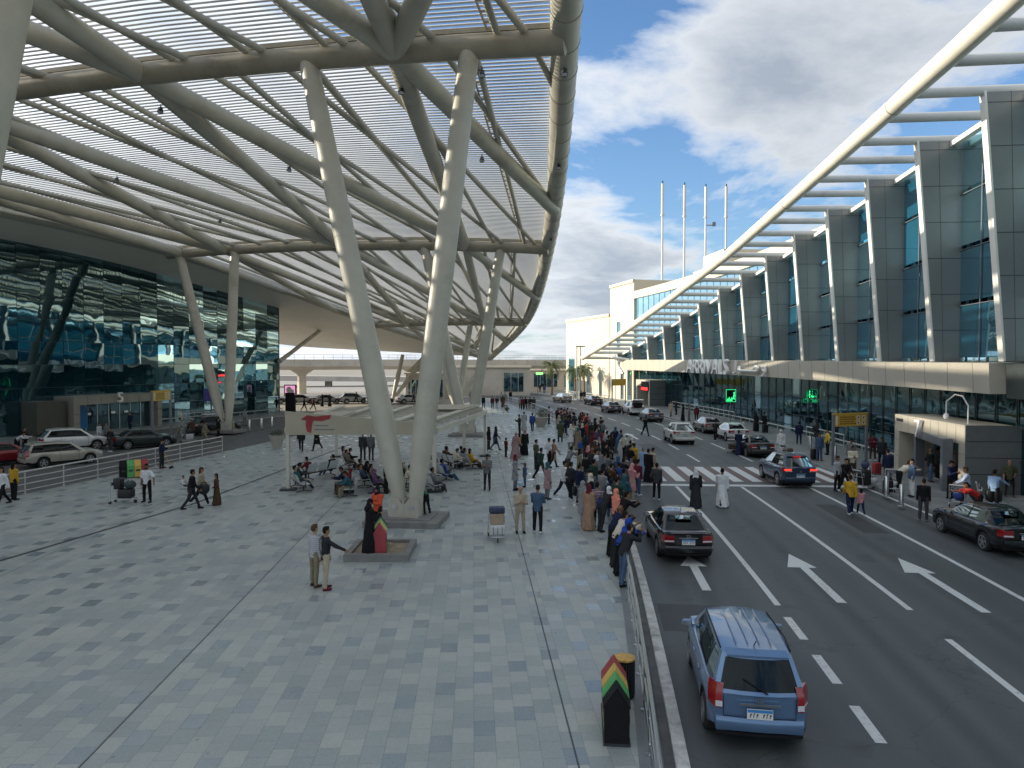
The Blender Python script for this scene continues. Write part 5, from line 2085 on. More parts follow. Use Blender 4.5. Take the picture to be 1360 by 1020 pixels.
gantry(P(1106, 618, .14), P(1150, 615.5, .14), 3.15, .74, 'ochre yellow direction sign on two grey posts before the arrivals doors')
gantry(P(813, 541, .14), P(830.5, 540, .14), 3.9, .85, 'far ochre sign on two posts near the end of the terminal', False)
gantry(P(203, 588.5, .15), P(227, 584, .15), 4.05, .75, 'ochre yellow sign on two posts in front of the dark glass terminal')
t = tpost('blue_sign', P(281, 572, .15), 3.9, 'blue square notice board on a post by the forecourt column', 'sign', .06)
mb = MB(); mb.box((0, -.09, 3.35), (1.25, .08, 1.15), .2); pn = mb.build('panel', MT['bluesign'], t)
mb = MB()
for k in range(4):
    mb.box((0, -.14, 3.05 + k * .2), (.9 - .1 * k, .01, .05), .2)
mb.build('lettering', M('dull_red_lettering', (.28, .05, .10), .6), pn)
# green LED sign on its pole
t = tpost('led_sign', P(970, 566, .14), 2.5, 'green lit LED sign on a slim pole, running figure and writing', 'sign', .05)
t.rotation_euler = (0, 0, .12); t.scale = (.8, .8, 1)
mb = MB(); mb.box((0, 0, 3.05), (1.35, .16, 1.3)); pn = mb.build('case', MT['black'], t)
mb = MB()
for a_, b_ in (((-.62, 2.45), (-.62, 3.65)), ((-.62, 3.65), (.62, 3.65)), ((.62, 3.65), (.62, 2.45)), ((.62, 2.45), (-.62, 2.45))):
    mb.bar((a_[0], -.09, a_[1]), (b_[0], -.09, b_[1]), .03, .03)
for k, x in enumerate((-.5, -.38, -.24, -.12, .0, .12)):
    mb.bar((x, -.09, 2.52), (x + .03, -.09, 2.72 + .10 * (k % 3)), .03, .07)
mb.bar((-.55, -.09, 2.55), (.2, -.09, 2.55), .03, .06)
mb.tube([(.42, -.085, 3.32), (.42, -.105, 3.32)], .10, 10)
mb.bar((.42, -.09, 3.2), (.36, -.09, 2.9), .03, .13)
mb.bar((.36, -.09, 2.9), (.5, -.09, 2.66), .03, .08)
mb.bar((.36, -.09, 2.9), (.24, -.09, 2.68), .03, .08)
mb.bar((.42, -.09, 3.15), (.56, -.09, 2.98), .03, .06)
mb.build('lit_figure', MT['led_green'], pn)
# green glowing figure and strokes just in front of the glass
t = thing('green_figure', 'small green lit figure on the dark ground floor glass', 'sign', fac(61.5, 1.78, 3.7))
mb = MB()
p = lambda s, z: fac(61.5 + s, 1.78, 3.7 + z)
mb.bar(p(.35, .18), p(.45, -.1), .03, .07); mb.bar(p(.38, .05), p(.2, .02), .03, .05); mb.bar(p(.45, -.1), p(.3, -.24), .03, .05)
mb.tube([fac(61.85, 1.76, 4.0), fac(61.85, 1.80, 4.0)], .07, 8)
for k in range(5):
    mb.bar(p(-.45 + k * .12, -.05), p(-.42 + k * .12, -.17), .03, .06)
mb.build('lit_figure', MT['led_green'], t, True)
# red LED board over the far doorway
t = thing('led_board', 'red lit LED board hanging in the far arrivals doorway', 'sign', fac(104.5, -.62, 2.6))
mb = MB()
mb.bar(fac(103.2, -.62, 3.0), fac(106.0, -.62, 3.0), .1, 1.3); bd = mb.build('case', MT['black'], t, True)
mb = MB(); mb.bar(fac(103.3, -.70, 2.62), fac(105.9, -.70, 2.62), .04, .42)
mb.build('lit_text', MT['led_red'], bd, True)
t = thing('advert_screen', 'lit pink advertising screen on a dark stand past the glass corner', 'screen', P(386, 549, .1))
mb = MB(); mb.box((0, 0, 1.3), (1.2, .4, 2.6)); st = mb.build('stand', MT['black'], t)
mb = MB(); mb.box((0, 0, 2.9), (1.5, .3, 1.4)); mb.build('case', MT['darkmetal'], t)
mb = MB(); mb.box((0, -.165, 2.9), (1.25, .04, 1.15)); sc_ = mb.build('screen', MT['led_pink'], t)
mb = MB(); mb.ell((-.12, -.19, 2.95), (.35, .01, .4)); mb.ell((.3, -.19, 2.75), (.2, .01, .28)); mb.build('picture', MT['signwhite'], sc_)
# ------------------------------------------------------------------ waiting pavilion
FL_, FR_, BR_, BL_ = P(383, 651, PZ), P(577, 653, PZ), P(644, 606, PZ), P(447, 607, PZ)
ML, MR = FL_.lerp(BL_, .5), P(616.5, 619, PZ)
pv = thing('waiting_pavilion', 'cream open pavilion with slatted flat roof and red logo over the waiting seats', 'pavilion', (FL_ + BR_) / 2)
MT['pav'] = M('cream_pavilion_frame', (.56, .53, .44), .5, var=.07, scale=1.5, world=True, dirt=((.35, .31, .24), .4))
for p in (FL_, FR_, BR_, BL_, MR):
    mb = MB(); mb.bar(p, p + Vector((0, 0, 2.95)), .17, .17)
    ps = mb.build('post', MT['pav'], pv, True)
    mb = MB(); mb.box(p + Vector((0, 0, .05)), (.75, .6, .1), .1)
    mb.build('base_plate', MT['darkmetal'], ps, True)
U = Vector((0, 0, 1))
ZB = 2.9
ex = (FR_ - FL_).normalized()
fl2, fr2, br2, bl2 = FL_ - ex * .1, FR_ + ex * .1, BR_ + ex * .1, BL_ - ex * .1
for a, b_, h in ((fr2, br2, .26), (br2, bl2, .26), (bl2, fl2, .26)):
    mb = MB(); mb.bar(a + U * (ZB + h / 2), b_ + U * (ZB + h / 2), .14, h)
    mb.build('beam', MT['pav'], pv, True)
mb = MB()      # the deep front board, higher at its left end
n = Vector((ex.y, -ex.x, 0))
mb.add([fl2 + U * (ZB - .1) + n * .1, fr2 + U * (ZB - .05) + n * .1, fr2 + U * (ZB + .48) + n * .1, fl2 + U * (ZB + 1.08) + n * .1,
        fl2 + U * (ZB - .1) - n * .05, fr2 + U * (ZB - .05) - n * .05, fr2 + U * (ZB + .48) - n * .05, fl2 + U * (ZB + 1.08) - n * .05],
       [(0, 1, 2, 3), (7, 6, 5, 4), (0, 4, 5, 1), (1, 5, 6, 2), (2, 6, 7, 3), (3, 7, 4, 0)])
bd = mb.build('front_board', MT['panel_cream'], pv, True)
LW = (fr2 - fl2).length
fb = lambda s, z: fl2 + ex * s + n * .104 + U * (ZB - .1 + z)
mb = MB()
mb.prism([(.80, .78), (1.15, 1.0), (1.55, .93), (2.0, .98), (2.35, 1.02), (2.28, .82), (1.9, .70), (1.45, .72), (1.38, .50), (1.33, .10), (1.12, .18), (1.05, .48), (1.08, .72)], fb, n * .012)
mb.build('red_emblem', MT['logo_red'], bd, True)
mb = MB()
r_ = random.Random(4)
for z, s1 in ((.48, 2.2), (.28, 2.4)):
    s = 1.5
    while s < s1:
        w_ = r_.uniform(.05, .14)
        mb.prism([(s, z - .025), (s + w_, z - .025), (s + w_, z + .03), (s, z + .03)], fb, n * .012)
        s += w_ + .025
mb.build('small_lettering', MT['greymetal'], bd, True)
hl = lambda u, v, z: (fl2.lerp(fr2, u)).lerp(bl2.lerp(br2, u), v) + U * z
for k in range(9):
    v = .04 + .92 * k / 8
    mb = MB(); mb.bar(hl(0.015, v, ZB + .40), hl(.985, v, ZB + .40), .16, .2)
    mb.build('rafter', MT['pav'], pv, True)
for k in range(5):
    u = .06 + .88 * k / 4
    mb = MB(); mb.bar(hl(u, .02, ZB + .6), hl(u, .98, ZB + .6), .34, .07)
    mb.build('roof_slat', MT['pav'], pv, True)
for u0, u1, v0, v1 in ((.05, .3, .05, .45), (.62, .95, .6, .95)):
    mb = MB()
    mb.add([hl(u, v, ZB + .66 + z) for z in (0, .03) for u, v in ((u0, v0), (u1, v0), (u1, v1), (u0, v1))], [(3, 2, 1, 0), (4, 5, 6, 7), (0, 1, 5, 4), (1, 2, 6, 5), (2, 3, 7, 6), (3, 0, 4, 7)])
    mb.build('roof_sheet', MT['panel_cream'], pv, True)

# ------------------------------------------------------------------ benches of joined metal seats
MT['seat_metal'] = M('pale_perforated_steel', (.72, .74, .75), .3, metal=.3, var=.06, scale=6)


def make_bench(label):
    t = thing('airport_bench', label, 'bench', (0, 0, 0), 0, 'metal benches under the pavilion')
    mb = MB(); mb.bar((-1.25, -.05, .34), (1.25, -.05, .34), .09, .06)
    for x in (-.85, .85):
        mb.bar((x, -.05, .34), (x, -.05, .08), .06, .06)
        mb.bar((x, -.05, .10), (x, .36, .03), .05, .04); mb.bar((x, -.05, .10), (x, -.42, .03), .05, .04)
    mb.build('frame', MT['darkmetal'], t)
    for k in range(3):
        x = -.8 + .8 * k
        prof = [(.24, .415), (.20, .435), (.0, .42), (-.17, .41), (-.235, .44), (-.27, .52), (-.36, .74), (-.42, .9)]
        rows = [[Vector((x + u, yy, z)) for u in (-.36, -.34, .34, .36)] for yy, z in prof]
        mb = MB()
        mb.loft([[r[1], r[2], r[2] + Vector((0, .012, -.02)), r[1] + Vector((0, .012, -.02))] for r in rows], caps=True)
        s = mb.build('seat', MT['seat_metal'], t, smooth=60)
    for k in range(4):
        x = -1.2 + .8 * k
        mb = MB(); mb.bar((x, -.25, .62), (x, .16, .62), .05, .03); mb.bar((x, -.03, .36), (x, -.03, .61), .035, .035)
        mb.build('armrest', MT['darkmetal'], t)
    return t


BENCH = [  # pixel of the seat row's middle on the ground, facing angle (0 = faces +y), label
    (399, 650, -60, 'metal bench at the front left pavilion post, two men on it facing right'),
    (424, 634, 60, 'pale empty metal bench seat behind the two men at the left post'),
    (462, 622, -70, 'metal bench deep inside the pavilion by the middle left side'),
    (460, 656, 110, 'metal bench at the front with a huddle of people and bags'),
    (499, 652, -75, 'pale metal bench just left of the big column foot'),
    (540, 646, -80, 'metal bench half hidden behind the foot of the big column'),
    (570, 651, -60, 'metal bench nearest the front right pavilion post'),
    (585, 636, -60, 'metal bench in the second row behind the right post'),
    (597, 621, -60, 'metal bench in the third row on the right side'),
    (484, 643, -75, 'metal bench in the middle of the left half of the pavilion'),
    (520, 627, -75, 'metal bench at the back, seen left of the big column leg'),
    (623, 621, -70, 'metal bench outermost on the right side of the pavilion'),
]
proto = make_bench(BENCH[0][3])
BPOS = []
for k, (px, py, a, lab) in enumerate(BENCH):
    p = P(px, py, PZ)
    if k == 0:
        proto.location = p; proto.rotation_euler = (0, 0, R(a)); b_ = proto
    else:
        b_ = dup(proto, p, R(a), lab)
    BPOS.append((p, R(a)))


# ------------------------------------------------------------------ house-shaped recycling bins
def recycling(p, rz, label, rev=False):
    t = thing('recycling_bin', label, 'recycling bin', p, rz, 'house shaped recycling bins')
    cols = ['black', 'greenpaint', 'yellowpaint', 'redpaint']
    if rev:
        cols = cols[::-1]
    w_, hs, ha, d_ = .42, .66, .95, .36
    for k, c in enumerate(cols):
        y0 = k * d_ - 2 * d_
        poly = [(-w_ / 2, .05), (w_ / 2, .05), (w_ / 2, hs), (0, ha), (-w_ / 2, hs)]
        mb = MB(); mb.prism(poly, lambda a, b_: (a, y0 + .004, b_), Vector((0, d_ - .02, 0)))
        cb = mb.build('compartment', MT['black'] if c == 'black' else MT[c], t)
        mb = MB()
        sl = math.atan2(ha - hs, w_ / 2)
        for sg_ in (-1, 1):
            mb.bar((sg_ * w_ / 2 * 1.06, y0 + d_ / 2, hs - .01), (0, y0 + d_ / 2, ha + .028), d_ - .03, .025)
        mb.build('roof', MT[c], cb)
        if c != 'black':
            mb = MB()
            for q_ in range(3):
                mb.bar((-w_ * .40, y0 + .1 + q_ * .06, hs + .075), (-w_ * .26, y0 + .1 + q_ * .06, hs + .155), .02, .012)
            mb.build('small_lettering', MT['ink'], cb)
        mb = MB(); mb.box((w_ / 2 + .005, y0 + d_ / 2, .42), (.015, .2, .1)); mb.box((-w_ / 2 - .005, y0 + d_ / 2, .42), (.015, .2, .1))
        mb.build('slot', MT['darkmetal'], cb)
    mb = MB(); mb.box((0, 0, .025), (w_ + .04, d_ * 4, .05))
    mb.build('base', MT['darkmetal'], t)
    return t


p = P(818, 993, PZ)
recycling(p + Vector((.09, .74, 0)), R(-5.5), 'house shaped bin with black, green, yellow and red roofs beside the near handrail')
recycling(P(178, 634, PZ), R(-55), 'red, yellow and green house shaped bin against the forecourt guard rail')
recycling(P(505, 729, PZ + .17), R(189), 'red ended recycling bin on the square kerbed plot beside the two women')
t = thing('litter_bin', 'round black litter bin with amber lid behind the striped bin', 'litter bin', P(829.5, 925, PZ))
mb = MB(); mb.tube([(0, 0, .03), (0, 0, .74)], .19, 24)
bdy = mb.build('body', MT['black'], t, smooth=40)
mb = MB()
for k in range(24):
    a = k * math.pi / 12
    mb.bar((.192 * math.cos(a), .192 * math.sin(a), .06), (.192 * math.cos(a), .192 * math.sin(a), .70), .012, .012, up=Vector((1, 0, 0)))
mb.build('fluting', MT['darkmetal'], bdy)
mb = MB(); mb.tube([(0, 0, .74), (0, 0, .775), (0, 0, .78)], [.195, .2, .17], 24)
mb.build('lid', MT['bintop'], t, smooth=40)
mb = MB(); mb.tube([(0, 0, 0), (0, 0, .04)], .17, 20); mb.build('foot', MT['darkmetal'], t)
# kerbed plot
t = thing('kerbed_plot', 'square stone kerbed plot with dry soil in front of the big column', 'planter', P(506, 733, PZ))
c = P(507, 735, PZ)
mb = MB()
for dx, dy, sx, sy in ((0, -.95, 2.1, .2), (0, .95, 2.1, .2), (-.95, 0, .198, 1.7), (.95, 0, .198, 1.7)):
    mb.box(c + Vector((dx, dy, .12)), (sx, sy, .24))
mb.build('kerb', MT['dark_concrete'], t, True)
mb = MB()
rows = [[c + Vector((x, y, .15 + .05 * mnoise.noise(Vector((x * 2, y * 2, 0))))) for x in frange(-.86, .86, 16)] for y in frange(-.86, .86, 16)]
mb.sheet(rows); mb.build('soil', MT['soil'], t, True, flipz=True)


def planter(p, s, label):
    t = thing('planter', label, 'planter', p, 0, 'round stone planters')
    mb = MB(); mb.tube([(0, 0, 0), (0, 0, .12), (0, 0, .5), (0, 0, .85), (0, 0, .95), (0, 0, .94), (0, 0, .8)], [.38 * s, .42 * s, .62 * s, .74 * s, .80 * s, .68 * s, .66 * s], 22)
    mb.build('pot', MT['terracotta'], t, smooth=40)
    r_ = random.Random(int(p.x * 10))
    mb = MB()
    for k in range(260):
        a = r_.random() * 6.28; rr = .62 * s * math.sqrt(r_.random()); z = .85 + r_.random() * .75 * s * (1 - (rr / (.7 * s)) ** 2 * .6)
        q_ = Vector((rr * math.cos(a), rr * math.sin(a), z))
        d_ = Vector((r_.gauss(0, 1), r_.gauss(0, 1), r_.gauss(0, .6))).normalized() * .11
        e_ = d_.cross(Vector((r_.gauss(0, 1), r_.gauss(0, 1), 1))).normalized() * .045
        mb.add([q_, q_ + d_ * .5 + e_, q_ + d_, q_ + d_ * .5 - e_], [(0, 1, 2, 3)])
    mb.build('foliage', MT['leaf'], t)


planter(P(718, 567, PZ), 1.0, 'round stone planter at the start of the far handrail')
planter(P(722, 560, PZ), .95, 'second round planter just behind the first, by the far handrail')
planter(P(368, 595, PZ), .75, 'small pale round planter left of the pavilion')
# silver bollards
bol = thing('bollard', 'silver bollard on the arrivals kerb, first past the dark saloon', 'bollard', P(1197, 672, .14), 0, 'silver bollards along the arrivals kerb')
mb = MB(); mb.tube([(0, 0, 0), (0, 0, .92), (0, 0, .97)], [.11, .105, .08], 16)
mb.build('shaft', MT['chrome'], bol, smooth=40)
mb = MB(); mb.tube([(0, 0, 0), (0, 0, .03)], .17, 16); mb.build('foot', MT['alu'], bol)
for px, py, lab in ((1177, 659, 'silver bollard at the feet of the man in pale trousers'), (1153, 645, 'silver bollard beside the suitcase at the end of the crossing'),
                    (1109, 612, 'silver bollard by the left post of the ochre sign'), (1076, 597, 'silver bollard behind the blue car'),
                    ):
    dup(bol, P(px, py, .14), 0, lab)
for k, px in enumerate((331, 347, 361)):
    dup(bol, P(px, 571 - k * 2.5, .15), 0, ('forecourt bollard just past the black off-roader', 'middle bollard of three on the forecourt kerb', 'bollard nearest the glass terminal corner')[k])


# ------------------------------------------------------------------ luggage
def suitcase(p, rz, size, mat, label, lying=False):
    t = thing('suitcase', label, 'suitcase', p, rz)
    w_, d_, h_ = size
    z0 = .05 if not lying else 0
    mb = MB(); mb.add(*rbox((w_, d_, h_), min(w_, d_, h_) * .16, 2, (0, 0, z0 + h_ / 2)))
    b_ = mb.build('shell', mat, t, smooth=50)
    mb = MB()
    for k in (-1, 0, 1):
        mb.box((k * w_ * .28, -d_ / 2 - .002, z0 + h_ / 2), (.018, .012, h_ * .8)); mb.box((k * w_ * .28, d_ / 2 + .002, z0 + h_ / 2), (.018, .012, h_ * .8))
    mb.build('rib', MT['black'], b_)
    mb = MB()
    if not lying:
        mb.tube([(-w_ * .22, d_ * .3, z0 + h_ - .02), (-w_ * .22, d_ * .3, z0 + h_ + .05), (w_ * .22, d_ * .3, z0 + h_ + .05), (w_ * .22, d_ * .3, z0 + h_ - .02)], .012, 6)
    else:
        mb.tube([(-.08, -d_ / 2, z0 + h_ * .5), (-.08, -d_ / 2 - .04, z0 + h_ * .5), (.08, -d_ / 2 - .04, z0 + h_ * .5), (.08, -d_ / 2, z0 + h_ * .5)], .012, 6)
    mb.build('handle', MT['black'], t)
    if not lying:
        for sx in (-1, 1):
            for sy in (-1, 1):
                mb = MB(); mb.tube([(sx * w_ * .4 - .015, sy * d_ * .3, .03), (sx * w_ * .4 + .015, sy * d_ * .3, .03)], .03, 10)
                mb.build('wheel', MT['tyre'], t)
    return t


def softbag(p, rz, size, mat, label, seed=1):
    t = thing('travel_bag', label, 'bag', p, rz)
    mb = MB(); mb.ell((0, 0, size[2] / 2), (size[0] / 2, size[1] / 2, size[2] / 2), 18, 12)
    vs = []
    for v in mb.v:
        q_ = Vector(v)
        q_ += Vector((q_.x, q_.y, 0)) * .18 * mnoise.noise(q_ * 6 + Vector((seed, 0, 0)))
        q_.z = max(0.0, min(size[2] * .93, q_.z * 1.1 - .01))
        vs.append(tuple(q_))
    mb.v = vs
    mb.build('body', mat, t, smooth=70)
    mb = MB()
    for sy in (-.25, .25):
        mb.tube([(-.12, sy * size[1], size[2] * .85), (-.06, sy * size[1] * .6, size[2] * 1.08), (.06, sy * size[1] * .6, size[2] * 1.08), (.12, sy * size[1], size[2] * .85)], .012, 6)
    mb.build('handle', MT['black'], t)
    return t


def make_trolley(label):
    t = thing('luggage_trolley', label, 'trolley', (0, 0, 0), 0, 'luggage trolleys')
    mb = MB()      # pushed towards +y; handle at -y
    for sx in (-1, 1):
        mb.tube([(sx * .30, -.45, .22), (sx * .30, -.48, .62), (sx * .28, -.56, 1.0)], .022, 8)
        mb.tube([(sx * .30, -.45, .22), (sx * .22, .55, .2)], .022, 8)
        mb.tube([(sx * .30, -.45, .22), (sx * .31, -.52, .1)], .018, 8)
    mb.tube([(-.22, .55, .2), (.22, .55, .2)], .022, 8)
    mb.tube([(-.28, -.56, 1.0), (.28, -.56, 1.0)], .03, 10)
    for y in (-.2, .05, .3):
        mb.tube([(-.27, y, .22), (.27, y, .22)], .014, 6)
    mb.build('frame', MT['alu'], t, smooth=40)
    mb = MB()
    for k in range(5):
        mb.tube([(-.24 + .12 * k, -.52, .68), (-.24 + .12 * k, -.34, .66), (-.24 + .12 * k, -.34, .84)], .008, 5)
    for y, z in ((-.34, .84), (-.34, .75), (-.34, .66), (-.43, .67)):
        mb.tube([(-.27, y, z), (.27, y, z)], .009, 5)
    mb.build('basket', MT['chrome'], t)
    for x, y in ((-.28, -.5), (.28, -.5), (0, .5)):
        mb = MB(); mb.tube([(x - .02, y, .075), (x + .02, y, .075)], .075, 14)
        mb.build('wheel', MT['tyre'], t, smooth=40)
    mb = MB(); mb.box((0, -.455, .9), (.46, .012, .14)); mb.build('plate', MT['greymetal'], t)
    return t


MT['case_navy'] = M('navy_case', (.03, .045, .10), .5, var=.2)
MT['case_black'] = M('black_case', (.012, .013, .015), .5, var=.3)
MT['case_plum'] = M('plum_case', (.045, .018, .035), .5, var=.2)
MT['case_red'] = M('red_case', (.30, .03, .035), .5, var=.2)
MT['case_teal'] = M('dark_teal_bag', (.03, .055, .06), .7, var=.2)
MT['bag_white'] = M('wrapped_white_bundle', (.50, .52, .52), .5, var=.2, scale=6)
MT['bag_blue'] = M('blue_bag', (.04, .07, .30), .6, var=.2)
MT['bag_brown'] = M('brown_bag', (.10, .07, .045), .7, var=.3)
TR = [  # px, py, z, facing deg, label, load
    (165, 668, PZ, 85, 'trolley of dark bags held by the man in the white t-shirt', [('s', 0, .1, .24, (.5, .62, .42), 'case_black', 'black case flat on the trolley of the man in white', 1), ('b', .02, .28, .66, (.5, .5, .36), 'case_teal', 'dark round soft bag on the trolley of the man in white'), ('s', .0, -.22, .66, (.46, .34, .5), 'case_black', 'upright dark case nearest the trolley handle, by the man in white', 1)]),
    (660, 716, PZ, 175, 'loaded luggage trolley standing alone beside the man in the beige suit', [('s', 0, .05, .24, (.56, .8, .34), 'bag_white', 'grey wrapped bundle low on the lone trolley', 1), ('c', 0, .0, .585, (.46, .5, .38), 'card', 'cardboard box in the middle of the lone trolley'), ('s', 0, .0, .97, (.56, .4, .22), 'case_navy', 'navy case topmost on the lone trolley', 1)]),
    (1150, 650, .0, 75, 'trolley piled with dark cases at the end of the crossing', [('s', -.02, -.1, .24, (.5, .5, .8), 'case_black', 'big black case upright on the crossing trolley', 1), ('b', .0, .4, .24, (.5, .45, .38), 'bag_white', 'white wrapped bundle at the nose of the crossing trolley'), ('b', 0, -.08, 1.06, (.4, .4, .4), 'case_navy', 'navy bag on top of the big black case')]),
    (1046, 610, .14, 60, 'trolley beside the person in white behind the dark saloon', [('s', 0, .0, .24, (.45, .6, .5), 'bag_brown', 'brown case on the trolley behind the dark saloon', 1)]),
    (1273, 672, .14, 40, 'trolley with blue bags between the striped shirt and the red shirt', [('b', 0, .1, .24, (.5, .6, .45), 'bag_blue', 'bright blue bag on the trolley by the man in red')]),
    (1186, 652, .14, 200, 'empty looking trolley next to the stooping person', [('b', 0, .1, .24, (.4, .4, .3), 'bag_white', 'white bag on the trolley next to the stooping person')]),
    (972, 601, .0, 20, 'trolley pushed past the white saloon by the person in navy robe', [('s', 0, .1, .24, (.5, .6, .55), 'bag_brown', 'brown case low on the trolley of the navy robe', 1), ('b', 0, .1, .8, (.5, .5, .35), 'bag_brown', 'brown soft bag topmost on the trolley of the navy robe')]),
    (673, 548, PZ, 10, 'trolley with bundles far up the plaza under the canopy tip', [('b', 0, .1, .24, (.6, .8, .5), 'bag_brown', 'bundle on the far trolley under the canopy tip')]),
    (250, 588, .0, 60, 'trolley with pale cases behind the guard rail on the forecourt', [('s', 0, .1, .24, (.5, .6, .5), 'bag_white', 'pale case on the forecourt trolley', 1), ('s', 0, .1, .76, (.5, .5, .3), 'case_black', 'dark case topmost on the forecourt trolley', 1)]),
    (1316, 672, .14, 120, 'trolley by the dark glass corner at the right edge', [('s', 0, .1, .24, (.5, .6, .5), 'case_black', 'black case on the trolley at the right edge', 1)]),
]
tproto = make_trolley(TR[0][4])
for k, (px, py, z, a, lab, load) in enumerate(TR):
    p = P(px, py, z); rz = R(-a)
    if k == 0:
        tproto.location = p; tproto.rotation_euler = (0, 0, rz)
    else:
        dup(tproto, p, rz, lab)
    for it in load:
        kind, dx, dy, dz, size, mat, lb = it[:7]
        q_ = p + Matrix.Rotation(rz, 3, 'Z') @ Vector((dx, dy, dz))
        if kind == 's':
            suitcase(q_, rz, size, MT[mat], lb, True)
        elif kind == 'b':
            softbag(q_, rz, size, MT[mat], lb, k)
        else:
            t = thing('cardboard_box', lb, 'box', q_, rz)
            mb = MB(); mb.add(*rbox(size, .01, 1, (0, 0, size[2] / 2))); b_ = mb.build('carton', MT['card'], t)
            mb = MB(); mb.box((0, 0, size[2] + .002), (.06, size[1], .004)); mb.box((0, -size[1] / 2 - .002, size[2] * .8), (.06, .004, size[2] * .35)); mb.build('tape', MT['bag_brown'], b_)
suitcase(P(1179, 657, 0), R(20), (.45, .28, .66), MT['case_plum'], 'plum wheeled suitcase standing at the kerb by the crossing')
suitcase(P(1164, 630, .14), R(10), (.45, .3, .62), MT['case_red'], 'red suitcase below the ochre sign posts')
suitcase(P(1082, 611, .14), R(10), (.5, .3, .7), MT['case_black'], 'black suitcase standing behind the blue car')
suitcase(P(463, 656, PZ), R(-30), (.5, .3, .6), MT['case_black'], 'black case among the huddle at the front pavilion bench')
suitcase(P(1004, 572, .14), R(10), (.5, .3, .7), MT['case_black'], 'left of two black cases by the low rail along the glass')
suitcase(P(1016, 575, .14), R(10), (.5, .3, .7), MT['case_black'], 'right of two black cases by the low rail along the glass')
for k, (px, py) in enumerate(((1047, 588), (1015, 580), (1300, 652))):
    pass
railing('kerb_rail', [fac(y, 1.2, .14) for y in frange(44, 100, 18)], .45, 1, 'single low white rail along the foot of the arrivals glass', postgap=2.4, r=.045, mat='grail', group='guard rails')
railing('trolley_rail', [fac(y, .55, .14) for y in frange(77, 97, 8)], 1.0, 2, 'double rail trolley bay in front of the arrivals glass, beyond the green sign', postgap=1.6, r=.035, mat='grail', group='guard rails')
railing('trolley_rail', [fac(y, .75, .14) for y in frange(53, 60, 5)], 1.0, 2, 'double rail trolley bay behind the ochre sign', postgap=1.6, r=.035, mat='grail', group='guard rails')
railing('far_rail', [fac(y, -3, 0.14) for y in frange(112, 140, 10)], 1.0, 3, 'pale rail in front of the stone blocks at the far bend', postgap=1.8, r=.04, mat='grail', group='guard rails')
# ------------------------------------------------------------------ cars
CARTYPES = {
    # L, W, H, wheelbase, wheel radius, hood z, belt z (front, rear), roof z; greenhouse: base rear y, top rear y, top front y, base front y (from the middle)
    'mpv': dict(L=4.15, W=1.72, H=1.62, wb=2.66, wr=.315, hood=.98, belt=(1.00, 1.02), gh=(-2.00, -1.72, .62, 1.42), deck=None, roofw=.60, beltw=.775, fr=.25, tail=.0),
    'suv': dict(L=4.45, W=1.84, H=1.66, wb=2.65, wr=.345, hood=1.0, belt=(1.02, 1.10), gh=(-2.02, -1.52, .45, 1.25), deck=None, roofw=.60, beltw=.82, fr=.25, tail=.0),
    'hatch': dict(L=4.2, W=1.76, H=1.50, wb=2.58, wr=.315, hood=.92, belt=(.92, .98), gh=(-1.95, -1.45, .35, 1.18), deck=None, roofw=.58, beltw=.79, fr=.25, tail=.0),
    'sedan': dict(L=4.62, W=1.80, H=1.45, wb=2.72, wr=.32, hood=.90, belt=(.91, .97), gh=(-1.72, -.95, .38, 1.20), deck=1.02, roofw=.56, beltw=.79, fr=.25, tail=.0),
    'wagon': dict(L=4.5, W=1.74, H=1.50, wb=2.62, wr=.31, hood=.90, belt=(.90, .94), gh=(-2.14, -1.80, .40, 1.15), deck=None, roofw=.60, beltw=.80, fr=.25, tail=.0),
}
PLATE = '٦٣٨١'


def sm(a, b, x):
    t = max(0., min(1., (x - a) / (b - a)))
    return t * t * (3 - 2 * t)


CARCACHE = {}


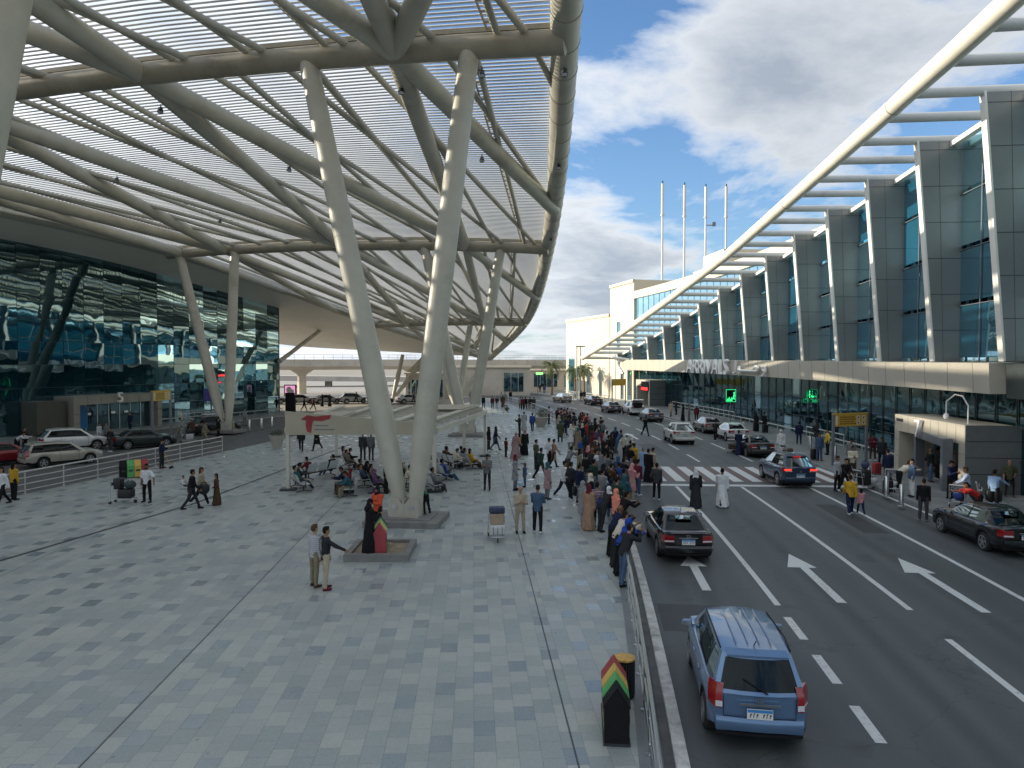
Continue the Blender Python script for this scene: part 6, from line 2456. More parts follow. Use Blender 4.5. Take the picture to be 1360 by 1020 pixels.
def car_meshes(kind, pm, boot=False):
    c = CARTYPES[kind]
    L, W, H, wb, wr = c['L'], c['W'], c['H'], c['wb'], c['wr']
    yf, yr = L / 2, -L / 2
    off = (L - wb) / 2
    wf, wrr = yf - off * .93, yf - off * .93 - wb
    g0, g1, g2, g3 = c['gh']
    out = []
    ar = wr + .06
    st = set()
    for y in frange(yr, yf, 27):
        st.add(round(y, 3))
    for wc in (wf, wrr):
        st = {y for y in st if abs(y - wc) > ar + .03}
        for k in range(13):
            st.add(round(wc - ar * math.cos(math.pi * k / 12), 4))
    for y in (yr + .02, yr + .07, yr + .16, yf - .03, yf - .1, yf - .2):
        st.add(round(y, 3))
    doors = [g3 - .42, (g3 + g0) / 2 + .05 + (0.1 if kind != 'sedan' else .12), wrr + ar + .06 if kind in ('sedan',) else wrr + ar * .9]
    for d in doors:
        st = {y for y in st if abs(y - d) > .03 or any(abs(abs(y - w_) - 0) < ar for w_ in (wf, wrr))}
        st.add(round(d - .006, 4)); st.add(round(d + .006, 4))
    st = sorted(st)
    sill = .22

    def halfw(y):
        e = abs(y) / (L / 2)
        return W / 2 * (1 - .045 * sm(.55, .9, e) - .10 * sm(.86, 1.0, e) ** 2)

    def zlow(y):
        z = sill + .05 * sm(.8, 1, abs(y) / (L / 2)) + (.04 if y < yr + .3 else 0)
        for wc in (wf, wrr):
            d = abs(y - wc)
            if d < ar:
                z = max(z, wr + math.sqrt(max(0, ar * ar - d * d)))
        return z

    def zbelt(y):
        f = (y - g0) / (g3 - g0)
        zb = c['belt'][1] + (c['belt'][0] - c['belt'][1]) * max(0, min(1, f))
        if y > g3:
            t = (y - g3) / (yf - g3)
            zb = c['belt'][0] + (c['hood'] - c['belt'][0]) * min(1, t * 2) - .17 * sm(.35, 1.0, t)
        if y < g0:
            t = (g0 - y) / (g0 - yr)
            if c['deck']:
                zb = c['belt'][1] + (c['deck'] - c['belt'][1]) * sm(0, .45, t) - .05 * sm(.85, 1, t)
            else:
                zb = c['belt'][1] - .03 * t
        return zb
    mbb = MB()
    rings = []
    for y in st:
        hw, zl, zb = halfw(y), zlow(y), zbelt(y)
        e = sm(.80, 1., abs(y) / (L / 2))
        mid = zl + (zb - zl) * .52
        tum = .965
        crown = .035 if (y > g3 or (y < g0 and c['deck'])) else .0
        bow = -.10 if y > 0 else .055
        half = [(hw * .93, zl), (hw * .985, zl + (mid - zl) * .35), (hw * 1.0, mid), (hw * .992, mid + (zb - mid) * .55), (hw * tum, zb - .045), (hw * (tum - .045), zb - .004), (hw * .62, zb + crown * .8), (0, zb + crown)]
        ring = []
        for x, z in half:
            ring.append(Vector((x, y - (math.copysign(1, y) * abs(bow) * e * (x / hw) ** 2), z)))
        full = ring + [Vector((-p.x, p.y, p.z)) for p in ring[-2::-1]]
        rings.append(full)
    n = len(rings[0])
    fs = {'body': [], 'door': [], 'seam': [], 'dark': []}
    vs = [p for r_ in rings for p in r_]
    for i in range(len(st) - 1):
        ym = (st[i] + st[i + 1]) / 2
        seam = any(abs(ym - d) < .004 for d in doors)
        for k in range(n - 1):
            f = (i * n + k, i * n + k + 1, (i + 1) * n + k + 1, (i + 1) * n + k)
            kk = k if k < n // 2 else n - 2 - k
            if seam and 1 <= kk <= 4:
                fs['seam'].append(f)
            elif kk == 0:
                fs['dark'].append(f)
            else:
                fs['body'].append(f)
    fs['body'].append(tuple(range(n))[::-1])
    fs['body'].append(tuple((len(st) - 1) * n + k for k in range(n)))
    mb = MB(); mb.v = [tuple(v) for v in vs]
    for key, mi in (('body', 0), ('seam', 1), ('dark', 2)):
        for f in fs[key]:
            mb.f.append(f); mb.m.append(mi)
    # ---- greenhouse lattice
    jn = [-1, -.88, -.4, 0, .4, .88, 1]
    if kind in ('mpv', 'wagon', 'suv'):
        fi = [0, .05, .255, .29, .585, .62, .92, 1]
        glass_i = {1, 3, 5}
    else:
        fi = [0, .10, .50, .54, .90, 1]
        glass_i = {1, 3}
    tl = [0, .10, .5, .90, 1.0]

    def gp(i, j, t):
        f, x = fi[i], jn[j]
        e = t ** 1.15
        zb = c['belt'][1] + (c['belt'][0] - c['belt'][1]) * f
        zr = H - .012 - .06 * (2 * abs(f - .42)) ** 2.2
        z = zb - .03 + (zr - zb + .03) * t
        if t >= .99:
            z += .030 * (1 - x * x)
        yb_ = g0 + (g3 - g0) * f
        yt_ = g1 + (g2 - g1) * f
        y = yb_ + (yt_ - yb_) * t
        wv = c['beltw'] + (c['roofw'] - c['beltw']) * e
        wv *= 1 - .06 * sm(.6, 1, f) - .05 * sm(.25, 0, f) if False else 1 - .05 * max(0, (f - .6) / .4) ** 2 - .04 * max(0, (.25 - f) / .25) ** 2
        bow = .16 if f > .5 else -.09
        ed = 1 if i in (0, len(fi) - 1) else 0
        if i == len(fi) - 1:
            y += .20 * (1 - x * x) * (1 - t * .45)
        elif i == 0:
            y -= .10 * (1 - x * x)
        return Vector((x * wv, y, z))
    body_g, glass = [], {'windscreen': [], 'rear_window': [], 'side_window': []}
    sides = []
    ni, nj = len(fi), len(jn)
    for a, b_ in zip(range(len(tl) - 1), range(1, len(tl))):
        ta, tb = tl[a], tl[b_]
        gl = 0 < a < len(tl) - 2
        for jj, sg_ in ((0, 1), (nj - 1, -1)):
            for i in range(ni - 1):
                q_ = [gp(i, jj, ta), gp(i + 1, jj, ta), gp(i + 1, jj, tb), gp(i, jj, tb)]
                if sg_ > 0:
                    q_ = q_[::-1]
                if gl and i in glass_i:
                    glass['side_window'].append(((i, jj), q_))
                else:
                    body_g.append((q_, 1 if (gl and i in {x_ + 1 for x_ in glass_i} and i < ni - 2) else 0))
        for ii, key in ((0, 'rear_window'), (ni - 1, 'windscreen')):
            for j in range(nj - 1):
                q_ = [gp(ii, j, ta), gp(ii, j + 1, ta), gp(ii, j + 1, tb), gp(ii, j, tb)]
                if ii:
                    q_ = q_[::-1]
                if gl and 0 < j < nj - 2:
                    glass[key].append((0, q_))
                else:
                    body_g.append((q_, 0))
    for i in range(ni - 1):
        for j in range(nj - 1):
            body_g.append(([gp(i, j, 1), gp(i, j + 1, 1), gp(i + 1, j + 1, 1), gp(i + 1, j, 1)], 0))
    for q_, mi in body_g:
        mb.add(q_, [(0, 1, 2, 3)], 3 if mi else 0)
    me = mb.mesh('car_body', [pm, MT['under'], MT['black'], MT['carglass']])
    bm = bmesh.new(); bm.from_mesh(me)
    bmesh.ops.remove_doubles(bm, verts=bm.verts, dist=.0004)
    bmesh.ops.recalc_face_normals(bm, faces=bm.faces)
    bm.to_mesh(me); bm.free()
    me.shade_smooth(); me.set_sharp_from_angle(angle=R(38))
    out.append(('body', me, []))

    def gm(name, quads):
        m_ = MB()
        for q_ in quads:
            m_.add(q_, [(0, 1, 2, 3)])
        me_ = m_.mesh(name, MT['carglass'])
        bm_ = bmesh.new(); bm_.from_mesh(me_); bmesh.ops.remove_doubles(bm_, verts=bm_.verts, dist=.0004); bm_.to_mesh(me_); bm_.free()
        me_.shade_smooth()
        return me_
    for key in ('windscreen', 'rear_window'):
        ch = []
        if key == 'rear_window' and kind != 'sedan':
            m_ = MB()
            a_, b_ = gp(0, 3, .08) + Vector((0, -.03, 0)), gp(0, 2, .42) + Vector((0, -.035, 0))
            m_.bar(a_ + Vector((.12, 0, 0)), b_ + Vector((0, 0, 0)), .025, .02)
            ch.append(('wiper', m_.mesh('wiper', MT['black'])))
        out.append((key, gm(key, [q_ for _, q_ in glass[key]]), ch))
    keys = sorted({k for k, _ in glass['side_window']})
    for kk in keys:
        out.append(('side_window', gm('side_window', [q_ for k_, q_ in glass['side_window'] if k_ == kk]), []))
    # wheels
    for wc in (wf, wrr):
        for sg_ in (-1, 1):
            x0 = sg_ * (W / 2 - .235); x1 = sg_ * (W / 2 - .02)
            m_ = MB()
            m_.tube([(x0, wc, wr), (x0 + (x1 - x0) * .06, wc, wr), (x0 + (x1 - x0) * .2, wc, wr), (x0 + (x1 - x0) * .85, wc, wr), (x1, wc, wr), (x1 - (x1 - x0) * .02, wc, wr)], [wr * .8, wr * .95, wr, wr, wr * .93, wr * .70], 28)
            ty = m_.mesh('wheel', MT['tyre'], 40)
            m_ = MB()
            xo = x1 + sg_ * .002
            for s_ in range(5):
                a = s_ * 2 * math.pi / 5 + .3
                d = Vector((0, math.cos(a), math.sin(a)))
                m_.bar(Vector((xo, wc, wr)) + d * .02, Vector((xo - sg_ * .012, wc, wr)) + d * wr * .68, .075, .02, up=Vector((1, 0, 0)))
            nn = 24
            for s_ in range(nn):
                a, b_ = 2 * math.pi * s_ / nn, 2 * math.pi * (s_ + 1) / nn
                m_.bar((xo - sg_ * .008, wc + math.cos(a) * wr * .67, wr + math.sin(a) * wr * .67), (xo - sg_ * .008, wc + math.cos(b_) * wr * .67, wr + math.sin(b_) * wr * .67), .03, .03, up=Vector((1, 0, 0)))
            m_.tube([(xo - sg_ * .03, wc, wr), (xo + sg_ * .012, wc, wr)], .05, 12)
            out.append(('wheel', ty, [('rim', m_.mesh('rim', MT['rim'], 40))]))
    m_ = MB(); m_.box((0, 0, .40), (W - .50, L - .5, .42)); m_.box((0, wf, .45), (W - .16, ar * 1.75, .5)); m_.box((0, wrr, .45), (W - .16, ar * 1.75, .5))
    out.append(('underbody', m_.mesh('underbody', MT['under']), []))
    # lamps: patches lifted off the corner of the body
    hwr = halfw(yr)

    def ysurf(x, rear=True):
        return (yr + .055 * (x / hwr) ** 2) if rear else (yf - .10 * (x / halfw(yf)) ** 2)
    if kind in ('mpv', 'suv', 'wagon', 'hatch'):
        z0, z1 = (.74, 1.13) if kind in ('mpv', 'wagon') else (.86, 1.06)
    else:
        z0, z1 = .70, .93
    for sg_ in (-1, 1):
        m_ = MB()
        xs_ = (.98, .83) if kind in ('mpv', 'wagon') else ((.99, .56) if kind != 'sedan' else (.99, .60))
        xa, xb = sg_ * hwr * xs_[0], sg_ * hwr * xs_[1]
        ya, yb_ = ysurf(xa) - .022, ysurf(xb) - .022
        wrap = Vector((sg_ * halfw(yr + .22) * 1.004, yr + .24, 0))
        up_ = Vector((-sg_ * .03, .055, 0)) if kind in ('mpv', 'wagon') else Vector((-sg_ * .02, .03, 0))
        pts = []
        for z, u_ in (((z0, 0), (.99, 0.), (z1, 1.)) if kind in ('mpv', 'wagon') else ((z0, 0), ((z0 + z1) / 2, .1), (z1, .5))):
            pts.append([Vector((xb, yb_, z)) + up_ * u_, Vector((xa, ya, z)) + up_ * u_, Vector((wrap.x, wrap.y, z + .02)) + up_ * u_ * .8,
                        Vector((wrap.x - sg_ * .05, wrap.y, z)) + up_ * u_, Vector((xb, yb_ + .06, z)) + up_ * u_])
        m_.loft(pts)
        lm = m_.mesh('taillight', MT['redlens'], 45)
        m_ = MB()
        zc = z0 + (z1 - z0) * .30
        m_.add([Vector((xb, yb_ - .004, z0 + .02)), Vector((xa, ya - .004, z0 + .02)), Vector((xa, ya - .004, zc)), Vector((xb, yb_ - .004, zc))], [(0, 1, 2, 3)])
        out.append(('taillight', lm, [('reversing_lens', m_.mesh('reversing_lens', MT['clearlens']))]))
        m_ = MB()
        hx = sg_ * halfw(yf)
        pts = []
        for z in (.60, .68, .76):
            s_ = (z - .60) * .8
            pts.append([Vector((hx * .55, ysurf(hx * .55, False) + .012 - s_, z)), Vector((hx * .97, ysurf(hx * .97, False) + .012 - s_, z)), Vector((sg_ * halfw(yf - .45) * 1.004, yf - .42 - s_, z + .05)),
                        Vector((sg_ * (halfw(yf - .45) - .05), yf - .42, z)), Vector((hx * .55, ysurf(hx * .55, False) - .08, z))])
        m_.loft(pts)
        out.append(('headlight', m_.mesh('headlight', MT['clearlens'], 45), []))
        m_ = MB()      # mirror
        mx = sg_ * (W / 2 + .06)
        m_.add(*rbox((.20, .11, .14), .035, 2, (mx, g3 - .42, c['belt'][0] + .07)))
        m_.bar((sg_ * (W / 2 - .1), g3 - .40, c['belt'][0] + .01), (mx, g3 - .42, c['belt'][0] + .04), .04, .05)
        ml = m_.mesh('mirror', pm, 50)
        m_ = MB(); m_.box((mx, g3 - .478, c['belt'][0] + .07), (.16, .006, .10))
        out.append(('mirror', ml, [('mirror_glass', m_.mesh('mirror_glass', MT['chrome']))]))
        for d0 in (doors[1] + .14, doors[2] + .12) if kind != 'hatch' else (doors[1] + .14,):
            m_ = MB(); zz_ = zbelt(d0) - .12
            m_.add(*rbox((.03, .20, .035), .012, 1, (sg_ * (halfw(d0) * .99 + .012), d0 + .05, zz_)))
            out.append(('door_handle', m_.mesh('door_handle', pm), []))
    # rear furniture
    pz = .68 if kind in ('mpv',) else (.84 if kind == 'wagon' else .72)
    if kind == 'suv':
        pz = .66
    m_ = MB(); m_.box((0, yr - .012, pz), (.42, .02, .17))
    pl_ = m_.mesh('number_plate', MT['plate'])
    m_ = MB(); m_.box((0, yr - .0235, pz + .055), (.405, .004, .05))
    ch = [('plate_band', m_.mesh('plate_band', MT['plateblue']))]
    m_ = MB()
    for k in range(7):
        if k == 3:
            continue
        x = -.16 + k * .053
        m_.bar((x, yr - .0245, pz - .055), (x + .012, yr - .0245, pz + .015), .004, .012)
        if k % 2:
            m_.bar((x, yr - .0245, pz + .012), (x + .03, yr - .0245, pz + .012), .004, .012)
        else:
            m_.bar((x, yr - .0245, pz - .02), (x + .03, yr - .0245, pz + .0), .004, .012)
    ch.append(('plate_figures', m_.mesh('plate_figures', MT['ink'])))
    out.append(('number_plate', pl_, ch))
    m_ = MB()
    if kind == 'mpv':
        m_.bar((-.34, yr - .012, pz + .155), (.34, yr - .012, pz + .155), .03, .035)
    elif kind == 'sedan':
        m_.bar((-.30, yr - .012, pz + .135), (.30, yr - .012, pz + .135), .025, .028)
    else:
        m_.bar((-.25, yr - .012, pz + .13), (.25, yr - .012, pz + .13), .02, .025)
    out.append(('garnish', m_.mesh('garnish', MT['chrome']), []))
    m_ = MB()
    bz = pz + .235 if kind != 'sedan' else pz + .19
    nn = 18
    for (rx, rz, cx_) in ((.068, .045, 0), (.03, .043, 0)):
        for s_ in range(nn):
            a, b_ = 2 * math.pi * s_ / nn, 2 * math.pi * (s_ + 1) / nn
            m_.bar((rx * math.cos(a), yr - .012, bz + rz * math.sin(a)), (rx * math.cos(b_), yr - .012, bz + rz * math.sin(b_)), .012, .012, up=Vector((0, 1, 0)))
    out.append(('badge', m_.mesh('badge', MT['chrome']), []))
    m_ = MB()
    m_.loft([[Vector((x, ysurf(x) - .014, z)) for x in frange(-hwr * .96, hwr * .96, 9)] + [Vector((x, ysurf(x) + .05, z)) for x in frange(hwr * .96, -hwr * .96, 9)] for z in (.29, .345)])
    out.append(('bumper_strip', m_.mesh('bumper_strip', MT['black']), []))
    m_ = MB()          # crease of the bumper, painted
    m_.loft([[Vector((x, ysurf(x) - o_, z)) for x in frange(-hwr * .97, hwr * .97, 11)] + [Vector((x, ysurf(x) + .05, z)) for x in frange(hwr * .97, -hwr * .97, 11)] for z, o_ in ((.375, .02), (.44, .045), (.53, .05), (.58, .03), (.60, .0))])
    out.append(('bumper', m_.mesh('bumper', pm, 40), []))
    m_ = MB()          # tailgate shut lines
    for x in (-hwr * .80, hwr * .80):
        m_.bar((x, ysurf(x) - .004, .60), (x, ysurf(x) - .004, zbelt(yr) - .04), .006, .012)
    m_.bar((-hwr * .8, ysurf(hwr * .8) - .004, .605), (0, yr - .004, .605), .006, .012); m_.bar((0, yr - .004, .605), (hwr * .8, ysurf(hwr * .8) - .004, .605), .006, .012)
    out.append(('tailgate_gap', m_.mesh('tailgate_gap', MT['under']), []))
    if kind in ('mpv', 'suv', 'wagon'):
        m_ = MB()
        for sg_ in (-1, 1):
            m_.tube([gp(1, 0 if sg_ < 0 else nj - 1, 1) + Vector((0, 0, .02)), gp(3, 0 if sg_ < 0 else nj - 1, 1) + Vector((0, 0, .035)), gp(ni - 2, 0 if sg_ < 0 else nj - 1, 1) + Vector((0, 0, .02))], .014, 6)
        out.append(('roof_strip', m_.mesh('roof_strip', MT['black'] if kind == 'mpv' else MT['alu']), []))
        m_ = MB(); m_.loft([[gp(0, j, 1) + Vector((0, -.10, -.035 + dz)) for j in range(1, nj - 1)] + [gp(0, j, 1) + Vector((0, .10, .012 + dz)) for j in range(nj - 2, 0, -1)] for dz in (0, .035)])
        out.append(('spoiler', m_.mesh('spoiler', pm, 40), []))
        if kind == 'mpv':
            m_ = MB()
            for x in (-.30, -.1, .1, .30):
                m_.tube([Vector((x, g1 + .25, H + .020 - x * x * .06)), Vector((x, (g1 + g2) / 2 - .1, H + .034 - x * x * .06)), Vector((x, g2 - .25, H + .020 - x * x * .06))], .010, 5, flat=.6)
            out.append(('roof_rib', m_.mesh('roof_rib', pm), []))
    m_ = MB(); m_.tube([(0, g1 + .25, H - .01), (0, g1 + .05, H + .14)], .01, 6)
    out.append(('aerial', m_.mesh('aerial', MT['black']), []))
    return out


PAINTS = {}


def car(kind, col, p, rz, label, paintname='paint', metal=.35, rough=.3, group=None, lit=False, extra=None):
    key = (kind, col)
    if col not in PAINTS:
        PAINTS[col] = paint(paintname, col, metal, rough)
    if key not in CARCACHE:
        CARCACHE[key] = car_meshes(kind, PAINTS[col])
    t = thing({'mpv': 'family_van', 'suv': 'off_roader', 'hatch': 'hatchback', 'sedan': 'saloon_car', 'wagon': 'estate_car'}[kind], label, 'car', p, rz, group or 'cars on the arrivals road')
    for nm, me, ch in CARCACHE[key]:
        o = link(nm, me, t)
        for n2_, m2_ in ch:
            link(n2_, m2_, o)
        if lit and nm == 'taillight':
            mb = MB()
            mb.v = [tuple(v.co) for v in me.vertices]
            c_ = sum((v.co for v in me.vertices), Vector()) / len(me.vertices)
            sg_ = math.copysign(1, c_.x)
            yr = -CARTYPES[kind]['L'] / 2
            mb = MB(); mb.box((sg_ * CARTYPES[kind]['W'] * .36, yr - .004, .98), (.36, .02, .07))
            mb.build('lit_strip', MT['redglow'], o)
    if lit:
        c = CARTYPES[kind]
        mb = MB(); mb.box((0, c['gh'][1] - .16, c['H'] - .05), (.42, .03, .05))
        mb.build('high_brake_light', MT['redglow'], t)
    return t


def oncar(px, py, back):
    """ground point for a car whose rear bumper meets the ground at a pixel"""
    p = P(px, py, .24)
    p.z = 0
    a = roadang(p.y + back)
    return p + Vector((-math.sin(a), math.cos(a), 0)) * back, a


ROADC = 'cars on the arrivals road'
p, a = oncar(1013, 981, 2.02)
car('mpv', (.135, .235, .385), p, a - .03, 'light blue family van driving away in the nearest lane', 'light_blue_paint', .45, .3)
p, a = oncar(911, 739, 2.25)
car('sedan', (.010, .010, .012), p, a + .03, 'black saloon car just ahead of the handrail end, taillights towards us', 'black_paint', .2, .2)
car('sedan', (.014, .016, .019), Vector((17.35, 26.0, 0)), roadang(26) + .03, 'dark grey saloon cut by the right edge, parked at the arrivals kerb', 'charcoal_paint', .4, .25)
p, a = oncar(1062, 643, 2.2)
car('suv', (.030, .055, .105), p, a + .02, 'dark blue off-roader with lit brake lights on the crossing', 'dark_blue_paint', .45, .28, lit=True)
p, a = oncar(1012, 604, 2.2)
car('sedan', (.045, .042, .040), p, a + .03, 'old dark grey saloon parked before the blue off-roader', 'dusty_grey_paint', .3, .4)
p, a = oncar(982, 583, 2.2)
car('sedan', (.62, .63, .62), p, a, 'white saloon parked beyond the old dark saloon', 'white_paint', 0, .3)
p, a = oncar(950, 573, 2.2)
car('sedan', (.22, .20, .18), p, a, 'warm grey saloon parked right beside the white off-roader', 'warm_grey_paint', .4, .3)
p, a = oncar(910, 587, 2.2)
car('suv', (.60, .59, .55), p, a, 'cream white off-roader driving alone in the third lane', 'cream_white_paint', 0, .3)
p, a = oncar(872, 558, 2.2)
car('sedan', (.12, .125, .13), p, a, 'silver grey saloon parked third back from the open boot', 'silver_grey_paint', .5, .3)
p, a = oncar(847, 549.5, 2.1)
hb = car('suv', (.66, .66, .64), p, a, 'white car with its boot lid raised at the far kerb', 'bright_white_paint', 0, .3)
mb = MB(); mb.loft([[Vector((x, -1.6, 1.66)), Vector((x, -2.25, 2.0)), Vector((x, -2.5, 1.92)), Vector((x, -2.46, 1.88)), Vector((x, -2.22, 1.95)), Vector((x, -1.6, 1.60))] for x in (-.62, .62)])
mb.build('boot_lid', PAINTS[(.66, .66, .64)], hb)
mb = MB(); mb.box((0, -2.06, 1.24), (1.1, .30, .66)); mb.build('boot_opening', MT['under'], hb)
p, a = oncar(818, 546.5, 2.2)
car('sedan', (.085, .09, .095), p, a, 'grey saloon just beyond the car with raised boot', 'mid_grey_paint', .5, .3)
p, a = oncar(794, 536.5, 2.2)
car('sedan', (.02, .02, .022), p, a, 'small far black saloon by the end of the terminal', 'far_black_paint', .3, .3)
p, a = oncar(752, 533, 2.1)
car('hatch', (.30, .27, .22), p, a + .15, 'beige hatchback farthest along the bend, facing away', 'beige_paint', .3, .35)
# forecourt cars
fa_ = math.atan2(-wd.x, wd.y)
FC = 'cars on the departures forecourt'


def fcar(kind, col, px, py, lab, nm, da=0, metal=.3, rough=.3):
    car(kind, col, P(px, py, 0), fa_ + da, lab, nm, metal, rough, FC)


fcar('sedan', (.22, .012, .016), 2, 617, 'dark red saloon cut by the left edge of the picture', 'dark_red_paint', -.25)
fcar('wagon', (.40, .37, .31), 82, 617, 'pale beige estate car behind the guard rail on the forecourt', 'dusty_beige_paint', -.30)
fcar('suv', (.64, .65, .64), 97, 598, 'white off-roader between the beige estate and doorway 5', 'white_suv_paint', -.42)
fcar('sedan', (.018, .032, .034), 190, 594, 'dark green saloon on the forecourt behind the man with the broom', 'dark_green_paint', -.42)
fcar('suv', (.012, .012, .013), 285, 576, 'black off-roader with white roof load by the forecourt column', 'black_suv_paint', -.30)
t = thing('roof_load', 'white wrapped load on the roof of the black off-roader', 'luggage', P(281, 576, 0) + Vector((0, 0, 1.69)), fa_ - .3)
mb = MB(); mb.add(*rbox((1.0, 1.9, .16), .06, 2, (0, .2, .09))); ld = mb.build('bundle', MT['bag_white'], t, smooth=50)
mb = MB(); mb.box((0, .7, .175), (1.01, .05, .006)); mb.box((0, -.2, .175), (1.01, .05, .006)); mb.build('strap', MT['black'], ld)
# vehicles beyond
car('suv', (.08, .085, .09), P(667, 519, 0), 2.4, 'dark far vehicle parked before the low hall, left of its neighbour', 'far_dark_paint', .3, .4, 'vehicles at the far end')
car('hatch', (.5, .5, .48), P(682, 518, 0), 2.6, 'pale far vehicle parked before the low hall', 'far_pale_paint', .1, .4, 'vehicles at the far end')
cols = [((.62, .62, .60), 'white'), ((.03, .03, .035), 'black'), ((.28, .28, .28), 'grey'), ((.55, .50, .40), 'cream'), ((.42, .42, .42), 'silver')]
r_ = random.Random(8)
k = 0
spots = ['nearest the glass corner', 'beside the advert screen', 'just right of the screen', 'under the broad bridge pier', 'left of the bridge pier', 'right of the bridge pier', 'behind the pavilion board', 'near the big column, left', 'behind the big column', 'last before the slim props', 'half hidden by walkers', 'at the end of the lane']
for row, (yy, x0, x1, nn) in enumerate(((112, -42, -16, 7),)):
    for i in range(nn):
        (c_, cn_) = cols[(i * 2 + row * 3 + i // 3) % 5]
        x = x0 + (x1 - x0) * i / (nn - 1) + r_.uniform(-.4, .4)
        car(('sedan', 'suv', 'hatch')[(i + row) % 3], c_, Vector((x, yy + r_.uniform(-1, 1), 0)), R(-60 + r_.uniform(-10, 10)), f'{cn_} car parked in the sunny lot beyond the terminal, {spots[k]}', 'lot_' + cn_ + '_paint', .1, .35, 'cars in the sunny far lot')
        k += 1
CN = {'black': (.010, .010, .012), 'white': (.62, .63, .64), 'grey': (.16, .165, .17), 'pale grey': (.34, .35, .36), 'dark grey': (.05, .052, .056), 'navy': (.012, .018, .05), 'blue': (.03, .07, .24),
      'denim blue': (.06, .10, .17), 'light blue': (.22, .33, .50), 'beige': (.40, .34, .25), 'khaki': (.22, .19, .13), 'tan': (.32, .21, .14), 'brown': (.08, .045, .025), 'maroon': (.12, .018, .03),
      'red': (.42, .03, .025), 'orange red': (.55, .085, .04), 'yellow': (.60, .43, .04), 'mustard': (.50, .30, .03), 'green': (.02, .15, .07), 'olive': (.07, .075, .04), 'teal': (.03, .10, .12), 'dark green': (.02, .05, .035),
      'pink': (.55, .26, .27), 'dusty pink': (.34, .22, .23), 'salmon': (.72, .25, .18), 'purple': (.12, .06, .14), 'cream': (.55, .50, .40), 'silver grey': (.24, .25, .26), 'charcoal': (.025, .027, .03), 'royal blue': (.02, .06, .33)}
SK = [(.30, .17, .10), (.36, .21, .13), (.24, .13, .075), (.40, .25, .165), (.19, .10, .06)]
TOPN = {'shirt': 'shirt', 'tee': 't-shirt', 'jacket': 'jacket', 'hood': 'raised hood jacket', 'coat': 'long coat'}
HN = {'hair': '', 'bald': 'bald ', 'scarf': '', 'long': 'long haired ', 'cap': '', 'shawl': '', 'none': ''}
NP = [0]


def person(px, py, pose, face, top, topc, bot='', botc='', head='hair', headc=None, z=PZ, sc=1., label=None, group=None, skin=None, shoes=None, pos=None, mat='cloth', beard=False):
    """face: heading in degrees, 0 = away from the camera, 90 = towards the right"""
    NP[0] += 1
    r_ = random.Random(NP[0] * 7 + 1)
    p = Vector(pos) if pos is not None else P(px, py, z)
    K = PC.setdefault((pose, 'K'), skeleton(pose))
    b = link('person', part(pose, 'body'))
    b.location = p
    b.rotation_euler = (0, 0, R(-face))
    wid = sc * r_.uniform(.97, 1.06)
    b.scale = (wid, wid, sc * r_.uniform(.985, 1.02))
    b.color = (*(skin or r_.choice(SK)), 1)
    tag(b, label, 'person', group)

    def ch(name, me, c, m=None):
        o = link(name, me, b)
        o.color = (*c, 1)
        if m:
            o.material_slots[0].link = 'OBJECT'; o.material_slots[0].material = MT[m]
        return o
    tc = CN[topc]
    if top == 'robe':
        ch('robe', part(pose, 'robe'), tc)
        if botc:
            pass
    else:
        ch({'shirt': 'shirt', 'tee': 't_shirt', 'jacket': 'jacket', 'hood': 'hooded_jacket', 'coat': 'coat'}[top], part(pose, top), tc, mat if mat != 'cloth' else None)
        ch('trousers', part(pose, 'bottom'), CN[botc])
    ch('shoes', part(pose, 'shoes'), CN[shoes or r_.choice(['black', 'black', 'charcoal', 'white', 'brown'])])
    hm = Matrix.Translation(K['head']) @ HEADROT(K).to_4x4()

    def hd(name, key, c):
        o = ch(name, HEADS[key], c)
        o.matrix_local = hm
    if head in ('hair', 'long'):
        hd('hair', head, CN[headc] if headc else r_.choice([(.008, .007, .006), (.012, .009, .007), (.02, .013, .009)]))
    elif head == 'scarf':
        hd('headscarf', 'scarf', CN[headc])
    elif head == 'shawl':
        hd('head_cloth', 'shawl', CN[headc])
    elif head == 'cap':
        hd('hair', 'hair', (.01, .008, .007)); hd('cap', 'cap', CN[headc])
    if beard:
        hd('beard', 'beard', (.012, .009, .007))
    if p.y < 70:
        o = link('eyes_and_brows', HEADS['eyes'], b)
        o.matrix_local = hm
    return b


def bag(p, rz, size, mat, label, seed=3, name='shoulder_bag'):
    t = softbag(p, rz, size, MT[mat], label, seed)
    t.name = name
    return t


G1 = 'people walking on the plaza'
Q = person
# --- left side of the plaza
Q(4, 672, 'walk', 200, 'jacket', 'white', 'p', 'black', 'long', None, label='woman in white jacket and black trousers at the left edge', group=G1)
Q(19, 664, 'stand', 20, 'shirt', 'mustard', 'p', 'black', 'long', None, label='woman in mustard print top beside the guard rail, at the left edge', group=G1)
Q(215, 622, 'phone', 80, 'jacket', 'navy', 'p', 'charcoal', 'hair', label='sweeper in navy overalls at the end of the guard rail', group=G1)
t = thing('broom', 'yellow broom held by the navy sweeper at the guard rail', 'broom', P(221, 622, PZ), R(-80))
mb = MB(); mb.tube([(0, -.25, 1.25), (0, .25, .12)], .018, 8); hd_ = mb.build('handle', MT['yellow_sign'], t)
mb = MB(); mb.box((0, .28, .09), (.5, .09, .07)); mb.box((0, .28, .03), (.5, .11, .06)); mb.build('brush_head', MT['black'], t)
Q(195.5, 667, 'reach', 185, 'tee', 'white', 'p', 'black', 'hair', label='bearded man in white t-shirt holding the trolley on the left', group=G1, beard=True, shoes='charcoal')
m = Q(255, 677, 'walk', 60, 'jacket', 'black', 'p', 'charcoal', 'hair', label='man in black striding with a toddler on his arm', group=G1)
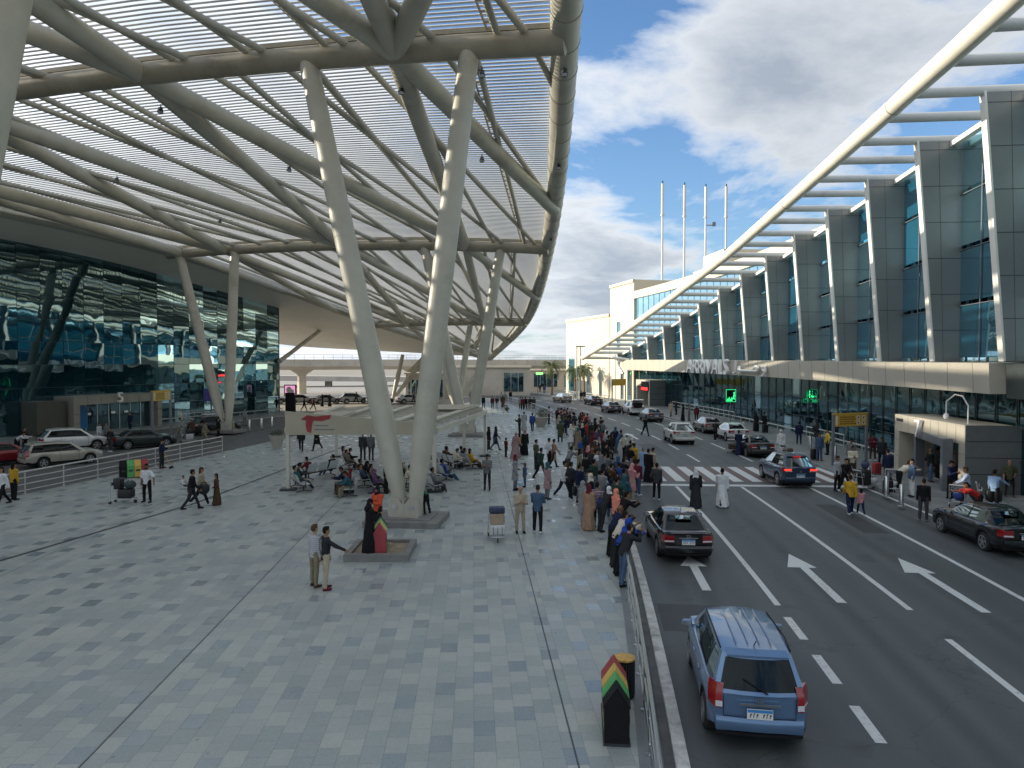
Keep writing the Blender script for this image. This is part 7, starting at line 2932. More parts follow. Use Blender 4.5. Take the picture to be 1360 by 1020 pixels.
Q(248, 668, 'sit', 100, 'shirt', 'white', 'p', 'dark grey', 'hair', label='toddler in white carried on the striding man arm', sc=.52, pos=P(251, 677, PZ) + Vector((-.22, .1, .80)), group=G1)
Q(267, 671, 'walk2', 70, 'jacket', 'beige', 'p', 'black', 'long', 'brown', label='woman in beige top walking just behind the man with the toddler', group=G1)
bag(P(266, 672, PZ) + Vector((.25, -.2, .55)), .3, (.5, .3, .5), 'case_black', 'big black bag carried by the woman in beige')
Q(288, 671, 'stand2', 250, 'robe', 'brown', head='long', label='girl in brown dress alone beyond the family with the toddler', sc=.80, group=G1)
Q(418, 779, 'stand', 40, 'shirt', 'pale grey', 'p', 'khaki', 'hair', 'brown', label='man in pale striped shirt and khaki trousers beside the pointing man', group=G1, mat='stripe')
Q(433, 783, 'point', 60, 'shirt', 'charcoal', 'p', 'beige', 'hair', label='man in dark shirt and pale trousers pointing to the right', group=G1, shoes='maroon')
Q(502, 707, 'arms', 215, 'jacket', 'orange red', 'p', 'black', 'scarf', 'black', label='woman in orange red jacket and black headscarf behind the kerbed plot', group=G1, z=PZ)
Q(491, 735, 'phone', 60, 'robe', 'black', head='scarf', headc='black', z=PZ + .18, label='woman all in black standing on the kerbed plot by the red bin', group=G1)
Q(566, 684, 'stoop', 290, 'jacket', 'green', 'p', 'black', 'cap', 'red', z=PZ + .2, label='boy in green jacket stooping on the big column plinth', sc=.82, group=G1)
Q(691, 708, 'phone', 170, 'jacket', 'beige', 'p', 'beige', 'bald', label='man in beige suit facing us, looking down at his hands', group=G1, shoes='black')
mb = MB()
Q(714, 708, 'phone', 15, 'jacket', 'denim blue', 'p', 'black', 'hair', label='man in denim jacket and white shoes, back turned, beside the beige suit', group=G1, shoes='white')
Q(647, 651, 'phone', 185, 'jacket', 'grey', 'p', 'charcoal', 'hair', label='man in grey jacket walking towards us past the pavilion post', group=G1)
Q(649, 599, 'stand', 100, 'jacket', 'black', 'p', 'charcoal', 'scarf', 'black', label='woman in black jacket nearest the right rear pavilion post', group=G1)
Q(658, 598, 'walk', 80, 'coat', 'charcoal', 'p', 'denim blue', 'scarf', 'black', label='woman in charcoal coat and jeans by the rear pavilion post', group=G1)
Q(672, 607, 'stand', 60, 'tee', 'maroon', 'p', 'charcoal', 'hair', label='small boy in maroon t-shirt next to the dusty pink robe', sc=.74, group=G1)
Q(685, 608, 'walk', 40, 'robe', 'dusty pink', head='scarf', headc='dusty pink', label='woman in dusty pink robe and headscarf between two children', group=G1)
Q(690, 604, 'stand', 30, 'tee', 'yellow', 'p', 'black', 'scarf', 'black', label='girl in yellow top and black scarf beside the dusty pink robe', sc=.85, group=G1)
Q(697, 605, 'stand', 150, 'robe', 'black', head='scarf', headc='dusty pink', label='woman in black robe with dusty pink scarf near the girl in yellow', group=G1)
Q(712, 624, 'stand', 60, 'tee', 'olive', 'p', 'charcoal', 'hair', label='man in olive t-shirt, left of the two standing close together', group=G1)
Q(718, 637, 'walk2', 50, 'shirt', 'dark green', 'p', 'black', 'hair', label='man in dark green sweater in front of the olive t-shirt', group=G1)
Q(729, 621, 'stand2', 60, 'tee', 'white', 'p', 'black', 'hair', label='man in white t-shirt and black trousers left of the crowd', group=G1)
Q(735, 621, 'walk', 60, 'coat', 'tan', 'p', 'charcoal', 'hair', label='man in long tan shirt just right of the white t-shirt', group=G1)
Q(684, 651, 'stand2', 90, 'coat', 'silver grey', 'p', 'grey', 'scarf', 'maroon', label='woman in silver grey coat and maroon scarf with a child', group=G1)
Q(697, 647, 'stand', 250, 'jacket', 'denim blue', 'p', 'denim blue', 'long', label='child in denim beside the woman in silver grey', sc=.70, group=G1)
t = thing('ball', 'pale blue ball held beside the child in denim', 'ball', P(691, 652, PZ) + Vector((0, 0, .28)))
mb = MB(); mb.ell((0, 0, .12), (.17, .17, .17), 20, 14); mb.build('skin', M('pale_blue_ball', (.30, .48, .62), .3, var=.3, scale=4), t, smooth=60)
mb = MB(); mb.ell((0, -.02, .16), (.172, .168, .06), 20, 8); mb.build('stripe', MT['signwhite'], t, smooth=60)
Q(727, 663, 'stand', 60, 'coat', 'dusty pink', 'p', 'grey', 'scarf', 'teal', label='woman in dusty pink coat and teal scarf, back turned, near the crowd', group=G1)
Q(749, 661, 'walk2', 70, 'jacket', 'white', 'p', 'navy', 'hair', label='man in white hooded jacket and navy trousers at the crowd edge', group=G1, shoes='white')
# --- far plaza
G2 = 'people far up the plaza'
for px, py, pose, fc, tp, tcn, bt, hdn, hc, lb in (
        (707, 573, 'walk', 10, 'jacket', 'blue', 'charcoal', 'hair', None, 'man in blue jacket walking away by the round planters'),
        (696, 571, 'walk', 0, 'robe', 'pale grey', '', 'hair', None, 'man in pale grey robe left of the blue jacket'),
        (690, 577, 'phone', 280, 'jacket', 'dark green', 'black', 'hair', None, 'person in dark green jacket in front of the pale grey robe'),
        (642, 543, 'stand', 180, 'jacket', 'black', 'black', 'hair', None, 'far person in black right of the far V column foot'),
        (654, 543, 'walk', 180, 'shirt', 'maroon', 'dark grey', 'hair', None, 'small far child in maroon under the canopy tip'),
        (660, 543, 'walk', 180, 'tee', 'charcoal', 'pale grey', 'hair', None, 'far man in charcoal top and pale trousers walking towards us'),
        (666, 535, 'walk2', 180, 'shirt', 'pale grey', 'dark grey', 'hair', None, 'far man in pale grey shirt, left of a far trio'),
        (671, 536, 'walk', 180, 'shirt', 'silver grey', 'grey', 'hair', None, 'far man in silver grey, middle of a far trio'),
        (678, 533, 'stand', 180, 'jacket', 'black', 'black', 'hair', None, 'far man in black, rightmost of a far trio'),
        (691, 544, 'walk', 0, 'jacket', 'silver grey', 'dark grey', 'hair', None, 'far walker in silver grey left end of the group by the rail'),
        (694, 545, 'stand', 20, 'jacket', 'maroon', 'black', 'hair', None, 'far walker in maroon in the group by the rail'),
        (698, 544, 'walk2', 10, 'jacket', 'black', 'charcoal', 'hair', None, 'far walker in black jacket mid group by the rail'),
        (704, 545, 'stand', 0, 'jacket', 'charcoal', 'khaki', 'hair', None, 'far walker in charcoal and khaki in the group by the rail'),
        (709, 544, 'walk', 0, 'jacket', 'brown', 'black', 'hair', None, 'far walker in brown, right end of the group by the rail'),
        (729, 563, 'phone', 100, 'tee', 'pale grey', 'charcoal', 'hair', None, 'man in pale grey t-shirt beside the far handrail'),
        (717, 521, 'stand', 180, 'jacket', 'charcoal', 'black', 'hair', None, 'dark figure by the green lit pole at the bend'),
        (723, 523, 'stand', 180, 'jacket', 'blue', 'denim blue', 'hair', None, 'figure in blue near the green lit pole'),
        (732, 520, 'walk', 90, 'shirt', 'light blue', 'black', 'hair', None, 'far figure in light blue before the palm trunk'),
        (668, 541, 'walk', 0, 'robe', 'brown', '', 'scarf', 'brown', 'far woman in brown robe beside the far trolley'),
        (400, 599, 'walk', 170, 'jacket', 'charcoal', 'black', 'hair', None, 'walker in charcoal seen under the pavilion board, left of two'),
        (421, 598, 'walk2', 200, 'coat', 'black', 'black', 'scarf', 'black', 'woman in black coat seen under the pavilion board'),
        (482, 611, 'stand', 0, 'jacket', 'dark grey', 'charcoal', 'hair', None, 'man in dark grey jacket standing behind the seats, left of two'),
        (493, 611, 'stand', 10, 'jacket', 'grey', 'dark grey', 'hair', None, 'man in grey standing behind the seats, right of two'),
        (513, 655, 'stand', 90, 'jacket', 'black', 'black', 'scarf', 'black', 'tall figure in black standing left of the big column leg'),
        (404, 546, 'walk', 90, 'jacket', 'black', 'charcoal', 'hair', None, 'dark walker just right of the pink screen'),
        (416, 545, 'walk', 90, 'jacket', 'maroon', 'black', 'hair', None, 'walker in maroon beyond the pavilion board'),
        (428, 540, 'stand', 90, 'robe', 'black', '', 'scarf', 'black', 'woman in black robe under the bridge pier'),
        (438, 540, 'stand', 120, 'robe', 'charcoal', '', 'scarf', 'charcoal', 'woman in charcoal robe under the bridge pier'),
        (473, 535, 'walk', 90, 'jacket', 'dark green', 'black', 'hair', None, 'far walker in dark green beyond the white cars'),
        (549, 536, 'walk', 90, 'jacket', 'black', 'black', 'hair', None, 'far figure in black between the slim props and big column'),
        (625, 532, 'stand', 180, 'shirt', 'pale grey', 'grey', 'hair', None, 'far figure in pale grey between the far column legs')):
    Q(px, py, pose, fc, tp, tcn, 'p', bt, hdn, hc, label=lb, group=G2)
# --- seated people
G3 = 'people seated under the pavilion'


def seated(bi, slot, pose, tp, tcn, bt, hdn, hc, lb, dx=0.):
    p, a = BPOS[bi]
    q = p + Matrix.Rotation(a, 3, 'Z') @ Vector((-.8 + .8 * slot + dx, -.06, -.06))
    Q(0, 0, pose, math.degrees(-a), tp, tcn, 'p', bt, hdn, hc, pos=q, label=lb, group=G3)


for args in ((0, 0, 'sit3', 'shirt', 'dark grey', 'beige', 'hair', None, 'seated man in dark grey and beige trousers, first at the left post'),
             (0, 1, 'sit2', 'jacket', 'teal', 'navy', 'hair', None, 'seated man in teal jacket stretching his legs, beside the left post'),
             (1, 2, 'sit2', 'jacket', 'black', 'denim blue', 'hair', None, 'seated man in black lying back on the pale bench'),
             (2, 0, 'sit', 'shirt', 'dusty pink', 'black', 'long', None, 'seated woman in dusty pink deep in the pavilion'),
             (2, 1, 'sit3', 'jacket', 'black', 'charcoal', 'hair', None, 'seated person in black deep in the pavilion, beside dusty pink'),
             (2, 2, 'sit', 'jacket', 'khaki', 'brown', 'hair', None, 'seated person in khaki deep in the pavilion'),
             (3, 0, 'sit3', 'jacket', 'teal', 'khaki', 'hair', None, 'seated person in teal in the front huddle with bags'),
             (3, 1, 'sit', 'jacket', 'maroon', 'brown', 'scarf', 'maroon', 'seated woman in maroon in the front huddle with bags'),
             (3, 2, 'sit3', 'jacket', 'navy', 'black', 'hair', None, 'seated person in navy in the front huddle with bags'),
             (4, 0, 'sit', 'jacket', 'charcoal', 'denim blue', 'hair', None, 'seated man in charcoal left of the column foot'),
             (4, 2, 'sit', 'coat', 'purple', 'black', 'scarf', 'purple', 'seated woman in purple coat left of the column foot'),
             (5, 0, 'sit', 'jacket', 'silver grey', 'charcoal', 'scarf', 'cream', 'seated woman in silver grey glimpsed between the column legs'),
             (5, 1, 'sit2', 'jacket', 'black', 'black', 'hair', None, 'seated person in black glimpsed between the column legs'),
             (6, 0, 'sit2', 'jacket', 'silver grey', 'grey', 'hair', None, 'seated man in silver grey suit nearest the front right post'),
             (6, 1, 'sit2', 'jacket', 'pale grey', 'pale grey', 'hair', None, 'seated man in pale grey, second from the front right post'),
             (6, 2, 'sit', 'jacket', 'grey', 'dark grey', 'hair', None, 'seated man in grey, third from the front right post'),
             (7, 0, 'sit2', 'shirt', 'white', 'black', 'hair', None, 'seated man in white shirt and black trousers on the right benches'),
             (7, 1, 'sit2', 'jacket', 'pale grey', 'navy', 'scarf', 'grey', 'seated woman in pale grey and navy on the right benches'),
             (7, 2, 'sit2', 'jacket', 'blue', 'denim blue', 'hair', None, 'seated man in blue jacket on the right benches'),
             (8, 0, 'sit3', 'jacket', 'dark grey', 'brown', 'hair', None, 'seated man in dark grey in the third row right of the column'),
             (8, 1, 'sit', 'jacket', 'brown', 'dark grey', 'hair', None, 'seated man in brown in the third row right of the column'),
             (8, 2, 'sit3', 'shirt', 'cream', 'charcoal', 'hair', None, 'seated person in cream shirt in the third row'),
             (1, 0, 'sit3', 'shirt', 'maroon', 'charcoal', 'hair', None, 'seated man in maroon shirt at the near end of the pale bench'),
             (4, 1, 'sit2', 'jacket', 'olive', 'khaki', 'hair', None, 'seated man in olive jacket between charcoal and purple'),
             (5, 2, 'sit3', 'jacket', 'cream', 'beige', 'hair', None, 'seated person in cream jacket glimpsed between the column legs'),
             (9, 0, 'sit', 'jacket', 'brown', 'denim blue', 'hair', None, 'seated man in brown jacket and jeans in the left middle bench'),
             (9, 1, 'sit3', 'jacket', 'black', 'khaki', 'scarf', 'black', 'seated woman in black with khaki trousers on the left middle bench'),
             (9, 2, 'sit2', 'shirt', 'denim blue', 'navy', 'hair', None, 'seated man in denim shirt on the left middle bench'),
             (10, 0, 'sit', 'robe', 'charcoal', '', 'scarf', 'maroon', 'seated woman in charcoal robe and maroon scarf at the back bench'),
             (10, 1, 'sit2', 'jacket', 'dark grey', 'black', 'hair', None, 'seated man in dark grey at the back bench by the column leg'),
             (11, 1, 'sit2', 'shirt', 'pale grey', 'dark grey', 'hair', None, 'seated man in pale grey shirt on the outermost right bench'),
             (11, 0, 'sit2', 'jacket', 'navy', 'black', 'hair', None, 'seated man in navy on the outermost right bench'),
             (11, 2, 'sit', 'jacket', 'mustard', 'brown', 'long', None, 'seated woman in mustard brown jacket at the outermost bench end')):
    seated(*args)
# --- along the handrail and the people nearest us in the crowd
G4 = 'people waiting along the handrail'
fr_ = 62
Q(829, 778, 'photo', 62, 'jacket', 'charcoal', 'p', 'denim blue', 'cap', 'dark grey', label='photographer in charcoal jacket and grey cap raising a camera at the rail', group=G4, shoes='black')
hp_ = P(829, 778, PZ)
t = thing('camera', 'black camera held up by the photographer at the handrail', 'camera', hp_ + Matrix.Rotation(R(-62), 3, 'Z') @ Vector((0, .47, 1.43)), R(-62))
mb = MB(); mb.add(*rbox((.15, .08, .10), .015, 2)); mb.build('body', MT['black'], t)
mb = MB(); mb.tube([(0, .04, 0), (0, .17, 0)], .042, 14); mb.build('lens', MT['darkmetal'], t, smooth=40)
for px, py, pose, fc, tp, tcn, bt, hdn, hc, sh, lb in (
        (833, 763, 'rail', 68, 'hood', 'royal blue', 'black', 'none', None, 'black', 'person in royal blue raised hood leaning on the handrail'),
        (828, 752, 'rail', 70, 'jacket', 'cream', 'charcoal', 'hair', None, 'black', 'person in cream jacket leaning on the rail behind the blue hood'),
        (823, 738, 'rail', 66, 'jacket', 'navy', 'black', 'bald', None, 'black', 'bald man in navy jacket bent over the handrail'),
        (832, 716, 'rail', 64, 'jacket', 'black', 'black', 'hair', None, 'black', 'person in black jacket bent at the rail before the salmon scarf'),
        (818, 713, 'stand', 70, 'shirt', 'salmon', 'charcoal', 'scarf', 'salmon', 'black', 'woman in bright salmon scarf close to the handrail'),
        (810, 706, 'rail', 60, 'jacket', 'charcoal', 'charcoal', 'scarf', 'white', 'black', 'woman in white scarf and charcoal jacket at the rail'),
        (793, 701, 'stand', 30, 'jacket', 'maroon', 'black', 'hair', None, 'black', 'person in maroon striped jacket with a blue shoulder bag'),
        (782, 704, 'stand', 40, 'robe', 'tan', '', 'scarf', 'maroon', 'brown', 'woman in long tan robe and maroon scarf, back turned'),
        (774, 698, 'stand', 60, 'coat', 'silver grey', 'pale grey', 'scarf', 'silver grey', 'white', 'woman in silver grey coat and scarf left of the tan robe'),
        (769, 668, 'stand', 45, 'jacket', 'navy', 'grey', 'hair', None, 'black', 'man in navy jacket and grey trousers at the left crowd edge'),
        (758, 664, 'stand2', 60, 'jacket', 'charcoal', 'black', 'hair', None, 'white', 'man in charcoal with a dark bag at the left crowd edge'),
        (779, 648, 'stand', 40, 'tee', 'black', 'denim blue', 'hair', None, 'black', 'man in black t-shirt and jeans inside the crowd'),
        (800, 676, 'stand', 50, 'shirt', 'silver grey', 'grey', 'hair', None, 'black', 'man in silver grey shirt behind the white scarf'),
        (839, 666, 'phone', 60, 'coat', 'pink', 'beige', 'scarf', 'pink', 'white', 'woman in pink coat and pink scarf on the road side'),
        (847, 658, 'stand', 55, 'jacket', 'maroon', 'denim blue', 'hair', None, 'white', 'man in maroon jacket and jeans on the road side'),
        (872, 664, 'stand2', 20, 'jacket', 'dark grey', 'black', 'hair', None, 'white', 'man in dark leather jacket alone on the road, back turned'),
        (861, 641, 'stand', 40, 'robe', 'black', '', 'hair', None, 'black', 'man in long black robe by the pale blue robe'),
        (854, 636, 'stand', 40, 'robe', 'light blue', '', 'hair', 'grey', 'black', 'man in pale blue robe at the edge of the crossing'),
        (867, 638, 'stand', 60, 'coat', 'beige', 'khaki', 'hair', None, 'black', 'man in long beige shirt at the edge of the crossing'),
        (829, 648, 'stand2', 55, 'jacket', 'silver grey', 'grey', 'hair', None, 'black', 'man in silver grey jacket on the road side, near the pink scarf'),
        (842, 628, 'stand', 50, 'jacket', 'mustard', 'brown', 'hair', None, 'black', 'person in mustard jacket at the road side of the crowd'),
        (812, 610, 'stand', 50, 'coat', 'charcoal', 'black', 'long', None, 'black', 'long haired woman in charcoal coat at the road edge'),
        (806, 606, 'stand2', 40, 'shirt', 'pale grey', 'charcoal', 'hair', None, 'black', 'man in pale grey shirt at the road edge, far half of crowd'),
        (763, 633, 'rail', 50, 'shirt', 'grey', 'dark grey', 'hair', None, 'black', 'man in grey shirt bending in the middle of the crowd')):
    if pose == 'rail':
        px -= 9
    zz_ = 0. if 'road' in lb or 'crossing' in lb else PZ
    Q(px, py, pose, fc, tp, tcn, 'p', bt, hdn, hc, z=zz_, label=lb, group=G4, shoes=sh, mat='stripe' if 'striped' in lb else 'cloth')
bag(P(797, 701, PZ) + Vector((.02, -.15, .78)), .5, (.36, .2, .42), 'bag_blue', 'blue shoulder bag on the person in the maroon striped jacket')
bag(P(762, 667, PZ) + Vector((.05, -.1, .3)), .5, (.34, .2, .5), 'case_black', 'dark bag beside the man in charcoal at the crowd edge')
# the packed middle of the crowd: everyone singled out by clothes
r_ = random.Random(23)
taken = [tuple(o.location[:2]) for o in COL.objects if o.name.startswith('person')]
used = set()
tops = ['black', 'charcoal', 'navy', 'grey', 'white', 'maroon', 'brown', 'dark grey', 'olive', 'blue', 'red', 'pale grey', 'beige', 'denim blue', 'teal', 'khaki', 'purple', 'mustard', 'dark green', 'cream']
wt = [9, 8, 6, 4, 4, 4, 3, 6, 3, 2, 2, 4, 3, 3, 1, 2, 1, 1, 2, 2]
bots = ['black', 'charcoal', 'navy', 'denim blue', 'dark grey', 'khaki', 'beige', 'grey']
n = 0
for tries in range(6000):
    if n >= 92:
        break
    y = r_.uniform(28.5, 76)
    lo, hi = np.interp(y, [28, 32, 38, 44, 52, 60, 68, 77], [3.3, 3.1, 2.7, 3.2, 3.6, 4.0, 4.2, 4.3]), np.interp(y, [28, 32, 38, 44, 52, 60, 68, 77], [4.3, 5.2, 6.6, 7.6, 7.6, 7.2, 6.7, 5.4])
    x = lo + (hi - lo) * min(1, max(0, r_.gauss(.55, .27)))
    if any((x - a) ** 2 + (y - b_) ** 2 < .52 ** 2 for a, b_ in taken):
        continue
    woman = r_.random() < .28
    tcn = r_.choices(tops, wt)[0]; bt = r_.choice(bots)
    tp = r_.choice(['jacket', 'jacket', 'shirt', 'tee', 'hood'] if not woman else ['coat', 'robe', 'jacket', 'coat'])
    hdn, hc = ('scarf', r_.choice(['black', 'white', 'grey', 'pink', 'navy', 'cream', 'maroon', 'teal', 'dusty pink'])) if woman else (r_.choices(['hair', 'hair', 'cap', 'bald'], [6, 4, 1, 1])[0], None)
    if hdn == 'cap':
        hc = r_.choice(['white', 'navy', 'red', 'black'])
    if tp == 'hood':
        hdn = 'none'
    who = 'woman' if woman else 'man'
    wear = {'tee': 't-shirt', 'hood': 'raised hood', 'robe': 'long robe'}.get(tp, tp)
    acc = f' and {hc} scarf' if woman else (f' and {hc} cap' if hdn == 'cap' else ('' if tp == 'robe' else f' and {bt} trousers'))
    bald = 'bald ' if hdn == 'bald' else ''
    where = 'near end of the crowd' if y < 36 else ('crossing end of the crowd' if y < 45 else ('middle of the crowd' if y < 56 else ('far half of the crowd' if y < 66 else 'farthest tail of the crowd')))
    lb = f'{bald}{who} in {tcn} {wear}{acc}, {where}'
    if lb in used:
        continue
    pose = r_.choices(['stand', 'stand2', 'phone', 'arms', 'rail'], [5, 3, 2, 2, 1.2])[0]
    if woman and pose == 'rail':
        pose = 'stand'
    used.add(lb); n += 1; taken.append((x, y))
    Q(0, 0, pose, r_.gauss(50, 28), tp, tcn, 'p', bt, hdn, hc, pos=(x, y, PZ if x < roadx(y, -7.1) else 0), label=lb, group='waiting crowd', sc=r_.uniform(.93, 1.05))
# --- on the road
G5 = 'people crossing the road'
Q(924, 674, 'walk', 15, 'robe', 'charcoal', head='shawl', headc='white', z=0, label='man in dark robe and white head cloth crossing ahead of the black saloon', group=G5)
Q(959, 672, 'walk2', 10, 'robe', 'white', head='hair', z=0, label='man in white robe on the road, right of the dark robe', group=G5)
Q(857, 579, 'walk', 150, 'jacket', 'black', 'p', 'black', 'hair', z=0, label='man in black walking in the road left of the white off-roader', group=G5)
Q(780, 575, 'stand', 60, 'jacket', 'dark grey', 'p', 'charcoal', 'hair', z=0, label='man in dark grey alone in the road, left of a far pair', group=G5)
Q(798, 581, 'stand', 80, 'jacket', 'charcoal', 'p', 'dark grey', 'hair', z=0, label='man in charcoal alone in the road, right of a far pair', group=G5)
Q(1129, 684, 'walk2', 15, 'jacket', 'mustard', 'p', 'navy', 'hair', z=0, label='man in mustard sweater walking with a child in pink', group=G5, shoes='white')
Q(1143, 684, 'walk', 10, 'jacket', 'pink', 'p', 'navy', 'long', z=0, sc=.66, label='child in pink jacket holding on beside the mustard sweater', group=G5, shoes='white')
Q(1226, 692, 'stand', 30, 'shirt', 'black', 'p', 'dark grey', 'hair', z=0, label='man in black shirt at the kerb line, back turned', group=G5, shoes='grey')
# --- the arrivals pavement
G6 = 'people on the arrivals pavement'
for px, py, pose, fc, tp, tcn, bt, hdn, hc, z, lb in (
        (1112, 652, 'stand', 150, 'shirt', 'pale grey', 'black', 'hair', None, 0, 'child in striped pale shirt behind the dark trolley'),
        (1122, 655, 'push', 170, 'jacket', 'black', 'black', 'hair', None, 0, 'man in black pushing the trolley of dark cases'),
        (1132, 634, 'arms', 190, 'jacket', 'cream', 'brown', 'hair', None, .14, 'person in cream jacket under the ochre sign'),
        (1130, 622, 'stand', 200, 'jacket', 'grey', 'charcoal', 'hair', None, .14, 'man in grey behind the cream jacket under the ochre sign'),
        (1159, 612, 'phone', 190, 'jacket', 'maroon', 'brown', 'hair', None, .14, 'person in maroon jacket right of the ochre sign post'),
        (1171, 620, 'stand', 200, 'jacket', 'charcoal', 'black', 'hair', None, .14, 'person in charcoal near the red suitcase'),
        (1179, 642, 'stand', 20, 'jacket', 'navy', 'charcoal', 'hair', None, .14, 'man in navy, back turned, behind the plum suitcase'),
        (1198, 624, 'stand', 160, 'shirt', 'black', 'black', 'cap', 'black', .14, 'man in black cap by the doorway glass'),
        (1194, 653, 'stoop', 85, 'jacket', 'cream', 'black', 'hair', None, .14, 'person in cream jacket stooping over bags'),
        (1211, 660, 'stand', 270, 'jacket', 'denim blue', 'white', 'hair', None, .14, 'man in denim jacket and white trousers by the stooping person'),
        (1235, 640, 'stand2', 90, 'jacket', 'black', 'denim blue', 'bald', None, .14, 'man in black passing through the grey gate frame'),
        (1245, 637, 'stand', 90, 'jacket', 'charcoal', 'black', 'hair', None, .14, 'man in charcoal jacket just inside the grey gate frame'),
        (1266, 640, 'arms', 180, 'jacket', 'dusty pink', 'dark grey', 'hair', 'grey', .14, 'grey haired woman in dusty pink under the doorway end'),
        (1262, 662, 'phone', 150, 'jacket', 'navy', 'black', 'hair', None, .14, 'person in navy at the foot of the gate frame'),
        (1278, 641, 'stand', 150, 'shirt', 'white', 'black', 'hair', None, .14, 'man in white shirt beside the dark doorway cheek'),
        (1287, 639, 'stand2', 200, 'jacket', 'brown', 'charcoal', 'hair', None, .14, 'man in brown jacket beside the dark doorway cheek'),
        (1285, 673, 'push', 300, 'shirt', 'light blue', 'charcoal', 'hair', 'brown', .14, 'man in blue striped shirt, back turned, by the blue bags'),
        (1300, 690, 'stoop', 280, 'tee', 'red', 'black', 'hair', None, .14, 'man in red t-shirt bending over the trolley of blue bags'),
        (1320, 678, 'point', 60, 'shirt', 'light blue', 'black', 'hair', None, .14, 'man in pale blue shirt pointing behind the charcoal saloon'),
        (1340, 660, 'stand2', 200, 'tee', 'olive', 'black', 'bald', None, .14, 'man in olive t-shirt facing us by the dark glass at right'),
        (1037, 606, 'stand', 200, 'robe', 'white', '', 'scarf', 'white', .14, 'woman all in white behind the old dark saloon'),
        (1061, 590, 'stand', 20, 'jacket', 'navy', 'navy', 'hair', None, .14, 'man in navy uniform by the double rail'),
        (1084, 590, 'push', 230, 'jacket', 'charcoal', 'dark grey', 'hair', None, .14, 'man in charcoal leaning to a trolley behind the blue car'),
        (1099, 604, 'reach', 270, 'shirt', 'yellow', 'black', 'hair', None, .14, 'person in yellow top left of the ochre sign post'),
        (1088, 612, 'stand', 180, 'jacket', 'denim blue', 'denim blue', 'hair', None, .14, 'person all in denim behind the blue off-roader'),
        (1004, 573, 'stand', 60, 'robe', 'black', '', 'scarf', 'black', .14, 'woman in black robe behind the old dark saloon, left of two'),
        (1015, 573, 'stand', 60, 'coat', 'black', 'black', 'hair', None, .14, 'figure in black coat behind the old dark saloon, right of two'),
        (981, 604, 'push', 15, 'robe', 'navy', '', 'hair', None, 0, 'man in long navy robe pushing a laden trolley in the road'),
        (950, 586, 'push', 30, 'jacket', 'charcoal', 'black', 'hair', None, 0, 'man in charcoal with a trolley between the white cars'),
        (987, 584, 'stand', 120, 'shirt', 'white', 'grey', 'hair', None, 0, 'man in white shirt standing at the white saloon'),
        (907, 559, 'stand', 90, 'robe', 'black', '', 'scarf', 'black', .14, 'woman in black robe beyond the cream off-roader, left of group'),
        (915, 559, 'stand', 120, 'shirt', 'silver grey', 'grey', 'hair', None, .14, 'man in silver grey beyond the cream off-roader'),
        (925, 561, 'stand', 200, 'jacket', 'maroon', 'black', 'scarf', 'black', .14, 'woman in maroon beyond the cream off-roader, right of group'),
        (891, 553, 'stand', 250, 'coat', 'beige', 'grey', 'hair', None, .14, 'man in beige coat by the grey parked saloon'),
        (898, 551, 'stand', 250, 'jacket', 'charcoal', 'black', 'hair', None, .14, 'man in charcoal by the grey parked saloon'),
        (952, 549, 'stand', 250, 'shirt', 'silver grey', 'dark grey', 'hair', None, .14, 'person in silver grey by the trolley bay'),
        (772, 533, 'stand', 0, 'jacket', 'black', 'black', 'hair', None, 0, 'dark figure beside the far beige hatchback, left of two'),
        (776, 532, 'stand', 0, 'jacket', 'navy', 'black', 'hair', None, 0, 'dark figure beside the far beige hatchback, right of two'),
        (763, 531, 'walk', 0, 'shirt', 'white', 'grey', 'hair', None, 0, 'figure in white by the far beige hatchback')):
    Q(px, py, pose, fc, tp, tcn, 'p', bt, hdn, hc, z=z, label=lb, group=G6, mat='stripe' if 'striped' in lb else 'cloth')
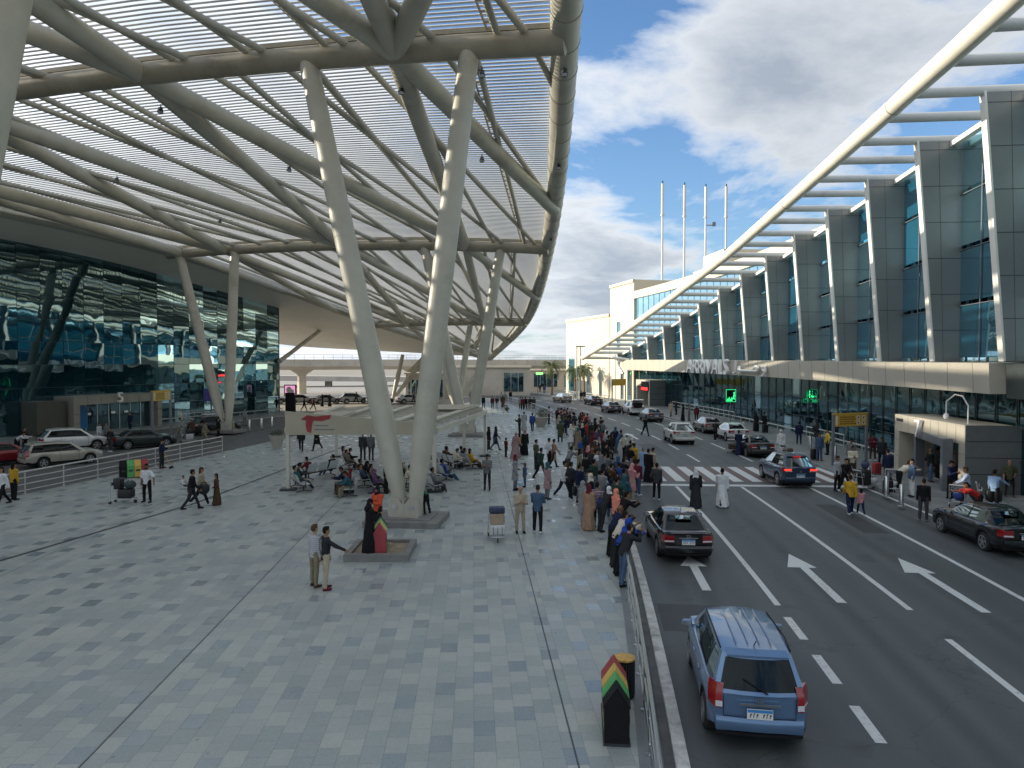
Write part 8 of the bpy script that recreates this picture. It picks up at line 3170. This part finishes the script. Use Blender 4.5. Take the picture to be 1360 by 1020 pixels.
# --- the departures forecourt
G7 = 'people on the departures forecourt'
for px, py, pose, fc, tp, tcn, bt, hdn, hc, z, lb in (
        (23, 602, 'stoop', 90, 'shirt', 'white', 'black', 'hair', None, 0, 'man in white shirt bending behind the red saloon'),
        (33, 600, 'stand', 90, 'jacket', 'black', 'black', 'hair', None, 0, 'figure in black between the red saloon and the glass'),
        (52, 597, 'stoop', 90, 'jacket', 'brown', 'black', 'hair', None, 0, 'figure in brown bending behind the beige estate'),
        (132, 592, 'stand', 90, 'shirt', 'white', 'grey', 'hair', None, 0, 'man in white at the bonnet of the white off-roader'),
        (142, 592, 'stand', 200, 'jacket', 'grey', 'black', 'hair', None, 0, 'figure in grey at doorway 5, left of two'),
        (147, 600, 'stand2', 200, 'jacket', 'charcoal', 'dark grey', 'hair', None, 0, 'figure in charcoal between white and green cars'),
        (173, 573, 'stand', 200, 'jacket', 'navy', 'navy', 'hair', None, .15, 'guard in navy at the right jamb of doorway 5'),
        (238, 582, 'push', 60, 'shirt', 'pale grey', 'khaki', 'hair', None, 0, 'man in pale grey with a trolley behind the guard rail'),
        (240, 570, 'stand', 90, 'shirt', 'cream', 'grey', 'scarf', 'cream', .15, 'woman in cream scarf beside the yellow forecourt sign'),
        (255, 584, 'stand', 100, 'jacket', 'brown', 'charcoal', 'cap', 'white', 0, 'man in brown and white cap by the forecourt trolley'),
        (272, 588, 'walk2', 90, 'jacket', 'khaki', 'khaki', 'hair', None, 0, 'man in khaki walking towards the black off-roader'),
        (290, 583, 'stand', 80, 'jacket', 'black', 'black', 'hair', None, 0, 'figure in black at the door of the black off-roader'),
        (325, 566, 'stand', 120, 'shirt', 'silver grey', 'grey', 'hair', None, .15, 'man in silver grey alone past the forecourt column')):
    Q(px, py, pose, fc, tp, tcn, 'p', bt, hdn, hc, z=z, label=lb, group=G7)
# birds are too small to matter; check labels
_d = {k: v for k, v in LABELS.items() if len(v) > 1}
for k, v in _d.items():
    print('DUPLABEL', k, v)
for k in LABELS:
    if not 4 <= len(k.split()) <= 16:
        print('LABELLEN', len(k.split()), k)
print('people', NP[0])
